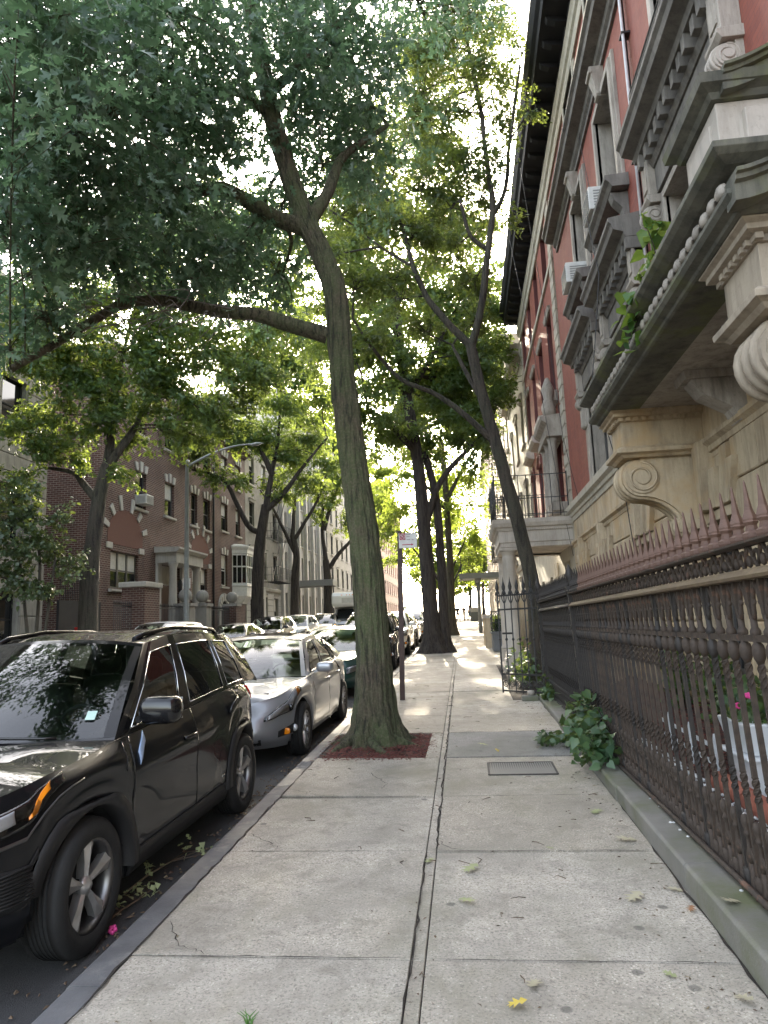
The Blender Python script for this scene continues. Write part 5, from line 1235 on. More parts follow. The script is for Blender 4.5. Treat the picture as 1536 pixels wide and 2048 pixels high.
    for i in range(half):
        for k in range(K): q = base+i*(K+1)+k; m.f.append((q, q+1, q+K+2, q+K+1)); m.m.append(0); m.sm.append(True)
    body = m.build('body', [P['paint'], M_clad, M_in], root, weld=False)
    # ---------- greenhouse
    def belt(x, side_): 
        w = hw*interp(wt, 1.)*interp(P['taper'], x)*.985; return Vector((x, side_*w, interp(zs_t, x)+.004))
    rz, rw = P['roofz'], P['roofw']
    def edge(x, side_): return Vector((x, side_*interp(rw, x), interp(rz, x)))
    pil = P['pillars']               # (x at belt, x at roof) front to back
    M_ = P['paint']; g1 = MB(); nw = 0; seg = P['glasses']    # seg: list of (pillar i, pillar i+1, rear pillar share)
    gl_list = []
    for side_ in (1, -1):
        for (pa, pb) in zip(pil, pil[1:]):
            isg = P['isglass'][pil.index(pa)]
            U = [0,.5,1] if not isg else [0, isg[0], (isg[0]+isg[1])/2, isg[1], 1]
            Vv = [0,.06,.45,.86,1] if isg else [0,.5,1]
            def sp_(u, v, off=0):
                a = belt(pa[0]+(pb[0]-pa[0])*u, side_); b = edge(pa[1]+(pb[1]-pa[1])*u, side_); p = a.lerp(b, v); p.y += side_*(.035*math.sin(math.pi*v)*.6+off); return p
            if isg:
                # panel with a hole, pane set in it
                for iu in range(4):
                    for iv in range(4):
                        quad = [sp_(U[iu],Vv[iv]), sp_(U[iu+1],Vv[iv]), sp_(U[iu+1],Vv[iv+1]), sp_(U[iu],Vv[iv+1])]
                        if iu in (1,2) and iv in (1,2): continue
                        blackout = iu in (0,3) and P.get('blackpillar')
                        g1.add(quad, [(0,1,2,3)], 1 if blackout else 0, True)
                gm = MB(); u0, u1 = U[1], U[3]; gm.grid(lambda u, v: sp_(u0+(u1-u0)*u, .06+.80*v, -.006), 6, 5); gl_list.append((gm, pil.index(pa)))
                sm_ = MB(); k_ = 8
                lp = [sp_(u0+(u1-u0)*t, .055, .004) for t in [i/k_ for i in range(k_+1)]]
                sm_.tube(lp, .006, 4); tp = [sp_(u0+(u1-u0)*t, .865, .004) for t in [i/k_ for i in range(k_+1)]]; sm_.tube(tp, .0045, 4)
                sm_.tube([sp_(u0, .055+.81*t, .002) for t in (0,.5,1)], .005, 4); sm_.tube([sp_(u1, .055+.81*t, .002) for t in (0,.5,1)], .005, 4)
                gl_list.append((sm_, 'trim'))
            else:
                for iu in range(2):
                    for iv in range(2): g1.add([sp_(U[iu],Vv[iv]), sp_(U[iu+1],Vv[iv]), sp_(U[iu+1],Vv[iv+1]), sp_(U[iu],Vv[iv+1])], [(0,1,2,3)], 0, True)
    xr0, xr1 = pil[0][1], pil[-1][1]
    def roof(u, v):
        x = xr0+(xr1-xr0)*u; a, b = edge(x, 1), edge(x, -1); p = a.lerp(b, v); p.z += P.get('rcrown', .05)*(1-abs(2*v-1)**2.4); 
        p.x += P.get('wbow', .10)*(1-(2*v-1)**2)*(1-u)**6 - .06*(1-(2*v-1)**2)*u**6; return p
    g1.grid(roof, 24, 14)
    def ws(u, v):                     # windscreen
        a0, b0_ = belt(pil[0][0], 1), belt(pil[0][0], -1); p0 = a0.lerp(b0_, u); bw = P.get('cbow', .22)*(1-(2*u-1)**2); p0.x += bw; p0.z += crown*(1-abs(2*u-1)**2.6)-.008-bw*.10
        p1 = roof(0, u); p = p0.lerp(p1, v); p.z += .035*math.sin(math.pi*v); return p
    def rs(u, v):                     # backlight
        a0, b0_ = belt(pil[-1][0], 1), belt(pil[-1][0], -1); p0 = a0.lerp(b0_, u); p0.x -= .12*(1-(2*u-1)**2); p0.z += crown*(1-abs(2*u-1)**2.6)-.01
        p1 = roof(1, u); p = p0.lerp(p1, v); p.z += .02*math.sin(math.pi*v); return p
    for fn, nm, cols, rws, gmt in ((ws, 'windscreen', (.035,.965), (.03,.955), M_glass), (rs, 'rear_window', (.08,.92), (.12,.90), M_glassd)):
        for a, b, c, d in ((0,1,0,rws[0]), (0,1,rws[1],1), (0,cols[0],rws[0],rws[1]), (cols[1],1,rws[0],rws[1])): g1.grid(lambda u, v: fn(a+(b-a)*u, c+(d-c)*v), 12, 6, 1 if nm == 'windscreen' and (c == 0 or d == 1) else 0)
        q = MB(); q.grid(lambda u, v: fn(cols[0]+(cols[1]-cols[0])*u, rws[0]+(rws[1]-rws[0])*v), 14, 8); o = q.build(nm, gmt, root)
        if nm == 'windscreen' and P.get('sticker'):
            q = MB(); c_ = Vector(fn(.075, .16)); d_ = Vector(fn(.105, .16)); e_ = Vector(fn(.075, .23)); q.add([c_, d_, d_+(e_-c_), e_], [(0,1,2,3)]); so_ = q.build('sticker', M_sticker, o); 
            so_.location = (0.006,0,.008)
            q = MB()
            for (u0, u1, v0) in ((.52,.95,.045), (.16,.55,.04)):
                q.tube([Vector(fn(u0+(u1-u0)*t, v0-.02+.05*t))+Vector((.015,0,.02)) for t in [k/8 for k in range(9)]], .009, 5)
            q.build('wiper', M_trim, o)
    g1.build('cabin_shell', [M_, M_trim], root, weld=True)
    for gm, kind in gl_list: gm.build('side_window' if kind != 'trim' else 'window_trim', (M_glassd if kind != 0 and kind != 'trim' or P.get('tint') else M_glass) if kind != 'trim' else (M_chrome if P.get('chrome') else M_trim), root)
    # ---------- floor, cabin
    m = MB(); m.box(xr+.35, xf-.45, -hw*.66, hw*.66, .17, .42); m.box(pil[-1][0]-.0, pil[0][0]+.1, -hw*.80, hw*.80, .42, .60)
    for a in ax: m.box(a-.5, a+.5, -hw*.60, hw*.60, .42, .82)
    m.build('underbody', M_in, root)
    if P.get('cabin', True):
        xc = pil[0][0]; m = MB(); zb = interp(zs_t, xc); m.prism([(xc+.12,zb-.02),(xc-.25,zb+.02),(xc-.42,zb-.05),(xc-.45,zb-.4),(xc+.1,zb-.4)], lambda p, q, t: (p, t, q), -hw*.82, hw*.82); m.build('dashboard', M_in, root, .03)
        m = MB(); c_ = Vector((xc-.52, .38, zb-.02)); m.tube([c_+Vector((.06*math.sin(a)*.6, .185*math.cos(a), .175*math.sin(a))) for a in [k*2*math.pi/20 for k in range(21)]], .014, 6); m.bar(c_+Vector((0,-.17,0)), c_+Vector((0,.17,0)), .03); m.bar(c_, c_+Vector((.12,0,-.15)), .05); m.build('steering_wheel', M_in, root)
        for row, xs in enumerate((xc-1.05, xc-1.95)):
            if xs < pil[-1][0]+.2: continue
            for sy in (.40, -.40):
                m = MB(); zf = P.get('seatz', .56); m.grid(lambda u, v: Vector((xs-.12-.20*v+.06*math.cos(2*math.pi*u), sy+.235*(1-.12*v)*math.sin(2*math.pi*u), zf+.62*v)), 14, 6); m.ball((xs+.15, sy, zf), .30, .24, .10, e=.7); m.ball((xs-.34, sy, zf+.60), .07, .235*.86, .06, e=.7); m.ball((xs-.37, sy, zf+.76), .055, .135, .10, e=.6); m.build('seat', M_seat, root)
    # ---------- wheels
    tw = P.get('tw', .225)
    for a in ax:
        for sy in (1, -1):
            yo = sy*(hw*.985); c_ = Vector((a, yo-sy*tw/2, WR))
            m = MB(); m.lathe([(.05,-.02),(WR*.45,-.02),(WR*.45,.01),(.05,.01)], c_, 16, 0, 'y'); hub = m.build('wheel', M_in, root)
            rr = WR*P.get('rimr', .66); m = MB(); h = tw/2
            prof = [(rr,-h*.86),(rr*1.02,-h*.95),(WR*.80,-h*1.06),(WR*.93,-h*1.0),(WR*.985,-h*.80),(WR,-h*.5)]
            for k in range(5): y_ = -h*.5+h*(k+.5)/5; prof += [(WR, y_-.012), (WR-.008, y_-.010), (WR-.008, y_+.010), (WR, y_+.012)]
            prof += [(WR,h*.5),(WR*.985,h*.80),(WR*.93,h*1.0),(WR*.80,h*1.06),(rr*1.02,h*.95),(rr,h*.86)]
            m.lathe(prof, c_, 48, 0, 'y', caps=False); m.build('tyre', M_tyre, hub)
            m = MB(); f_ = h*.86
            m.lathe([(rr*1.0,-h*.86*sy),(rr*.93,-h*.7*sy),(rr*.90,.5*h*sy),(rr*.94,h*.82*sy),(rr*1.02,h*.95*sy),(rr*1.01,h*.86*sy)], c_, 36, 1, 'y', caps=False)
            ns = P.get('spokes', 5)
            for k in range(ns):
                an = 2*math.pi*(k+.25)/ns
                def sp2(r, da, y_): return c_+Vector((r*math.cos(an+da), sy*y_, r*math.sin(an+da)))
                wv = P.get('spw', .30)
                for sgn in ((-1, 1) if P.get('twin') else (0,)):
                    da0 = sgn*.10; da1 = sgn*.26; h0 = wv*.42 if sgn else wv*.75; h1_ = wv*.34 if sgn else wv*.55
                    vs_ = []
                    for r, da, hh, yt in ((rr*.16, da0*.6, h0*1.15, f_*.80), (rr*.55, da0+.5*(da1-da0), (h0+h1_)*.36, f_*.90), (rr*.97, da1, h1_*.95, f_*.98)):
                        vs_ += [sp2(r, da-hh, yt-.012), sp2(r, da, yt+.004), sp2(r, da+hh, yt-.012), sp2(r, da+hh*.8, yt-.06), sp2(r, da-hh*.8, yt-.06)]
                    fs_ = []
                    for q in (0, 5):
                        for e in range(5): fs_.append((q+e, q+(e+1)%5, q+5+(e+1)%5, q+5+e))
                    m.add(vs_, [f for f in fs_ if True], 0 if (k+ (sgn > 0)) % 1 == 0 else 1)
            m.lathe([(.0,sy*f_*.98),(rr*.10,sy*f_*.97),(rr*.14,sy*f_*.9),(rr*.22,sy*f_*.8),(rr*.24,sy*f_*.55)], c_, 18, 0, 'y')
            m.build('rim', [M_alloy if P.get('bright', True) else M_alloyd, M_alloyd], hub)
    # ---------- surface pieces
    def patch(nm, mt, sa, sb, ta, tb, off=.004, nu=10, nv=6, both=True, th=.0, mi=0, par=None, shape=None):
        for sgn in ((1, -1) if both else (1,)):
            q = MB()
            def fn(u, v):
                s0 = sa+(sb-sa)*u; a_, b_ = ta, tb
                if shape: (s0, a_, b_) = shape(u)
                return Vector(pt(sgn*s0, a_+(b_-a_)*v, off*sgn if sgn > 0 else off*sgn))
            q.grid(fn, nu, nv)
            ring_ = [fn(u/nu, 0) for u in range(nu+1)]+[fn(1, v/nv) for v in range(1, nv+1)]+[fn(1-u/nu, 1) for u in range(1, nu+1)]+[fn(0, 1-v/nv) for v in range(1, nv)]
            cen = sum(ring_, Vector())/len(ring_); back = [p+(Vector((P['nose']-L/2, 0, cen.z))-cen).normalized()*.03 for p in ring_]
            k_ = len(ring_); q.add(ring_+back, [(i, (i+1)%k_, k_+(i+1)%k_, k_+i) for i in range(k_)])
            o = q.build(nm, mt, par or root)
        return o
    P['extra'](root, patch, pt, dict(xf=xf, xr=xr, hw=hw, belt=belt, edge=edge, roof=roof, ws=ws, ax=ax, WR=WR, AR=AR, outline=outline, body=body))
    return root
def s_at(ctx, x, t=.5):      # outline parameter (left side, y>0) at a given x
    lo, hi = 0., .5
    for _ in range(40):
        mid = (lo+hi)/2
        if ctx['pt'](mid, t)[0] > x: lo = mid
        else: hi = mid
    return (lo+hi)/2
def mirror_part(root, x, y, z, sx=.10, sy=.13, sz=.085, mt=None, sgn=1):
    m = MB(); m.ball((x, sgn*(y+.13), z), sx, sy, sz, 16, e=.55); m.bar((x+.02, sgn*(y-.03), z-.06), (x, sgn*(y+.08), z-.03), .05, .04); o = m.build('wing_mirror', mt or M_trim, root)
    m = MB(); m.box(x-sx-.003, x-sx+.006, sgn*(y+.13)-sy*.8, sgn*(y+.13)+sy*.8, z-sz*.75, z+sz*.75); m.build('mirror_glass', M_refl, o); return o
def handle(m, pt, s0, s1, t, off=.02):
    pts = [Vector(pt(s0+(s1-s0)*k/6, t, .006+off*math.sin(math.pi*k/6)**.5)) for k in range(7)]; m.tube(pts, .014, 6)
# --- the near black SUV
def suv_extra(root, patch, pt, c):
    c['pt'] = pt; S_ = lambda x, t=.5: s_at(c, x, t)
    for sgn in (1, -1): mirror_part(root, .70, .88, 1.19, .09, .135, .09, M_trim, sgn)
    for k, x in enumerate((.92, -.14, -1.18)):    # door seams
        patch('door_seam', M_trim, S_(x), S_(x)+.0012, .06, .995, .002, 1, 10)
    m = MB()
    for x in (.02, -1.02): handle(m, pt, S_(x+.10), S_(x-.12), .79, .025)
    m.build('door_handle', M_trim, root)
    for sgn in (1, -1):
        m = MB(); P_ = [c['edge'](x, sgn)+Vector((0, -sgn*.10, h)) for x, h in ((.12,.025),(-.02,.045),(-.5,.055),(-1.2,.055),(-1.6,.05),(-1.72,.02))]; m.tube(P_, .020, 6); m.build('roof_rail', M_trim, root)
    # wheel arch cladding
    for a in c['ax']:
        for sgn in (1, -1):
            q = MB(); R0, R1 = c['AR']-.012, c['AR']+.075; n = 20
            pts0, pts1 = [], []
            for k in range(n+1):
                an = math.pi*((.07 if a > 0 else -.02)+(.96 if a > 0 else 1.04)*k/n); x0 = a+R0*math.cos(an); x1 = a+R1*1.02*math.cos(an); z0_ = c['WR']+R0*math.sin(an); z1_ = c['WR']+R1*(math.sin(an) if math.sin(an) < .86 else .86)
                z1_ = max(z1_, z0_*.0+.2); y = sgn*(abs(pt(S_(max(-1.98, min(1.98, x1)), .3), .3)[1])+.012)
                pts0.append(Vector((x0, y+sgn*.012, max(z0_, .30)))); pts1.append(Vector((x1, y-.0, max(z1_, .30))))
            for A, B in zip(range(n), range(1, n+1)):
                i0, i1, o0, o1 = pts0[A], pts0[B], pts1[A], pts1[B]; dn = Vector((0, -sgn*.10, 0)); dn2 = Vector((0, -sgn*.05, 0))
                q.add([i0, i1, o1, o0, i0+dn, i1+dn, o0+dn2, o1+dn2], [(0,1,2,3), (0,1,5,4), (3,2,7,6)], 0, True)
            q.build('wheel_arch', M_clad, root)
    # headlamp, amber marker, lower lamp body
    sA, sB = S_(2.22, .8), S_(1.80, .8)
    fr_ = .012
    q = lambda u: (fr_+(sB-fr_)*u, .735+.02*u**2, .845+.075*u)
    s0, s1 = .030, S_(1.60, .88)
    LA = lambda u: .70+.115*u**1.6
    LB_ = lambda u: .84+.10*u
    shp = lambda u: (s0+(s1-s0)*u, LA(u), LB_(u))
    patch('headlight', M_trim, 0, 0, 0, 0, .004, 16, 6, shape=shp)
    patch('light_guide', M_drl, 0, 0, 0, 0, .010, 14, 2, shape=lambda u: (s0+(s1-s0)*(.02+.62*u), LA(.64*u)+.055+.012*u, LA(.64*u)+.078+.012*u))
    patch('light_guide', M_drl, 0, 0, 0, 0, .010, 4, 4, shape=lambda u: (s0+(s1-s0)*(.56+.11*u), .795+.015*u, .875+.012*u))
    patch('light_guide', M_refl, 0, 0, 0, 0, .010, 8, 2, shape=lambda u: (s0+(s1-s0)*(.04+.5*u), .81+.015*u, .85+.03*u))
    patch('lamp_lens', M_lens, 0, 0, 0, 0, .018, 16, 6, shape=shp)
    patch('marker_lamp', M_amber, 0, 0, 0, 0, .020, 5, 6, shape=lambda u: (s0+(s1-s0)*(.74+.15*u), .80+.04*u, .815+.105*u))
    m = MB(); 
    for sgn in (1, -1):
        p = Vector(pt(sgn*(s0+(s1-s0)*.32), .76, .0)); m.ball(p+Vector((.0,0,-.005)), .035, .045, .04, 10)
    m.build('lamp_reflector', M_refl, root)
    patch('grille', M_clad, -.045, .045, .40, .70, .003, 12, 6, False)
    patch('lower_grille', M_clad, -.052, .052, .10, .30, .003, 12, 4, False)
    patch('bumper_trim', M_alloyd, .056, .125, .675, .70, .004, 8, 2)
    # fog vent with ribs
    sv0, sv1 = .070, .098
    patch('fog_vent', M_clad, 0, 0, 0, 0, .006, 6, 8, shape=lambda u: (sv0+(sv1-sv0)*u, .30-.10*math.sin(math.pi*min(1,u*1.0))*.6+.0, .55-.05*u))
    m = MB()
    for k in range(10):
        t = .285+k*.024
        m.tube([Vector(pt(sv0+(sv1-sv0)*(.12+.76*u), t, .010)) for u in (0,.5,1)], .006, 5)
    m.build('vent_rib', M_clad, root)
    # rear lamps and plate
    patch('tail_light', M_redl, .395, .425, .80, .93, .012, 8, 4)
    # sill cladding crease and badge
    patch('sill_trim', M_clad, S_(.93,.1), S_(-.88,.1), .0, .17, .012, 14, 3)
    patch('badge', M_chrome, S_(-.72,.25), S_(-.80,.25), .235, .26, .006, 2, 1)
    patch('fuel_seam', M_trim, S_(.99,.9), S_(.99,.9)+.001, .62, .97, .002, 1, 4)
    # white-blue reflection below the mirror, painted as a pale patch on the door
    patch('door_reflection', plain('pale blue painted reflection', (.40,.52,.75), .4), S_(.80,.85), S_(.66,.85), .80, .97, .006, 4, 4, True, shape=lambda u: (S_(.82-.12*u,.85), .77+.14*u, .86+.13*u))
    q = MB(); q.box(c['xf']+.0, c['xf']+.008, -.15, .15, .46, .56); q.build('number_plate', M_plate, root)
SUV = dict(L=4.62, W=1.87, nose=2.30, ax=1.37, wb=2.70, wr=.352, ar=.425, arsq=1., n=5.2, N=260, sill=.27, low=[(-2.3,.38),(-1.9,.30),(-1.,.24),(1.,.24),(1.9,.26),(2.3,.30)], split=.0,
    shoulder=[(-2.32,1.04),(-2.1,1.12),(-1.4,1.14),(.4,1.075),(1.0,1.055),(1.6,1.0),(2.0,.945),(2.2,.885),(2.3,.80)],
    wprof=[(0,.93),(.12,.975),(.3,.985),(.5,.985),(.68,1.),(.8,.99),(.92,.955),(1,.925)], nprof=[(0,.14),(.2,.04),(.45,.0),(.7,.02),(.85,.05),(1,.12)], rprof=[(0,.12),(.3,.0),(.6,.03),(1,.12)],
    taper=[(-2.3,.93),(-1.5,.985),(-.5,1),(1.,1),(1.7,.985),(2.3,.955)], crown=.05, ridge=.007, cowl=.95,
    roofz=[(-1.98,1.545),(-1.6,1.60),(-.8,1.645),(-.2,1.645),(.14,1.605),(.3,1.57)], roofw=[(-2.,.60),(-1.,.655),(0,.655),(.3,.62)],
    pillars=[(1.02,.17),(.93,.10),(-.10,-.24),(-1.03,-1.05),(-1.72,-1.62),(-2.16,-1.88)], isglass=[None,(.10,.90),(.10,.95),(.10,.80),None], glasses=None, blackpillar=True, chrome=True,
    paint=P_black, wbow=.13, cbow=.30, rcrown=.05, tw=.235, spokes=5, twin=False, spw=.46, bright=True, rimr=.665, sticker=True, seatz=.62, extra=suv_extra)
suv = car('parked_suv', 'large black SUV parked nearest at the kerb with amber marker lamp and roof rails', 'car', SUV, (-3.03, 5.33), -90)
# --- saloons and the rest
def sedan_extra(style):
    def f(root, patch, pt, c):
        c['pt'] = pt; S_ = lambda x, t=.5: s_at(c, x, t)
        P = style
        for sgn in (1, -1): mirror_part(root, P['mx'], P['my'], P['mz'], .085, .12, .07, P['paint'], sgn)
        for x in P['seams']: patch('door_seam', M_trim, S_(x), S_(x)+.001, .05, .99, .002, 1, 8)
        m = MB()
        for x in P['handles']: handle(m, pt, S_(x+.09), S_(x-.10), .80, .022)
        m.build('door_handle', P['paint'] if not P.get('chromeh') else M_chrome, root)
        s0, s1 = P['hl']; a0, a1, b0, b1 = P['hlt']
        shp = lambda u: (s0+(s1-s0)*u, a0+(a1-a0)*u, b0+(b1-b0)*u**.8)
        patch('headlight', M_trim, 0, 0, 0, 0, .003, 14, 6, shape=shp)
        patch('lamp_reflector', M_refl if not P.get('lit') else M_headlit, 0, 0, 0, 0, .007, 12, 5, shape=lambda u: (s0+(s1-s0)*(.06+.88*u), a0+(a1-a0)*u+.012, b0+(b1-b0)*(.06+.88*u)**.8-.018))
        patch('lamp_lens', M_lens, 0, 0, 0, 0, .014, 14, 6, shape=shp)
        m = MB()
        for sgn in (1, -1):
            p = Vector(pt(sgn*(s0+(s1-s0)*.55), (a0+a1+b0+b1)/4-.02, .002)); m.ball(p, .018, .045, .045, 12)
        m.build('projector', M_trim, root)
        patch('marker_lamp', M_amber if not P.get('lit') else M_amberlit, 0, 0, 0, 0, .010, 4, 4, shape=lambda u: (s0+(s1-s0)*(.80+.12*u), a0+(a1-a0)*.86+.015, b0+(b1-b0)*.86-.02))
        patch('grille', M_clad, -P.get('gw', .03), P.get('gw', .03), P.get('g0', .46), P.get('g1', .70), .004, 10, 5, False)
        q = MB()
        for k in range(4): q.tube([Vector(pt(-P.get('gw',.03)*.95+P.get('gw',.03)*1.9*u/8, P.get('g0',.46)+(P.get('g1',.7)-P.get('g0',.46))*(k+.5)/4, .010)) for u in range(9)], .008, 4)
        q.build('grille_bar', M_chrome, root)
        patch('lower_grille', M_clad, -.05, .05, .10, .26, .003, 10, 3, False)
        if P.get('fog'):
            patch('fog_surround', M_clad, 0, 0, 0, 0, .004, 8, 4, shape=lambda u: (.070+.034*u, .22+.02*u, .36+.08*u))
            m = MB(); m2 = MB()
            for sgn in (1, -1):
                p = Vector(pt(sgn*.096, .315, .004)); m.lathe([(.0,.02),(.042,.012),(.045,-.02)], p, 14, 0, 'x'); p2 = Vector(pt(sgn*.081, .31, .004)); m2.ball(p2, .015, .06, .04, 10, e=.6)
            m.build('fog_lamp', M_refl, root); m2.build('turn_signal', M_amber, root)
        patch('tail_light', M_redl, .40, .43, .72, .9, .01, 6, 4)
        q = MB(); q.box(c['xf']+.003, c['xf']+.012, -.15, .15, .42, .53); q.build('number_plate', M_plate, root)
        if P.get('rails'):
            for sgn in (1, -1): m = MB(); m.tube([c['edge'](x, sgn)+Vector((0, -sgn*.09, h)) for x, h in ((P['rails'][0],.03),(P['rails'][0]-.15,.07),(P['rails'][1]+.15,.07),(P['rails'][1],.03))], .02, 6); m.build('roof_rail', M_chrome, root)
        if P.get('sunroof'):
            q = MB(); q.grid(lambda u, v: Vector(c['roof'](.12+.42*u, .18+.64*v))+Vector((0,0,.006)), 8, 6); q.build('sunroof', M_trim, root)
    return f
def sedan(paint_, style=None, **kw):
    d = dict(L=4.87, W=1.83, nose=2.42, ax=1.46, wb=2.82, wr=.328, ar=.375, n=4.6, N=220, sill=.22, low=[(-2.4,.30),(-1.9,.24),(-1.,.20),(1.,.20),(1.9,.20),(2.4,.22)],
        shoulder=[(-2.45,.93),(-2.2,1.02),(-1.6,1.04),(-.6,.985),(.6,.955),(1.0,.93),(1.6,.865),(2.05,.775),(2.3,.69),(2.42,.62)],
        wprof=[(0,.93),(.15,.975),(.4,1.),(.6,.99),(.75,1.0),(.88,.965),(1,.91)], nprof=[(0,.12),(.2,.02),(.45,.0),(.7,.05),(1,.22)], rprof=[(0,.10),(.3,.0),(.7,.02),(1,.12)],
        taper=[(-2.4,.92),(-1.5,.98),(-.3,1),(1.,1),(1.7,.985),(2.4,.93)], crown=.05, ridge=.008, cowl=.9,
        roofz=[(-1.3,1.36),(-.9,1.405),(-.3,1.44),(.1,1.42),(.35,1.375)], roofw=[(-1.4,.53),(-.6,.60),(.1,.60),(.4,.57)],
        pillars=[(1.08,.28),(.94,.18),(-.02,-.18),(-.95,-.84),(-1.35,-1.02),(-1.80,-1.22)], isglass=[None,(.08,.94),(.06,.94),(.1,.7),None], glasses=None, blackpillar=False,
        paint=paint_, wbow=.12, cbow=.30, rcrown=.045, tw=.21, spokes=7, twin=True, spw=.20, seatz=.42)
    st = dict(mx=.62, my=.86, mz=1.02, paint=paint_, seams=(.98,-.06,-1.02), handles=(.05,-.86), hl=(.052,.115), hlt=(.66,.68,.74,.965), g0=.44, g1=.66, gw=.04, fog=True)
    st.update(style or {}); d.update(kw); d['extra'] = sedan_extra(st); return d
car('parked_sedan', 'silver sedan with sunroof parked at the near kerb right behind the black SUV', 'car', sedan(P_silver, dict(sunroof=True, chromeh=True)), (-3.02, 10.72))
old = dict(L=4.75, W=1.77, nose=2.36, ax=1.42, wb=2.67, wr=.315, ar=.36,
    shoulder=[(-2.4,.86),(-2.2,.95),(-1.4,.97),(.6,.93),(1.0,.905),(1.7,.83),(2.1,.76),(2.36,.66)], roofz=[(-1.2,1.30),(-.8,1.37),(-.2,1.39),(.15,1.37),(.32,1.33)])
car('parked_sedan', 'older dark green sedan parked behind the silver one, partly hidden by the oak trunk', 'car', sedan(P_green, dict(fog=False, hl=(.05,.115), hlt=(.58,.62,.78,.86), g0=.58, g1=.74), spokes=6, **old), (-3.08, 17.0))
def suv2(paint_, style=None, **kw):
    d = dict(SUV); d.update(paint=paint_, N=180, sticker=False, blackpillar=False, twin=True, spw=.22, spokes=6, L=4.6, chrome=False)
    st = dict(mx=.78, my=.86, mz=1.18, paint=paint_, seams=(.92,-.14,-1.18), handles=(.02,-1.02), hl=(.05,.116), hlt=(.68,.74,.80,.92), g0=.42, g1=.72, gw=.045, fog=True, rails=(.1,-1.7)); st.update(style or {}); d.update(kw); d['extra'] = sedan_extra(st); return d
car('parked_suv', 'black SUV with roof rack parked at the near kerb beyond the oak trunk', 'car', suv2(P_black), (-3.12, 23.0))
car('parked_hatchback', 'white hatchback parked at the near kerb just before the double trunked tree', 'car', suv2(P_white, dict(rails=None), chrome=False), (-3.25, 29.8))
car('parked_sedan', 'pale silver sedan parked at the near kerb far beyond the double trunked tree', 'car', sedan(P_silver, N=120), (-3.35, 36.2))
car('parked_suv', 'white SUV parked farthest along the near kerb', 'car', suv2(P_white, N=120), (-3.4, 42.5))
car('parked_sedan', 'dark grey sedan on the far kerb at the left edge behind the black SUV roof', 'car', sedan(P_dgrey, N=140), (-9.55, 16.0))
car('parked_hatchback', 'white hatchback parked on the far kerb in front of the brick gate pier', 'car', suv2(P_white, dict(rails=None), N=140), (-9.55, 21.7))
car('parked_sedan', 'navy sedan parked on the far kerb below the street lamp arm', 'car', sedan(P_navy, N=160), (-9.5, 28.6))
car('parked_suv', 'dark grey SUV parked on the far kerb behind the navy sedan', 'car', suv2(P_dgrey, dict(rails=None), N=160), (-9.55, 34.2))
car('parked_suv', 'white SUV parked on the far kerb between the dark SUV and the beige one', 'car', suv2(P_white, dict(rails=None), N=160), (-9.55, 39.8))
car('parked_suv', 'beige SUV with lit headlamp on the left in front of the white motorhome', 'car', suv2(P_beige, dict(rails=(.1,-1.7), lit=True), N=160), (-8.9, 44.8))
# --- the white motorhome
def motorhome():
    X, Y = -7.35, 46.5; z = g(Y)-.125
    r = thing('motorhome', 'white motorhome with overhanging cab roof standing in the street behind the beige SUV', 'motorhome', (X, Y, z)); r.matrix_world = Matrix.Translation((X, Y, z)) @ Matrix.Rotation(math.atan(S), 4, 'X') @ Matrix.Rotation(R(-90), 4, 'Z'); ORG[r] = Vector((0,0,0))
    m = MB(); m.prism([(.6,.55),(.6,1.95),(1.55,2.05),(1.72,2.25),(1.70,2.75),(1.5,2.98),(-4.2,2.98),(-4.3,2.9),(-4.3,.55)], lambda p, q, t: (p, t, q), -1.16, 1.16); m.build('body', P_white, r, .09)
    m = MB(); m.prism([(.62,.45),(.62,1.9),(1.0,1.93),(1.62,1.32),(2.5,1.18),(2.66,1.0),(2.68,.45)], lambda p, q, t: (p, t, q), -.98, .98); m.build('cab', P_silver, r, .06)
    m = MB(); a = [(1.03,1.92),(1.66,1.33)]; m.add([(1.07,-.86,1.90),(1.07,.86,1.90),(1.655,.92,1.345),(1.655,-.92,1.345)], [(0,1,2,3)]); m.build('windscreen', M_wpane, r)
    m = MB(); m.box(2.66,2.72,-.62,.62,.72,1.0); m.build('grille', M_clad, r); m = MB(); m.box(2.62,2.80,-1.0,1.0,.45,.68); m.build('bumper', M_chrome, r, .03)
    for sy in (-.78,.78):
        m = MB(); m.box(2.66,2.71,sy-.13,sy+.13,.76,.96); m.build('headlight', M_headlit, r); m = MB(); m.box(2.64,2.70,sy*1.17-.045,sy*1.17+.045,.76,.96); m.build('marker_lamp', M_amberlit, r)
        m = MB(); m.ball((1.7,sy*1.55,1.5),.06,.12,.16,10,e=.6); m.bar((1.7,sy*1.2,1.4),(1.7,sy*1.5,1.45),.03); m.build('wing_mirror', M_trim, r)
        for x in (1.95,-2.4):
            m = MB(); m.lathe([(.18,-.11),(.36,-.12),(.38,0),(.36,.12),(.18,.11)], (x,sy*1.2,.38), 24, 0, 'y'); w = m.build('wheel', M_tyre, r); m = MB(); m.lathe([(0,.10*(1 if sy>0 else -1)),(.2,.09*(1 if sy>0 else -1))], (x,sy*1.2,.38), 16, 0, 'y'); m.build('rim', M_alloyd, w)
    for y in (-.5,-.18,.0,.18,.5):
        m = MB(); m.ball((1.66,y,2.80),.03,.05,.025,8); m.build('roof_lamp', M_amber, r)
    m = MB(); m.prism([(1.715,2.3),(1.735,2.3),(1.735,2.62),(1.715,2.62)], lambda p, q, t: (p, t, q), -.5, .5); m.build('front_panel', plain('light grey panel', (.5,.5,.49), .5), r)
motorhome()

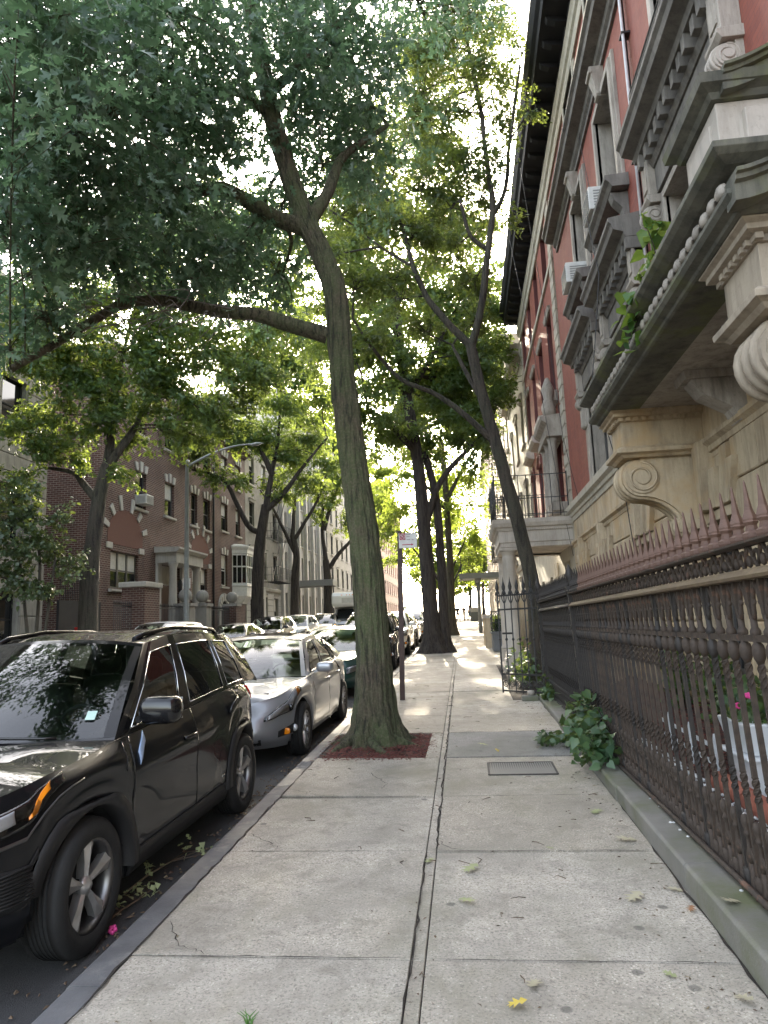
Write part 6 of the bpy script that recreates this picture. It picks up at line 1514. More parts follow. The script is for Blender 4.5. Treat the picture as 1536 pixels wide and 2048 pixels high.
car('moving_van', 'white van driving far down the middle of the street', 'van', suv2(P_white, dict(rails=None), N=100, roofz=[(-1.98,2.0),(-.8,2.1),(.3,1.95)]), (-5.6, 70))
# ================================================================ trees
_Yc = Vector((169,221,1430)).normalized(); _up = Vector((-347,-8988,1430)); _up = (_up-_Yc*_up.dot(_Yc)).normalized(); _Xc = _Yc.cross(_up)
def at(px, py, Y):            # the point at distance Y down the street that lies on a sight line of the survey photograph
    d = Vector((px-768, py-1024, 1430)); x, y, z = d.dot(_Xc), d.dot(_Yc), d.dot(_up); return Vector((x/y*Y, Y, CAMH+z/y*Y))
M_bark1 = barkmat('oak bark', (.15,.115,.08), (.036,.029,.021), (.080,.108,.040), 17)
M_bark2 = barkmat('dark street tree bark', (.055,.045,.037), (.022,.018,.016), None, 12)
M_bark3 = barkmat('brown trunk bark', (.085,.064,.050), (.030,.024,.02), (.06,.06,.04), 12)
G1 = [(.045,.10,.062),(.068,.135,.084),(.095,.17,.105),(.13,.205,.14),(.055,.115,.07)]
G2 = [(.028,.065,.022),(.045,.095,.028),(.065,.125,.034),(.085,.15,.045),(.038,.08,.028)]
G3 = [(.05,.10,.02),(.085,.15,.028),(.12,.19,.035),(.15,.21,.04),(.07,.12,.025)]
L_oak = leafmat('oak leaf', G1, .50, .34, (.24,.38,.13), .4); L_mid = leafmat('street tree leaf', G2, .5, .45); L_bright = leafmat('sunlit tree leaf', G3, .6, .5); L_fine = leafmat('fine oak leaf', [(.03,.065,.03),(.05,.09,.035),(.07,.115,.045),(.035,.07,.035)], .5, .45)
def spline(pts, sub=5):
    P = [Vector(p) for p in pts]; out = []
    for i in range(len(P)-1):
        p0, p1, p2, p3 = P[max(0,i-1)], P[i], P[i+1], P[min(len(P)-1,i+2)]
        for k in range(sub):
            t = k/sub; out.append(.5*((2*p1)+(p2-p0)*t+(2*p0-5*p1+4*p2-p3)*t*t+(3*p1-p0-3*p2+p3)*t**3))
    out.append(P[-1]); return out
def limb(m, pts, r0, r1, n=10, sub=5, wob=.10, pw=1.):
    s = spline(pts, sub); N = len(s); jit = r0*.25
    s = [p+Vector((mnoise.noise(p*1.7)*jit, mnoise.noise(p*1.7+Vector((5,0,0)))*jit, 0)) if 0 < i < N-1 else p for i, p in enumerate(s)]
    m.tube(s, [r0+(r1-r0)*(i/(N-1))**pw for i in range(N)], n, 0, wob); return s
def tree(name, label, base, trunk, limbs, clusters, leafmat_, bark, lsize, shape, dens, flare=1.9, group=None, twigs=10, spread=.16, tn=20, subt=7, seed=1, roots=6, bend=.25, ridge=.018):
    t_ = thing(name, label, 'tree', base, group=group); rr = random.Random(seed); rg = np.random.default_rng(seed)
    m = MB(); skel = []
    for pts, r0, r1 in trunk:
        s = spline(pts, subt); N = len(s); ht = [p.z-base[2] for p in s]
        rad = [(r0+(r1-r0)*i/(N-1))*(1+(flare-1)*math.exp(-max(0,h)/.28)*.55+(flare-1)*math.exp(-max(0,h)/.9)*.18) for i, h in enumerate(ht)]
        ph = rr.uniform(0,6)
        fl = lambda i, a: 1+.16*math.exp(-max(0,ht[i])/.45)*math.sin(a*roots+ph)+ridge*math.sin(a*17+2.2*math.sin(ht[i]*1.7)+1.6*mnoise.noise(Vector((a*1.5,ht[i]*.9,ph))))+ridge*.7*math.sin(a*27-ht[i]*1.3+3*mnoise.noise(Vector((a*2,ht[i]*1.4,ph+4))))
        m.tube(s, rad, tn, 0, .08, fl=fl); skel += s
    for pts, r0, r1 in limbs: skel += limb(m, pts, r0, r1)
    P = []; D = []; tot = 0; tw = MB()
    sk = np.array([tuple(p) for p in skel])
    for c in clusters:
        cen, r = c[0], c[1]; w = c[2] if len(c) > 2 else 1.
        d = np.linalg.norm(sk-np.array(cen), axis=1)+.5*np.maximum(0, sk[:,2]-cen[2]); a = Vector(sk[int(d.argmin())])
        mid = (a+cen)/2+Vector((rr.gauss(0,.12),rr.gauss(0,.12),.12))*(cen-a).length*bend*2; br = min(.055, .012+.012*(cen-a).length) if w != .55 and cen.y > 6.3 else .011
        if (cen-a).length > .3: tw.tube(spline([a, mid, cen], 4), [br, br*.95,br*.9,br*.85,br*.8,br*.75,br*.7,br*.65,br*.6][:9], 6)
        nt = int(twigs*w)+3; nl = int(dens*w*r*r/nt)+2
        for k in range(nt):
            v = Vector((rr.gauss(0,1), rr.gauss(0,1), rr.gauss(0,.8))).normalized()*r*rr.uniform(.35,1.05); e = cen+v
            s0 = cen.lerp(a, rr.uniform(0,.35)); md = (s0+e)/2+Vector((rr.gauss(0,.1),rr.gauss(0,.1),.1*r))*.6
            tw.tube(spline([s0, md, e], 3), [br*.5,br*.45,br*.38,br*.3,br*.25,br*.2,br*.14], 4)
            t = rg.uniform(.30, 1.05, nl)[:,None]; A, B, E = (np.array(q) for q in (s0, md, e))
            pp = (1-t)**2*A+2*t*(1-t)*B+t*t*E+rg.normal(0, spread*r*.85, (nl,3))*np.array([1,1,.55]); P.append(pp)
            dd = np.array((e-s0).normalized()); D.append(np.tile(dd*.4+np.array([0,0,-.15]), (nl,1)))
    tr = m.build('trunk', bark, t_, recalc=False); b_ = tw.build('branches', bark, t_, recalc=False)
    P = np.concatenate(P); D = np.concatenate(D)
    ok = ~((P[:,0] > 2.45) & (P[:,1] < 93)); ok &= P[:,2] > 1.2; P = P[ok]; D = D[ok]
    leaves('crown', t_, leafmat_, P, lsize, shape, rng=rg, dirs=D, updown=.95); return t_
A = at
# the near oak: trunk leaning left, two long limbs reaching over the road
oakT = [(753,1482),(750,1420),(746,1298),(731,1100),(712,960),(697,850),(685,747),(671,590),(645,512),(607,430),(575,340),(547,240),(522,120),(498,0),(470,-160)]
tr = [A(x, y, 9.2) for x, y in oakT]; tr[0] = Vector((tr[0].x, 9.2, g(9.2)-.06)); tr0 = tr[0].copy()
cl = [(100,150,7,1.8),(250,120,7.6,1.9),(420,110,8.6,1.9),(560,60,9.4,1.8),(660,150,10.2,1.7),(120,330,6.6,1.5),(290,300,7.6,1.5),(450,260,8.8,1.4),(700,300,10.4,1.35),(50,500,6.6,1.2),(180,470,7.4,1.3),(330,470,8.4,1.25),(470,500,9.4,1.0),(90,620,7,.8),
      (770,110,11,1.6),(850,30,12,1.6),(30,60,5.0,1.2),(170,20,5.6,1.3),(360,-30,7,1.6),(30,240,5.4,1.0),(10,400,5.6,.8),(230,200,6.6,1.3),(360,200,7.8,1.4),(600,230,9.6,1.3),(730,210,10.8,1.3),(20,690,6.8,.5,.6),(660,20,10,1.7),(540,150,9,1.4),
      (250,560,8,.9,.7),(400,560,8.8,.9,.7),(640,330,9.9,.9),(90,-60,4.8,1.0,.6),(500,-120,8,1.5,.6),(30,130,4.2,.8,.7),(160,260,6,1.1),(60,420,6.1,.9),(150,380,6.8,1.1),(380,390,8.5,1.0),(560,420,10,.9),(520,470,11,1.2),(420,450,10.5,1.2),(560,560,11,1.0),(330,420,9.5,1.1),(450,560,10.5,1.0),(240,430,8.5,1.0)]
CL = [(A(x, y, d), r, *w) for x, y, d, r, *w in cl] + [(Vector((x, y, z)), 2.0, 1.0) for x, y, z in ()] + [(Vector(p), 1.5, .55) for p in ((-7.0,6.2,6.6),(-7.8,7.6,7.4),(-8.6,9.5,8.2),(-6.4,8.4,7.4),(-7.4,10.6,8.4),(-9.2,7.2,8.0),(-5.8,11.5,9.2),(-8.4,12.5,9.6),(-7.,14.,10.2))]
LB = [([A(655,672,9.2),A(600,655,9.1),A(520,632,9.0),A(440,622,8.8),A(380,612,8.6),A(330,602,8.4),A(250,607,8.1),A(190,640,7.8),A(110,690,7.4),A(20,740,7.0)], .115, .035),
      ([A(607,455,9.2),A(545,432,9.1),A(490,400,8.9),A(440,375,8.7),A(370,387,8.4),A(300,372,8.1),A(230,355,7.7),A(120,330,7.1)], .125, .04),
      ([A(622,440,9.2),A(655,385,9.4),A(682,318,9.7),A(722,285,10),A(775,250,10.5)], .10, .035),
      ([A(300,375,8.1),A(308,260,8.1),A(304,120,8.1),A(310,-40,8.1)], .055, .035),
      ([A(560,250,9.2),A(480,190,8.9),A(400,185,8.5),A(310,210,8.2)], .06, .025),
      ([A(385,612,8.6),A(350,540,8.5),A(320,480,8.4)], .05, .02),
      ([A(535,190,9.2),A(620,110,9.6),A(700,20,10),A(760,-80,10.5)], .08, .04)]
oak = tree('oak_tree', 'big oak leaning left from the mulch pit with long limbs over the parked cars', (tr[0].x, 9.2, g(9.2)), [(tr, .215, .10)], LB, CL, L_oak, M_bark1, .145, 'oak', 335, flare=2.15, twigs=11, tn=110, subt=14, ridge=.030, seed=3)
m = MB()
for a0 in (.3, 1.5, 2.6, 3.7, 4.6, 5.5):      # surface roots gripping the pit
    L_ = rnd.uniform(.45,.8); P_ = [Vector((tr0.x+math.cos(a0+.25*k*.4)*(.22+L_*k/5), 9.2+math.sin(a0+.25*k*.4)*(.22+L_*k/5)*.8, g(9.2)+.10*(1-k/5)**1.5-.015*k)) for k in range(6)]; m.tube(spline(P_, 4), [.085*(1-i/26) for i in range(21)], 9, 0, .25)
m.build('roots', M_bark1, oak, recalc=False)
m = MB()
rr = random.Random(5)
for k in range(60):           # the fine bare twigs hanging from the low limb
    s0 = rr.choice([A(rr.uniform(90,480), 0, 0) if False else A(rr.uniform(60,470), rr.uniform(600,660), rr.uniform(7.4,8.8))]); e = s0+Vector((rr.gauss(-.2,.5), rr.gauss(-.2,.3), rr.uniform(-.55,.35))); m.tube(spline([s0, (s0+e)/2+Vector((rr.gauss(0,.08),0,rr.uniform(-.02,.14))), e], 4), [.009-.001*i*.8 for i in range(9)], 4)
m.build('bare_twigs', pbr('grey bare twig', (.16,.14,.12), (.11,.095,.08), 9, .9, 0), oak, recalc=False)
# leaning tree in the front yard by the gate
t3 = [(1068,1195),(1040,1060),(1012,960),(987,870),(962,780),(941,690)]; b3 = A(1075,1330,15); b3 = Vector((b3.x, 15, g(15)))
tr = [b3+Vector((0,0,-.05))]+[A(x,y,15) for x, y in t3]
LB = [([A(941,700,15),A(965,600,15),A(976,500,15),A(986,420,15.2),A(975,330,15.2),A(958,200,15.3),A(935,80,15.4),A(920,-60,15.4)], .088, .035),
      ([A(941,692,15),A(893,642,15),A(852,592,15.1),A(826,530,15.2),A(803,450,15.4),A(768,390,15.6)], .092, .03),
      ([A(990,885,15),A(930,830,15),A(870,788,15),A(800,757,14.9),A(742,692,14.8),A(705,636,14.7)], .075, .025),
      ([A(975,500,15),A(940,470,15),A(920,400,15)], .06, .03), ([A(986,430,15.2),A(1010,380,15.2),A(1020,280,15.2),A(1040,130,15.1)], .06, .03), ([A(965,800,15),A(930,740,15.4),A(905,690,16)], .07, .03),
      ([A(820,530,15.2),A(770,500,15.6),A(730,470,16)], .04, .02)]
cl = [(800,100,16.5,1.3),(840,250,16.5,1.2),(930,60,16,1.2),(660,420,16,.9),(640,520,15.5,.9),(990,150,15.6,.8),(1000,260,15.6,.7),(960,400,16,.8),(870,470,16,1.0),(950,560,16,.9),(840,660,16,.8),(720,440,16,1.0),(760,360,16,1.1),(700,380,16,1.),(905,130,16,1.4),(820,200,16,1.3),(960,640,16,.6),(900,330,16,1.2),(960,130,15.2,1.3),(890,220,15.2,1.3),(850,370,15.5,1.2),(985,320,14.8,.7,.6),(770,450,15.6,1.1),(830,480,15.8,.9),(1010,430,15,.5,.5),(710,560,15,1.0),(1062,210,14.2,.5,.5),(930,330,15.3,1.0),(800,300,15.8,1.1),(860,110,15.5,1.3),(1000,40,15,1.,.7),(740,690,14.8,.8),(800,600,15.2,.8,.7),(900,500,15.4,.8,.6),(1040,90,14.6,.6,.6),(900,420,15.6,.9,.7),(980,220,15.4,.8,.6),(780,560,15.4,.9,.7),(900,20,15.4,1.4)]
tree('yard_tree', 'slender tree leaning out of the porch yard over the sidewalk behind the gate', tuple(b3), [(tr, .155, .11)], LB, [(A(x,y,d), r, *w) for x,y,d,r,*w in cl], L_fine, M_bark3, .10, 'mid', 1050, flare=1.3, twigs=10, tn=24, seed=7)
# the double trunked tree farther along the kerb
b = Vector((A(868,1305,27).x, 27, g(27)))
def tk(base, pts, Y): return [base+Vector((0,0,-.05))]+[A(x,y,Y) for x,y in pts]
LB = [([A(848,1060,27),A(880,965,27),A(930,905,27),A(985,850,27)], .15, .05), ([A(832,905,27),A(780,850,26),A(735,815,25)], .14, .05), ([A(812,790,27),A(860,720,27.4),A(900,640,28)], .15, .05), ([A(800,700,27),A(760,640,26.5),A(720,590,26)], .13, .05), ([A(790,610,27),A(815,520,27.5),A(830,430,28)], .13, .05)]
cl = [(930,800,31,1.5),(960,840,35,1.6),(995,765,36,1.5),(940,745,38,2.),(900,860,33,1.3),(980,690,33,1.6),(890,790,28,1.5),(935,775,28.5,1.5),(915,880,28,1.2),(955,805,30,1.4),(900,745,34,1.8),(925,700,36,2.0),(900,700,29,2.0),(850,640,29,2.2),(960,620,29,2.0),(980,700,29,1.7),(880,420,29,2.4),(800,430,28,2.6),(960,460,29,2.2),(980,540,29,1.8),(760,770,26,1.8),(1000,620,29,1.2),(1010,760,29,1.1),(800,700,26.5,2.1),(750,840,25,1.6),(865,760,28,1.9),(905,830,28,1.7),(960,720,27,1.8),(700,800,24.5,1.7),(740,650,26,2.2),(965,870,26,1.2),(830,560,28,2.2),(900,620,28,2.0),(700,700,25,2.),(790,880,27,1.5),(860,900,28,1.4),(980,800,27,1.2),(760,550,27,2.2),(950,600,28,1.8,.7),(880,500,28.5,2.2),(720,900,25,1.1,.7),(940,940,27.5,1.,.6),(700,480,27,2.4)]
tree('street_tree', 'dark double trunked street tree standing at the near kerb past the sign', tuple(b), [(tk(b, [(858,1180),(850,1080),(842,980),(832,900),(815,800),(800,700),(790,600)], 27), .285, .17), (tk(b+Vector((.40,.15,0)), [(886,1200),(880,1090),(870,985),(848,905)], 27.2), .185, .13)], LB, [(A(x,y,d), r, *w) for x,y,d,r,*w in cl]+[(Vector(p), 1.7, 1.2) for p in ((-1.4,33,12.1),(-2.5,33,12.7),(-.3,33,12.3),(-1.6,35.5,13.6),(.5,34,12.2),(-2.6,31,10.4),(-.6,31,11.2))]+[(A(x,y,d), r, 1.) for x,y,d,r in ((660,500,30,2.2),(705,430,30,2.2),(650,610,29,1.8),(720,560,29,2.),(760,650,30,2.),(640,720,28,1.7),(690,340,31,2.2),(760,250,31,2.4),(860,280,31,2.3))], L_mid, M_bark2, .16, 'mid', 620, flare=2.9, group='street trees along the near kerb', twigs=10, tn=28, seed=11, roots=7)  # fixed-point clusters added to this crown to block sun from the near sidewalk
b = Vector((A(905,1270,43).x, 43, g(43)))
cl = [(800,960,43,2.2),(850,900,44,2.4),(930,960,44,2.2),(900,1020,43,1.6),(960,1010,43,1.2,.7),(780,1030,43,1.8),(860,820,45,2.8),(940,880,45,2.2),(800,860,44,2.4)]
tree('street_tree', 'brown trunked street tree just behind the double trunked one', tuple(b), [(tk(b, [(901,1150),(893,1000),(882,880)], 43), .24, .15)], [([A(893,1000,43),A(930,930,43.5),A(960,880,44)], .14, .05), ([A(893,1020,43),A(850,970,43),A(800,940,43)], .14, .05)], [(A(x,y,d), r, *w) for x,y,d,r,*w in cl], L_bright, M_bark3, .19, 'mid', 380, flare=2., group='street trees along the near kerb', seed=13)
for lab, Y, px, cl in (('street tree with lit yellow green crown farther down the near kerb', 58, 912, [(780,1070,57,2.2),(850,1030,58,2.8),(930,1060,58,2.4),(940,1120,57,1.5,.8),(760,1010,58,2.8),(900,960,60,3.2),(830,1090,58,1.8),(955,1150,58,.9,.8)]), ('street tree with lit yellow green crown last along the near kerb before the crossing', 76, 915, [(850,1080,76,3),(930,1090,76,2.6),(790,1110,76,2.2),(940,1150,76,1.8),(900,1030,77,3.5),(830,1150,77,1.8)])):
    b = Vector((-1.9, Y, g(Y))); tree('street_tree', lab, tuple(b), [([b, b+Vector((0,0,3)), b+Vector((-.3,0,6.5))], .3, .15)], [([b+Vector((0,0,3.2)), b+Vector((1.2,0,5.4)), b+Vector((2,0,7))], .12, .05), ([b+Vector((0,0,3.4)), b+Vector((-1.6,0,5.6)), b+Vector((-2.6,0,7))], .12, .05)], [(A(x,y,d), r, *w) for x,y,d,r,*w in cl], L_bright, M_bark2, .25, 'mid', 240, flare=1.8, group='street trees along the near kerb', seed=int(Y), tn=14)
# trees on the far kerb
FG = 'street trees along the far kerb'
def fartree(label, Y, px, trunk, r0, limbs, cl, seed, size, dens, bark=M_bark3, lm=L_mid, nm='street_tree'):
    b = Vector((A(px,1230,Y).x, Y, g(Y))); tree(nm, label, tuple(b), [([b+Vector((0,0,-.05))]+[A(x,y,Y) for x,y in trunk], r0, r0*.6)], [([A(x,y,Y+o) for x,y,o in l], r0*.5, r0*.14) for l in limbs], [(A(x,y,d), r, *w) for x,y,d,r,*w in cl], lm, bark, size, 'mid', dens, flare=1.5, group=FG, twigs=9, seed=seed, tn=18)
fartree('brown trunked street tree on the far kerb in front of the driveway gate', 20.3, 176, [(180,1150),(187,1080),(198,1000),(214,930)], .29,
    [[(198,1005,0),(165,965,0),(145,945,-.3),(90,935,-.6)], [(212,935,0),(224,850,0),(236,760,0),(262,640,.3)], [(212,935,0),(245,890,0),(272,850,.3),(300,780,.6),(330,700,1)], [(224,860,0),(185,760,0),(180,700,0)], [(236,770,0),(200,680,-.4),(140,620,-.8)], [(262,650,.3),(300,560,.6),(330,480,.9)]],
    [(120,760,19,1.5),(250,700,19.6,1.6),(330,770,20.5,1.5),(60,860,18.5,1.2),(280,610,20,1.8),(420,690,21,1.7),(145,920,19.8,.8),(240,945,20,.7),(30,700,18,1.6),(100,660,18.5,1.6),(200,840,19.5,1.),(180,600,19.5,1.8),(390,800,21,1.3),(40,960,18.6,.8),(360,580,21,1.9),(450,560,22,2.0),(60,560,18.5,1.8),(340,860,20.6,.8,.8),(480,760,22,1.5),(560,640,23,2),(540,740,23,1.6),(500,480,23,2.2),(420,450,22,2.2),(330,470,21.5,2.0),(590,540,24,2.2),(240,500,20.5,2.0),(150,700,19.2,1.4),(200,760,19.6,1.3),(300,680,20.4,1.5),(380,640,21,1.6),(300,820,21,1.2),(390,870,22,1.1),(215,800,20,1.1),(440,840,22,1.2),(120,830,19.4,1.1),(330,740,21,1.4),(470,820,23,1.3),(265,885,21,.8),(160,860,20,.8),(100,900,19,.8)], 21, .155, 620)
fartree('dark forked street tree on the far kerb before the bay window house', 36.5, 513, [(517,1130),(524,1060),(532,1010)], .36,
    [[(526,1065,0),(500,1055,0),(470,1000,-.4),(452,965,-.8),(415,945,-1.2),(385,940,-1.6)], [(532,1015,0),(543,950,0),(556,880,0),(562,780,.4)], [(532,1020,0),(565,990,.3),(605,935,.6),(655,875,1)], [(545,950,0),(520,900,-.4),(480,860,-.8)]],
    [(480,880,35.5,2.1),(560,820,36.5,2.3),(420,830,35,2),(610,770,37.5,2.2),(500,760,36,2.4),(430,950,35.5,1.1),(570,920,37,1.3),(520,700,36.5,2.4),(620,880,38,1.6),(400,900,34.5,1.3),(480,960,36,1.),(640,700,38,2.3),(560,680,37,2.6),(450,700,36,2.4),(380,820,35,1.8),(330,880,33,1.3),(405,865,34,1.4),(465,880,35,1.3),(560,990,37,1.0),(625,965,38,1.3),(590,900,38,1.5),(540,880,36.5,1.4),(650,800,38,2.0),(590,620,38,2.6)], 23, .2, 420, M_bark2)
fartree('dark street tree on the far kerb in front of the banded limestone house', 45.5, 588, [(590,1160),(593,1110),(585,1070)], .30,
    [[(592,1110,0),(570,1065,0),(545,1015,0),(520,980,0)], [(588,1080,0),(610,1045,0),(640,990,.5),(655,930,.8)], [(585,1070,0),(590,1000,0),(600,930,0)]],
    [(590,900,45,2.3),(645,850,46,2.5),(555,970,45,1.5),(630,980,46,1.4),(600,820,46,2.6),(660,930,46.5,1.6),(540,900,45,1.8)], 25, .22, 340, M_bark2)
fartree('dark street tree with swollen fork on the far kerb beside the grey canopy', 57, 656, [(656,1175),(652,1120)], .42,
    [[(653,1130,0),(645,1060,0),(648,990,0)], [(655,1140,0),(680,1105,0),(705,1075,0),(715,1030,0)], [(648,1060,0),(665,1000,.3),(690,940,.6)]],
    [(660,960,56.5,2.6),(700,900,57.5,2.8),(640,1010,56.5,1.7),(708,1040,57,1.6),(670,880,58,2.8),(720,980,58,2.2)], 27, .26, 260, M_bark2)
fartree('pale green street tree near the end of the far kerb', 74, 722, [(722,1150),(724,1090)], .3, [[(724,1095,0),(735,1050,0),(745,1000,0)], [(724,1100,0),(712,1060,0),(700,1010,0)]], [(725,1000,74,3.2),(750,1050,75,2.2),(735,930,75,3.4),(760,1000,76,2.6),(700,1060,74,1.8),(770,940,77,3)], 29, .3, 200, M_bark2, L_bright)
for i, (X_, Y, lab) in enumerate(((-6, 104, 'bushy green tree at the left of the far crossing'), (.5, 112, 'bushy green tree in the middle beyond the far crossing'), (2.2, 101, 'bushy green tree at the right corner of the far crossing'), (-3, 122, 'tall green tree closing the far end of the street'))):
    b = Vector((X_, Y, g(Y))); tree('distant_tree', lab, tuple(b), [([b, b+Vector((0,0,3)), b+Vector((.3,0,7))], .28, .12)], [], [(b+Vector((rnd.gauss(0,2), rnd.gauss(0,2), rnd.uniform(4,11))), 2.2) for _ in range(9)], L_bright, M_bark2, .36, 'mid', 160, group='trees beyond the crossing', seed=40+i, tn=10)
# large shrub at the left edge, before the limestone building
b = Vector((A(70,1230,17.6).x, 17.6, g(17.6)))
cl = [(60,1080,17.5,.9),(20,1150,17.2,.8),(110,1100,17.8,.8),(60,1010,17.5,.7),(10,1040,17.2,.8),(120,1030,17.8,.6),(70,1170,17.4,.7),(140,1130,18,.6),(0,1100,17,.8),(100,1180,17.6,.5,.8),(-30,1060,16.8,.8),(-40,1150,16.8,.8),(30,980,17.3,.6)]
tree('large_shrub', 'large spreading shrub with many thin stems before the limestone building at left', tuple(b), [([b, b+Vector((-.1,0,.8)), A(40,1120,17.4)], .07, .03), ([b, b+Vector((.2,0,.7)), A(110,1120,17.7)], .06, .03)], [([b+Vector((0,0,.3)), A(80,1130,17.6), A(60,1040,17.5)], .05, .02)], [(A(x,y,d), r, *w) for x,y,d,r,*w in cl], leafmat('shrub leaf', [(.03,.055,.025),(.05,.085,.04),(.08,.115,.06),(.035,.065,.03)], .35, .4), M_bark3, .10, 'blob', 760, flare=1.1, twigs=9, seed=31, tn=10)
# ================================================================ street furniture, people, litter
M_post = pbr('brown painted sign post', (.055,.028,.022), (.036,.02,.017), 8, .6, .3, 70)
sg = thing('parking_sign', 'white parking sign with red symbol and red arrow on a brown post beside the oak', 'sign', (-1.28, 13.42, g(13.42)))
b_ = Vector((-1.28,13.42,g(13.42)-.05)); t_ = Vector((-1.20,13.40,3.42)); m = MB(); d = (t_-b_).normalized()
for o in (-.024, .024): m.bar(b_+Vector((o,0,0)), t_+Vector((o,0,0)), .014, .045)
m.bar(b_+Vector((0,.016,0)), t_+Vector((0,.016,0)), .05, .012); m.build('post', M_post, sg)
m = MB(); m.box(-1.22,-.875,13.362,13.368,3.075,3.365); pl_ = m.build('panel', plain('sign white enamel', (.62,.61,.60), .45), sg, 0)
m = MB()
for a in ((-1.218,-.877,3.360,3.364),(-1.218,-.877,3.076,3.080),(-.881,-.877,3.08,3.36)): m.box(a[0],a[1],13.359,13.362,a[2],a[3])
m.build('border', M_post, pl_)
m = MB(); m.box(-1.205,-1.095,13.3585,13.3615,3.235,3.358); M_sred = plain('sign red enamel', (.42,.015,.06), .45); m.build('symbol_field', M_sred, pl_)
m = MB(); c_ = Vector((-1.148,13.357,3.297))
m.tube([c_+Vector((.046*math.cos(a*.3927),0,.050*math.sin(a*.3927))) for a in range(17)], .006, 5); m.tube([c_+Vector((-.032,0,.035)), c_+Vector((.032,0,-.035))], .006, 5); m.tube([c_+Vector((-.012,0,-.03)), c_+Vector((-.012,0,.03)), c_+Vector((.010,0,.03)), c_+Vector((.018,0,.015)), c_+Vector((.008,0,.002)), c_+Vector((-.012,0,.0))], .005, 5); m.build('symbol', pl_.material_slots[0].material, pl_)
m = MB()
for x0_, x1_, z_, h in ((-1.082,-.995,3.325,.018),(-1.080,-1.010,3.285,.018),(-1.085,-1.070,3.232,.022),(-1.062,-1.000,3.228,.018),(-.975,-.92,3.222,.018)):
    x = x0_
    while x < x1_-.006: m.box(x, x+.008, 13.3595, 13.3615, z_, z_+h*(1 if int(x*900) % 3 else .72)); x += .0125
m.build('lettering', plain('sign lettering', (.22,.16,.17), .6), pl_)
m = MB(); m.box(-1.16,-.985,13.3585,13.3615,3.135,3.148); m.prism([(-.985,3.118),(-.945,3.1415),(-.985,3.165)], lambda p, q, t: (p, t, q), 13.3585, 13.3615); m.build('arrow', M_sred, pl_)
# people far down the sidewalk
def skinned(name, pts, edges, radii, mat, parent):
    me = bpy.data.meshes.new(name); me.from_pydata([tuple(p) for p in pts], edges, []); me.update()
    o = bpy.data.objects.new(name, me); C.objects.link(o); o.parent = parent; me.materials.append(mat)
    md = o.modifiers.new('skin', 'SKIN'); md.use_smooth_shade = True
    if not me.skin_vertices: me.attributes.new('x', 'FLOAT', 'POINT')
    for i, r in enumerate(radii): me.skin_vertices[0].data[i].radius = (r, r) if not hasattr(r, '__len__') else r
    me.skin_vertices[0].data[0].use_root = True
    s_ = o.modifiers.new('sub', 'SUBSURF'); s_.levels = 1; s_.render_levels = 2; return o
def person(label, x, y, heading, top, low, hair, stride=.22, z=None, sc=1.):
    z = g(y)+.005 if z is None else z; p = thing('person', label, 'person', (x, y, z), (0,0,heading)); p.scale = (sc,sc,sc); ORG[p] = Vector((0,0,0))
    skin = plain('skin tone', (.45,.27,.19), .6)
    J = [(0,0,.94),(0,0,1.12),(0,0,1.36),(0,0,1.47),(0,.01,1.56),(0,.03,1.66),(0,.01,1.73),
         (.09,0,.90),(.10,stride*.5,.50),(.10,stride*.5-.04,.09),(.10,stride*.5+.11,.04),(-.09,0,.90),(-.10,-stride*.35,.50),(-.10,-stride*1.0,.12),(-.10,-stride*1.0+.13,.04),
         (.17,0,1.40),(.24,-.05,1.13),(.25,.03,.90),(.25,.08,.80),(-.17,0,1.40),(-.24,.06,1.13),(-.25,.12,.91),(-.25,.17,.82)]
    E = [(0,1),(1,2),(2,3),(3,4),(4,5),(5,6),(0,7),(7,8),(8,9),(9,10),(0,11),(11,12),(12,13),(13,14),(2,15),(15,16),(16,17),(17,18),(2,19),(19,20),(20,21),(21,22)]
    Rr = [(.15,.11),(.14,.11),(.17,.11),.06,.07,(.085,.10),.06,.095,.062,.045,.04,.095,.062,.045,.04,.065,.046,.036,.035,.065,.046,.036,.035]
    skinned('body', J, E, Rr, skin, p)
    idx = [0,1,2,15,16,17,19,20,21]; mp = {k: i for i, k in enumerate(idx)}
    skinned('jacket', [J[k] for k in idx], [(mp[a], mp[b]) for a, b in E if a in mp and b in mp], [tuple(q+.018 for q in (Rr[k] if hasattr(Rr[k], '__len__') else (Rr[k],)*2)) for k in idx], top, p)
    idx = [0,7,8,9,11,12,13]; mp = {k: i for i, k in enumerate(idx)}
    skinned('trousers', [J[k] for k in idx], [(mp[a], mp[b]) for a, b in E if a in mp and b in mp], [tuple(q+.014 for q in (Rr[k] if hasattr(Rr[k], '__len__') else (Rr[k],)*2)) for k in idx], low, p)
    m = MB(); m.ball((0,.005,1.70), .095, .112, .095, 12); m.build('hair', hair, p); return p
M_dk = plain('dark cloth', (.02,.02,.024), .9); M_gr = plain('grey brown cloth', (.07,.06,.055), .9); M_wh = plain('pale cloth', (.6,.58,.55), .9); M_hair = plain('dark hair', (.02,.014,.01), .7); M_blue = plain('faded blue cloth', (.10,.13,.2), .9)
person('person in dark clothes walking along the sunny far sidewalk, leftmost of the walkers', -1.15, 82, 0, M_dk, M_dk, M_hair)
person('person in grey brown jacket and pale trousers walking on the far sidewalk', -.45, 84, .3, M_gr, M_wh, M_hair, .3)
person('person in pale top and dark trousers striding across the far sidewalk', .15, 88, 1.3, M_wh, M_blue, M_hair, .42)
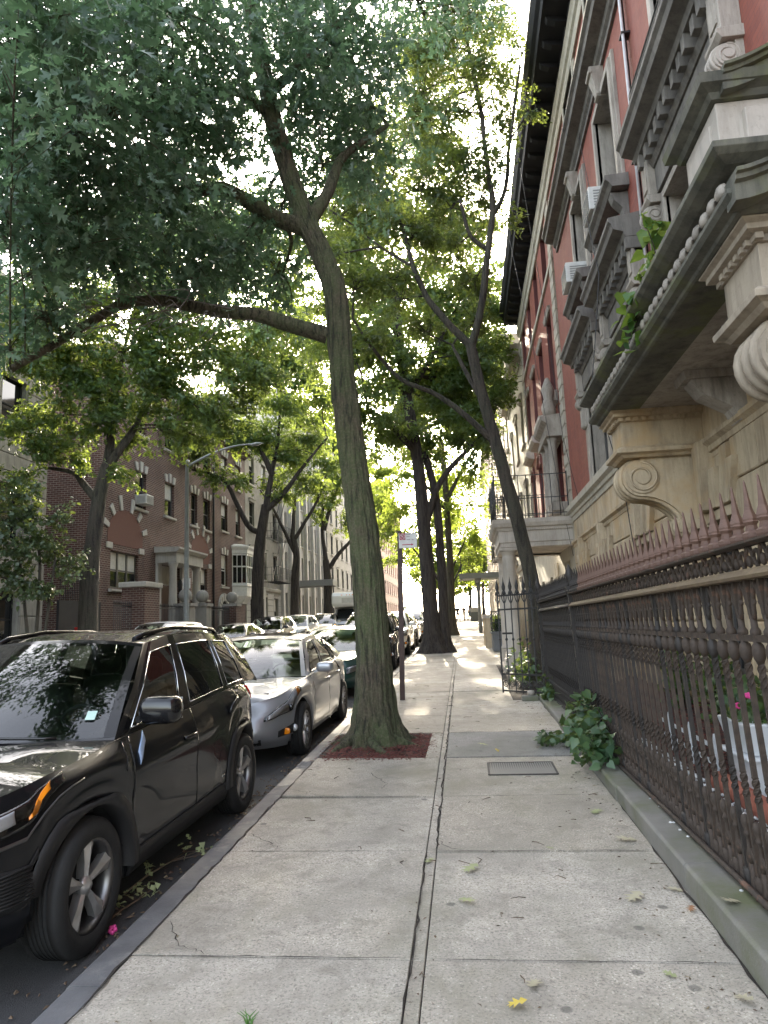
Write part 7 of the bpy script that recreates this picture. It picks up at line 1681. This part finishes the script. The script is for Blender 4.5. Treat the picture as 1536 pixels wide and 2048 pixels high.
bn = thing('litter_bin', 'dark grey square litter bin on the far sunny sidewalk by the corner', 'bin', (.65, 80, g(80))); z = g(80); m = MB(); m.box(.25,1.15,79.6,80.4,z,z+1.0); m.build('bin', plain('grey bin', (.12,.13,.13), .6), bn, .03); m = MB(); m.box(.3,1.1,79.65,80.35,z+1.0,z+1.5); m.box(.42,.98,79.58,79.64,z+1.1,z+1.4); m.build('hood', plain('pale bin hood', (.45,.44,.42), .6), bn, .05)
# fallen leaves: each one an object, then the fine litter
ML_fall = {k: plain(k, c, .7) for k, c in (('pale green fallen leaf', (.30,.33,.16)), ('yellow fallen leaf', (.55,.42,.06)), ('brown fallen leaf', (.26,.12,.05)), ('pale dry leaf', (.42,.38,.26)))}
def fallen(label, x, y, kind, size, z=None, grp='fallen oak leaves on the sidewalk'):
    z = g(y)+.006 if z is None else z
    o = leaves('fallen_leaf', None, ML_fall[kind], [(x, y, z+.006)], size, 'oak', 0, .08, rng=np.random.default_rng(int(x*100+y*1000+500)), loc=(x, y, z), fold=.10)
    zs = [v.co.z for v in o.data.vertices]; lo = min(zs)
    for v in o.data.vertices: v.co.z = .003+(v.co.z-lo)*.28
    tag(o, label, 'leaf', grp)
from_px = [(1056,2016,'yellow fallen leaf','bright yellow fallen leaf on the nearest right slab',.085),(1385,1818,'brown fallen leaf','brown curled fallen leaf against the plinth foot',.12),(1366,1785,'pale dry leaf','pale dry fallen leaf just beyond the brown one by the plinth',.11),(1355,1958,'pale green fallen leaf','greyish green fallen leaf at the right edge of the nearest slab',.10),
   (918,1800,'pale green fallen leaf','small pale green leaf lying mid slab just right of the long joint',.10),(1280,1790,'pale dry leaf','pale oak leaf lying right of centre before the plinth',.12),(1108,1699,'pale green fallen leaf','pale green leaf on the second cross joint',.10),(955,1735,'pale green fallen leaf','thin green leaf right of the long joint past the second cross joint',.12),(1188,1630,'pale green fallen leaf','pale green oak leaf lying below the ivy',.14),(1275,1682,'pale dry leaf','pale oak leaf touching the plinth past the second cross joint',.13),
   (852,1728,'pale green fallen leaf','pale green leaf lying in the long joint',.11),(1510,2015,'pale dry leaf','pale oak leaf in the lower right corner by the plinth',.16),(1062,1985,'pale dry leaf','slender dry leaf above the bright yellow one',.13),(990,1505,'yellow fallen leaf','yellowish leaf beside the metal hatch corner',.10),(955,1490,'pale green fallen leaf','pale green leaf on the dark patched slab',.12),(830,1400,'pale dry leaf','pale leaf on the slab right of the oak pit',.10)]
for px, py, kd, lb, sz in from_px:
    d = Vector((px-768, py-1024, 1430)); x, y, z = d.dot(_Xc), d.dot(_Yc), d.dot(_up); t_ = CAMH/(S*y-z); fallen(lb, x*t_, y*t_, kd, sz)
fallen('pale dry leaf lying on top of the stone plinth', 1.24, 3.95, 'pale dry leaf', .10, ptop(3.95)+.004)
def litter(name, label, mat, n, fn, ln, w, kind='litter'):
    m = MB()
    for i in range(n):
        x, y, z = fn(); a = rnd.uniform(0, math.pi); l = rnd.uniform(*ln)/2; ww = rnd.uniform(*w)/2; d = Vector((math.cos(a), math.sin(a), rnd.uniform(-.06,.06))); s_ = Vector((-math.sin(a), math.cos(a), 0)); c_ = Vector((x, y, z+ww*.6)); k = s_*rnd.uniform(-.3,.3)*l
        m.add([c_-d*l, c_+k-s_*ww, c_+d*l, c_+k+s_*ww, c_+k+Vector((0,0,ww))], [(0,1,4),(1,2,4),(2,3,4),(3,0,4),(0,1,2,3)])
    tag(m.build(name, mat, recalc=False), label, kind, kind='stuff')
t = NT('dry leaf scrap'); t.bsdf(t.ramp(t.island(), [(0,(.08,.05,.035)),(.4,(.14,.095,.06)),(.75,(.05,.036,.028)),(1,(.26,.2,.12))]), .9); M_scrap = t.mat
def f1():
    if rnd.random() < .45: y = rnd.uniform(2.4, 14) ; x = 1.10-abs(rnd.gauss(0,.16))
    elif rnd.random() < .4: y = rnd.uniform(2.4, 20); x = jointx(y)+rnd.gauss(0,.05)
    else: y = rnd.uniform(2.4, 22); x = rnd.uniform(kerbx(y)+.2, 1.1)
    return x, y, g(y)+.002
litter('leaf_litter', 'scraps of dry leaf and twig scattered over the sidewalk and along its joints', M_scrap, 420, f1, (.010,.04), (.004,.013))
def f2():
    y = rnd.uniform(2.4, 24); return kerbx(y)-abs(rnd.gauss(.02,.13)), y, g(y)-.118
litter('gutter_litter', 'dry leaves and grit gathered in the gutter beside the kerb', M_scrap, 1300, f2, (.015,.06), (.01,.03))
m = MB()
for i in range(80):
    y = rnd.uniform(2.6, 16); x = rnd.uniform(kerbx(y)+.2, 1.05); a = rnd.uniform(0,6.28); l = rnd.uniform(.03,.13); p = Vector((x,y,g(y)+.006)); q = p+Vector((math.cos(a)*l, math.sin(a)*l, 0)); m.tube([p, (p+q)/2+Vector((rnd.gauss(0,.012),rnd.gauss(0,.012),.006)), q], [.003,.0025,.0015], 5)
tag(m.build('twig_litter', M_scrap, recalc=False), 'thin dark twigs strewn over the sidewalk slabs', 'twigs', kind='stuff')
for lb, px_, py_, sx in (('fallen leafy twig lying in the gutter beside the black SUV', -2.32, 4.75, 1), ('small fallen twig with leaves in the gutter behind the front wheel', -2.22, 4.3, .6)):
    fb = thing('fallen_branch', lb, 'branch', (px_, py_, g(py_)-.12)); m = MB(); p = Vector((px_,py_,g(py_)-.11)); pts = [p, p+Vector((.04,.25,.03))*sx, p+Vector((.10,.5,.04))*sx, p+Vector((.1,.75,.03))*sx]; m.tube(pts, [.008,.007,.005,.003], 5); tp = []
    for k in range(6): q = pts[1+k % 3]; e = q+Vector((rnd.gauss(0,.1),rnd.uniform(0,.15),.03))*sx; m.tube([q, e], [.004,.002], 4); tp.append(e)
    m.build('stem', M_scrap, fb); leaves('foliage', fb, ML_fall['pale green fallen leaf'], [tuple(e+Vector((rnd.gauss(0,.04),rnd.gauss(0,.05),.01))) for e in tp*4], .07, 'mid')
bl = thing('fallen_blossom', 'small pink blossom lying in the gutter by the front wheel', 'blossom', (-2.12, 4.2, g(4.2)-.12)); petals(bl, [(-2.12,4.2,g(4.2)-.10)], M_pink, 'petals')
# a weed in the joint at the bottom of the picture
wd = thing('weed', 'green grass blades sprouting from the slab at the bottom edge', 'weed', (-.97, 2.83, g(2.83))); m = MB()
for k in range(7):
    a = rnd.uniform(0,6.28); p = Vector((-.98+rnd.gauss(0,.012),3.10+rnd.gauss(0,.012),g(3.1))); m.tube([p, p+Vector((.012*math.cos(a),.012*math.sin(a),.03)), p+Vector((.04*math.cos(a),.03*math.sin(a),.05))], [.004,.003,.001], 4)
m.build('blades', plain('grass blade', (.07,.17,.03), .6), wd)
# ================================================================ light and camera
W = bpy.data.worlds.new("World"); bpy.context.scene.world = W; W.use_nodes = True
wt = W.node_tree; wt.nodes.clear()
sky = wt.nodes.new('ShaderNodeTexSky'); sky.sky_type = 'NISHITA'; sky.sun_disc = False
SUN_EL, SUN_AZ = R(25), R(-4.0)         # azimuth from +Y, negative towards the left (-X)
sky.sun_elevation = SUN_EL; sky.sun_rotation = SUN_AZ; sky.altitude = 30; sky.air_density = 1.0; sky.dust_density = 4.0; sky.ozone_density = 0.15
bg = wt.nodes.new('ShaderNodeBackground'); bg.inputs[1].default_value = .15
wo = wt.nodes.new('ShaderNodeOutputWorld'); hs_ = wt.nodes.new('ShaderNodeHueSaturation'); hs_.inputs['Saturation'].default_value = .58      # thin high haze: a milky, faintly warm sky
tn_ = wt.nodes.new('ShaderNodeMix'); tn_.data_type = 'RGBA'; tn_.blend_type = 'MULTIPLY'; tn_.inputs[0].default_value = 1; tn_.inputs[7].default_value = (1.025, 1.0, .962, 1)
wt.links.new(sky.outputs[0], hs_.inputs['Color']); wt.links.new(hs_.outputs[0], tn_.inputs[6]); wt.links.new(tn_.outputs[2], bg.inputs[0]); wt.links.new(bg.outputs[0], wo.inputs[0])
sl = bpy.data.lights.new('sun', 'SUN'); sl.energy = 3.3; sl.angle = R(.53); sl.color = (1, .88, .68)
so = bpy.data.objects.new('sun', sl); C.objects.link(so)
sd = Vector((math.sin(SUN_AZ)*math.cos(SUN_EL), math.cos(SUN_AZ)*math.cos(SUN_EL), math.sin(SUN_EL)))
so.rotation_euler = sd.to_track_quat('Z', 'Y').to_euler(); so.location = sd*60
cd = bpy.data.cameras.new('camera'); co_ = bpy.data.objects.new('camera', cd); C.objects.link(co_)
cd.sensor_fit = 'VERTICAL'; cd.sensor_height = 24; cd.lens = 1430/2048*24; cd.clip_start = .05; cd.clip_end = 3000
Yc = Vector((169, 221, 1430)).normalized(); up = Vector((-347, -8988, 1430)); up = (up - Yc*up.dot(Yc)).normalized(); Xc = Yc.cross(up)
# rows of the camera axes in world coordinates: image right, image down, forward
rgt = Vector((Xc.x, Yc.x, up.x)); dwn = Vector((Xc.y, Yc.y, up.y)); fwd = Vector((Xc.z, Yc.z, up.z))
co_.matrix_world = Matrix(((rgt.x, -dwn.x, -fwd.x, 0), (rgt.y, -dwn.y, -fwd.y, 0), (rgt.z, -dwn.z, -fwd.z, CAMH), (0,0,0,1)))
sc = bpy.context.scene; sc.camera = co_
sc.view_settings.view_transform = 'Standard'; sc.view_settings.look = 'None'; sc.view_settings.exposure = 3.35; sc.view_settings.gamma = 1
try:
    sc.cycles.max_bounces = 8; sc.cycles.diffuse_bounces = 4; sc.cycles.glossy_bounces = 4; sc.cycles.transmission_bounces = 6; sc.cycles.transparent_max_bounces = 12
    sc.cycles.sample_clamp_indirect = 8; sc.cycles.use_denoising = True; sc.cycles.caustics_reflective = False; sc.cycles.caustics_refractive = False
except Exception: pass
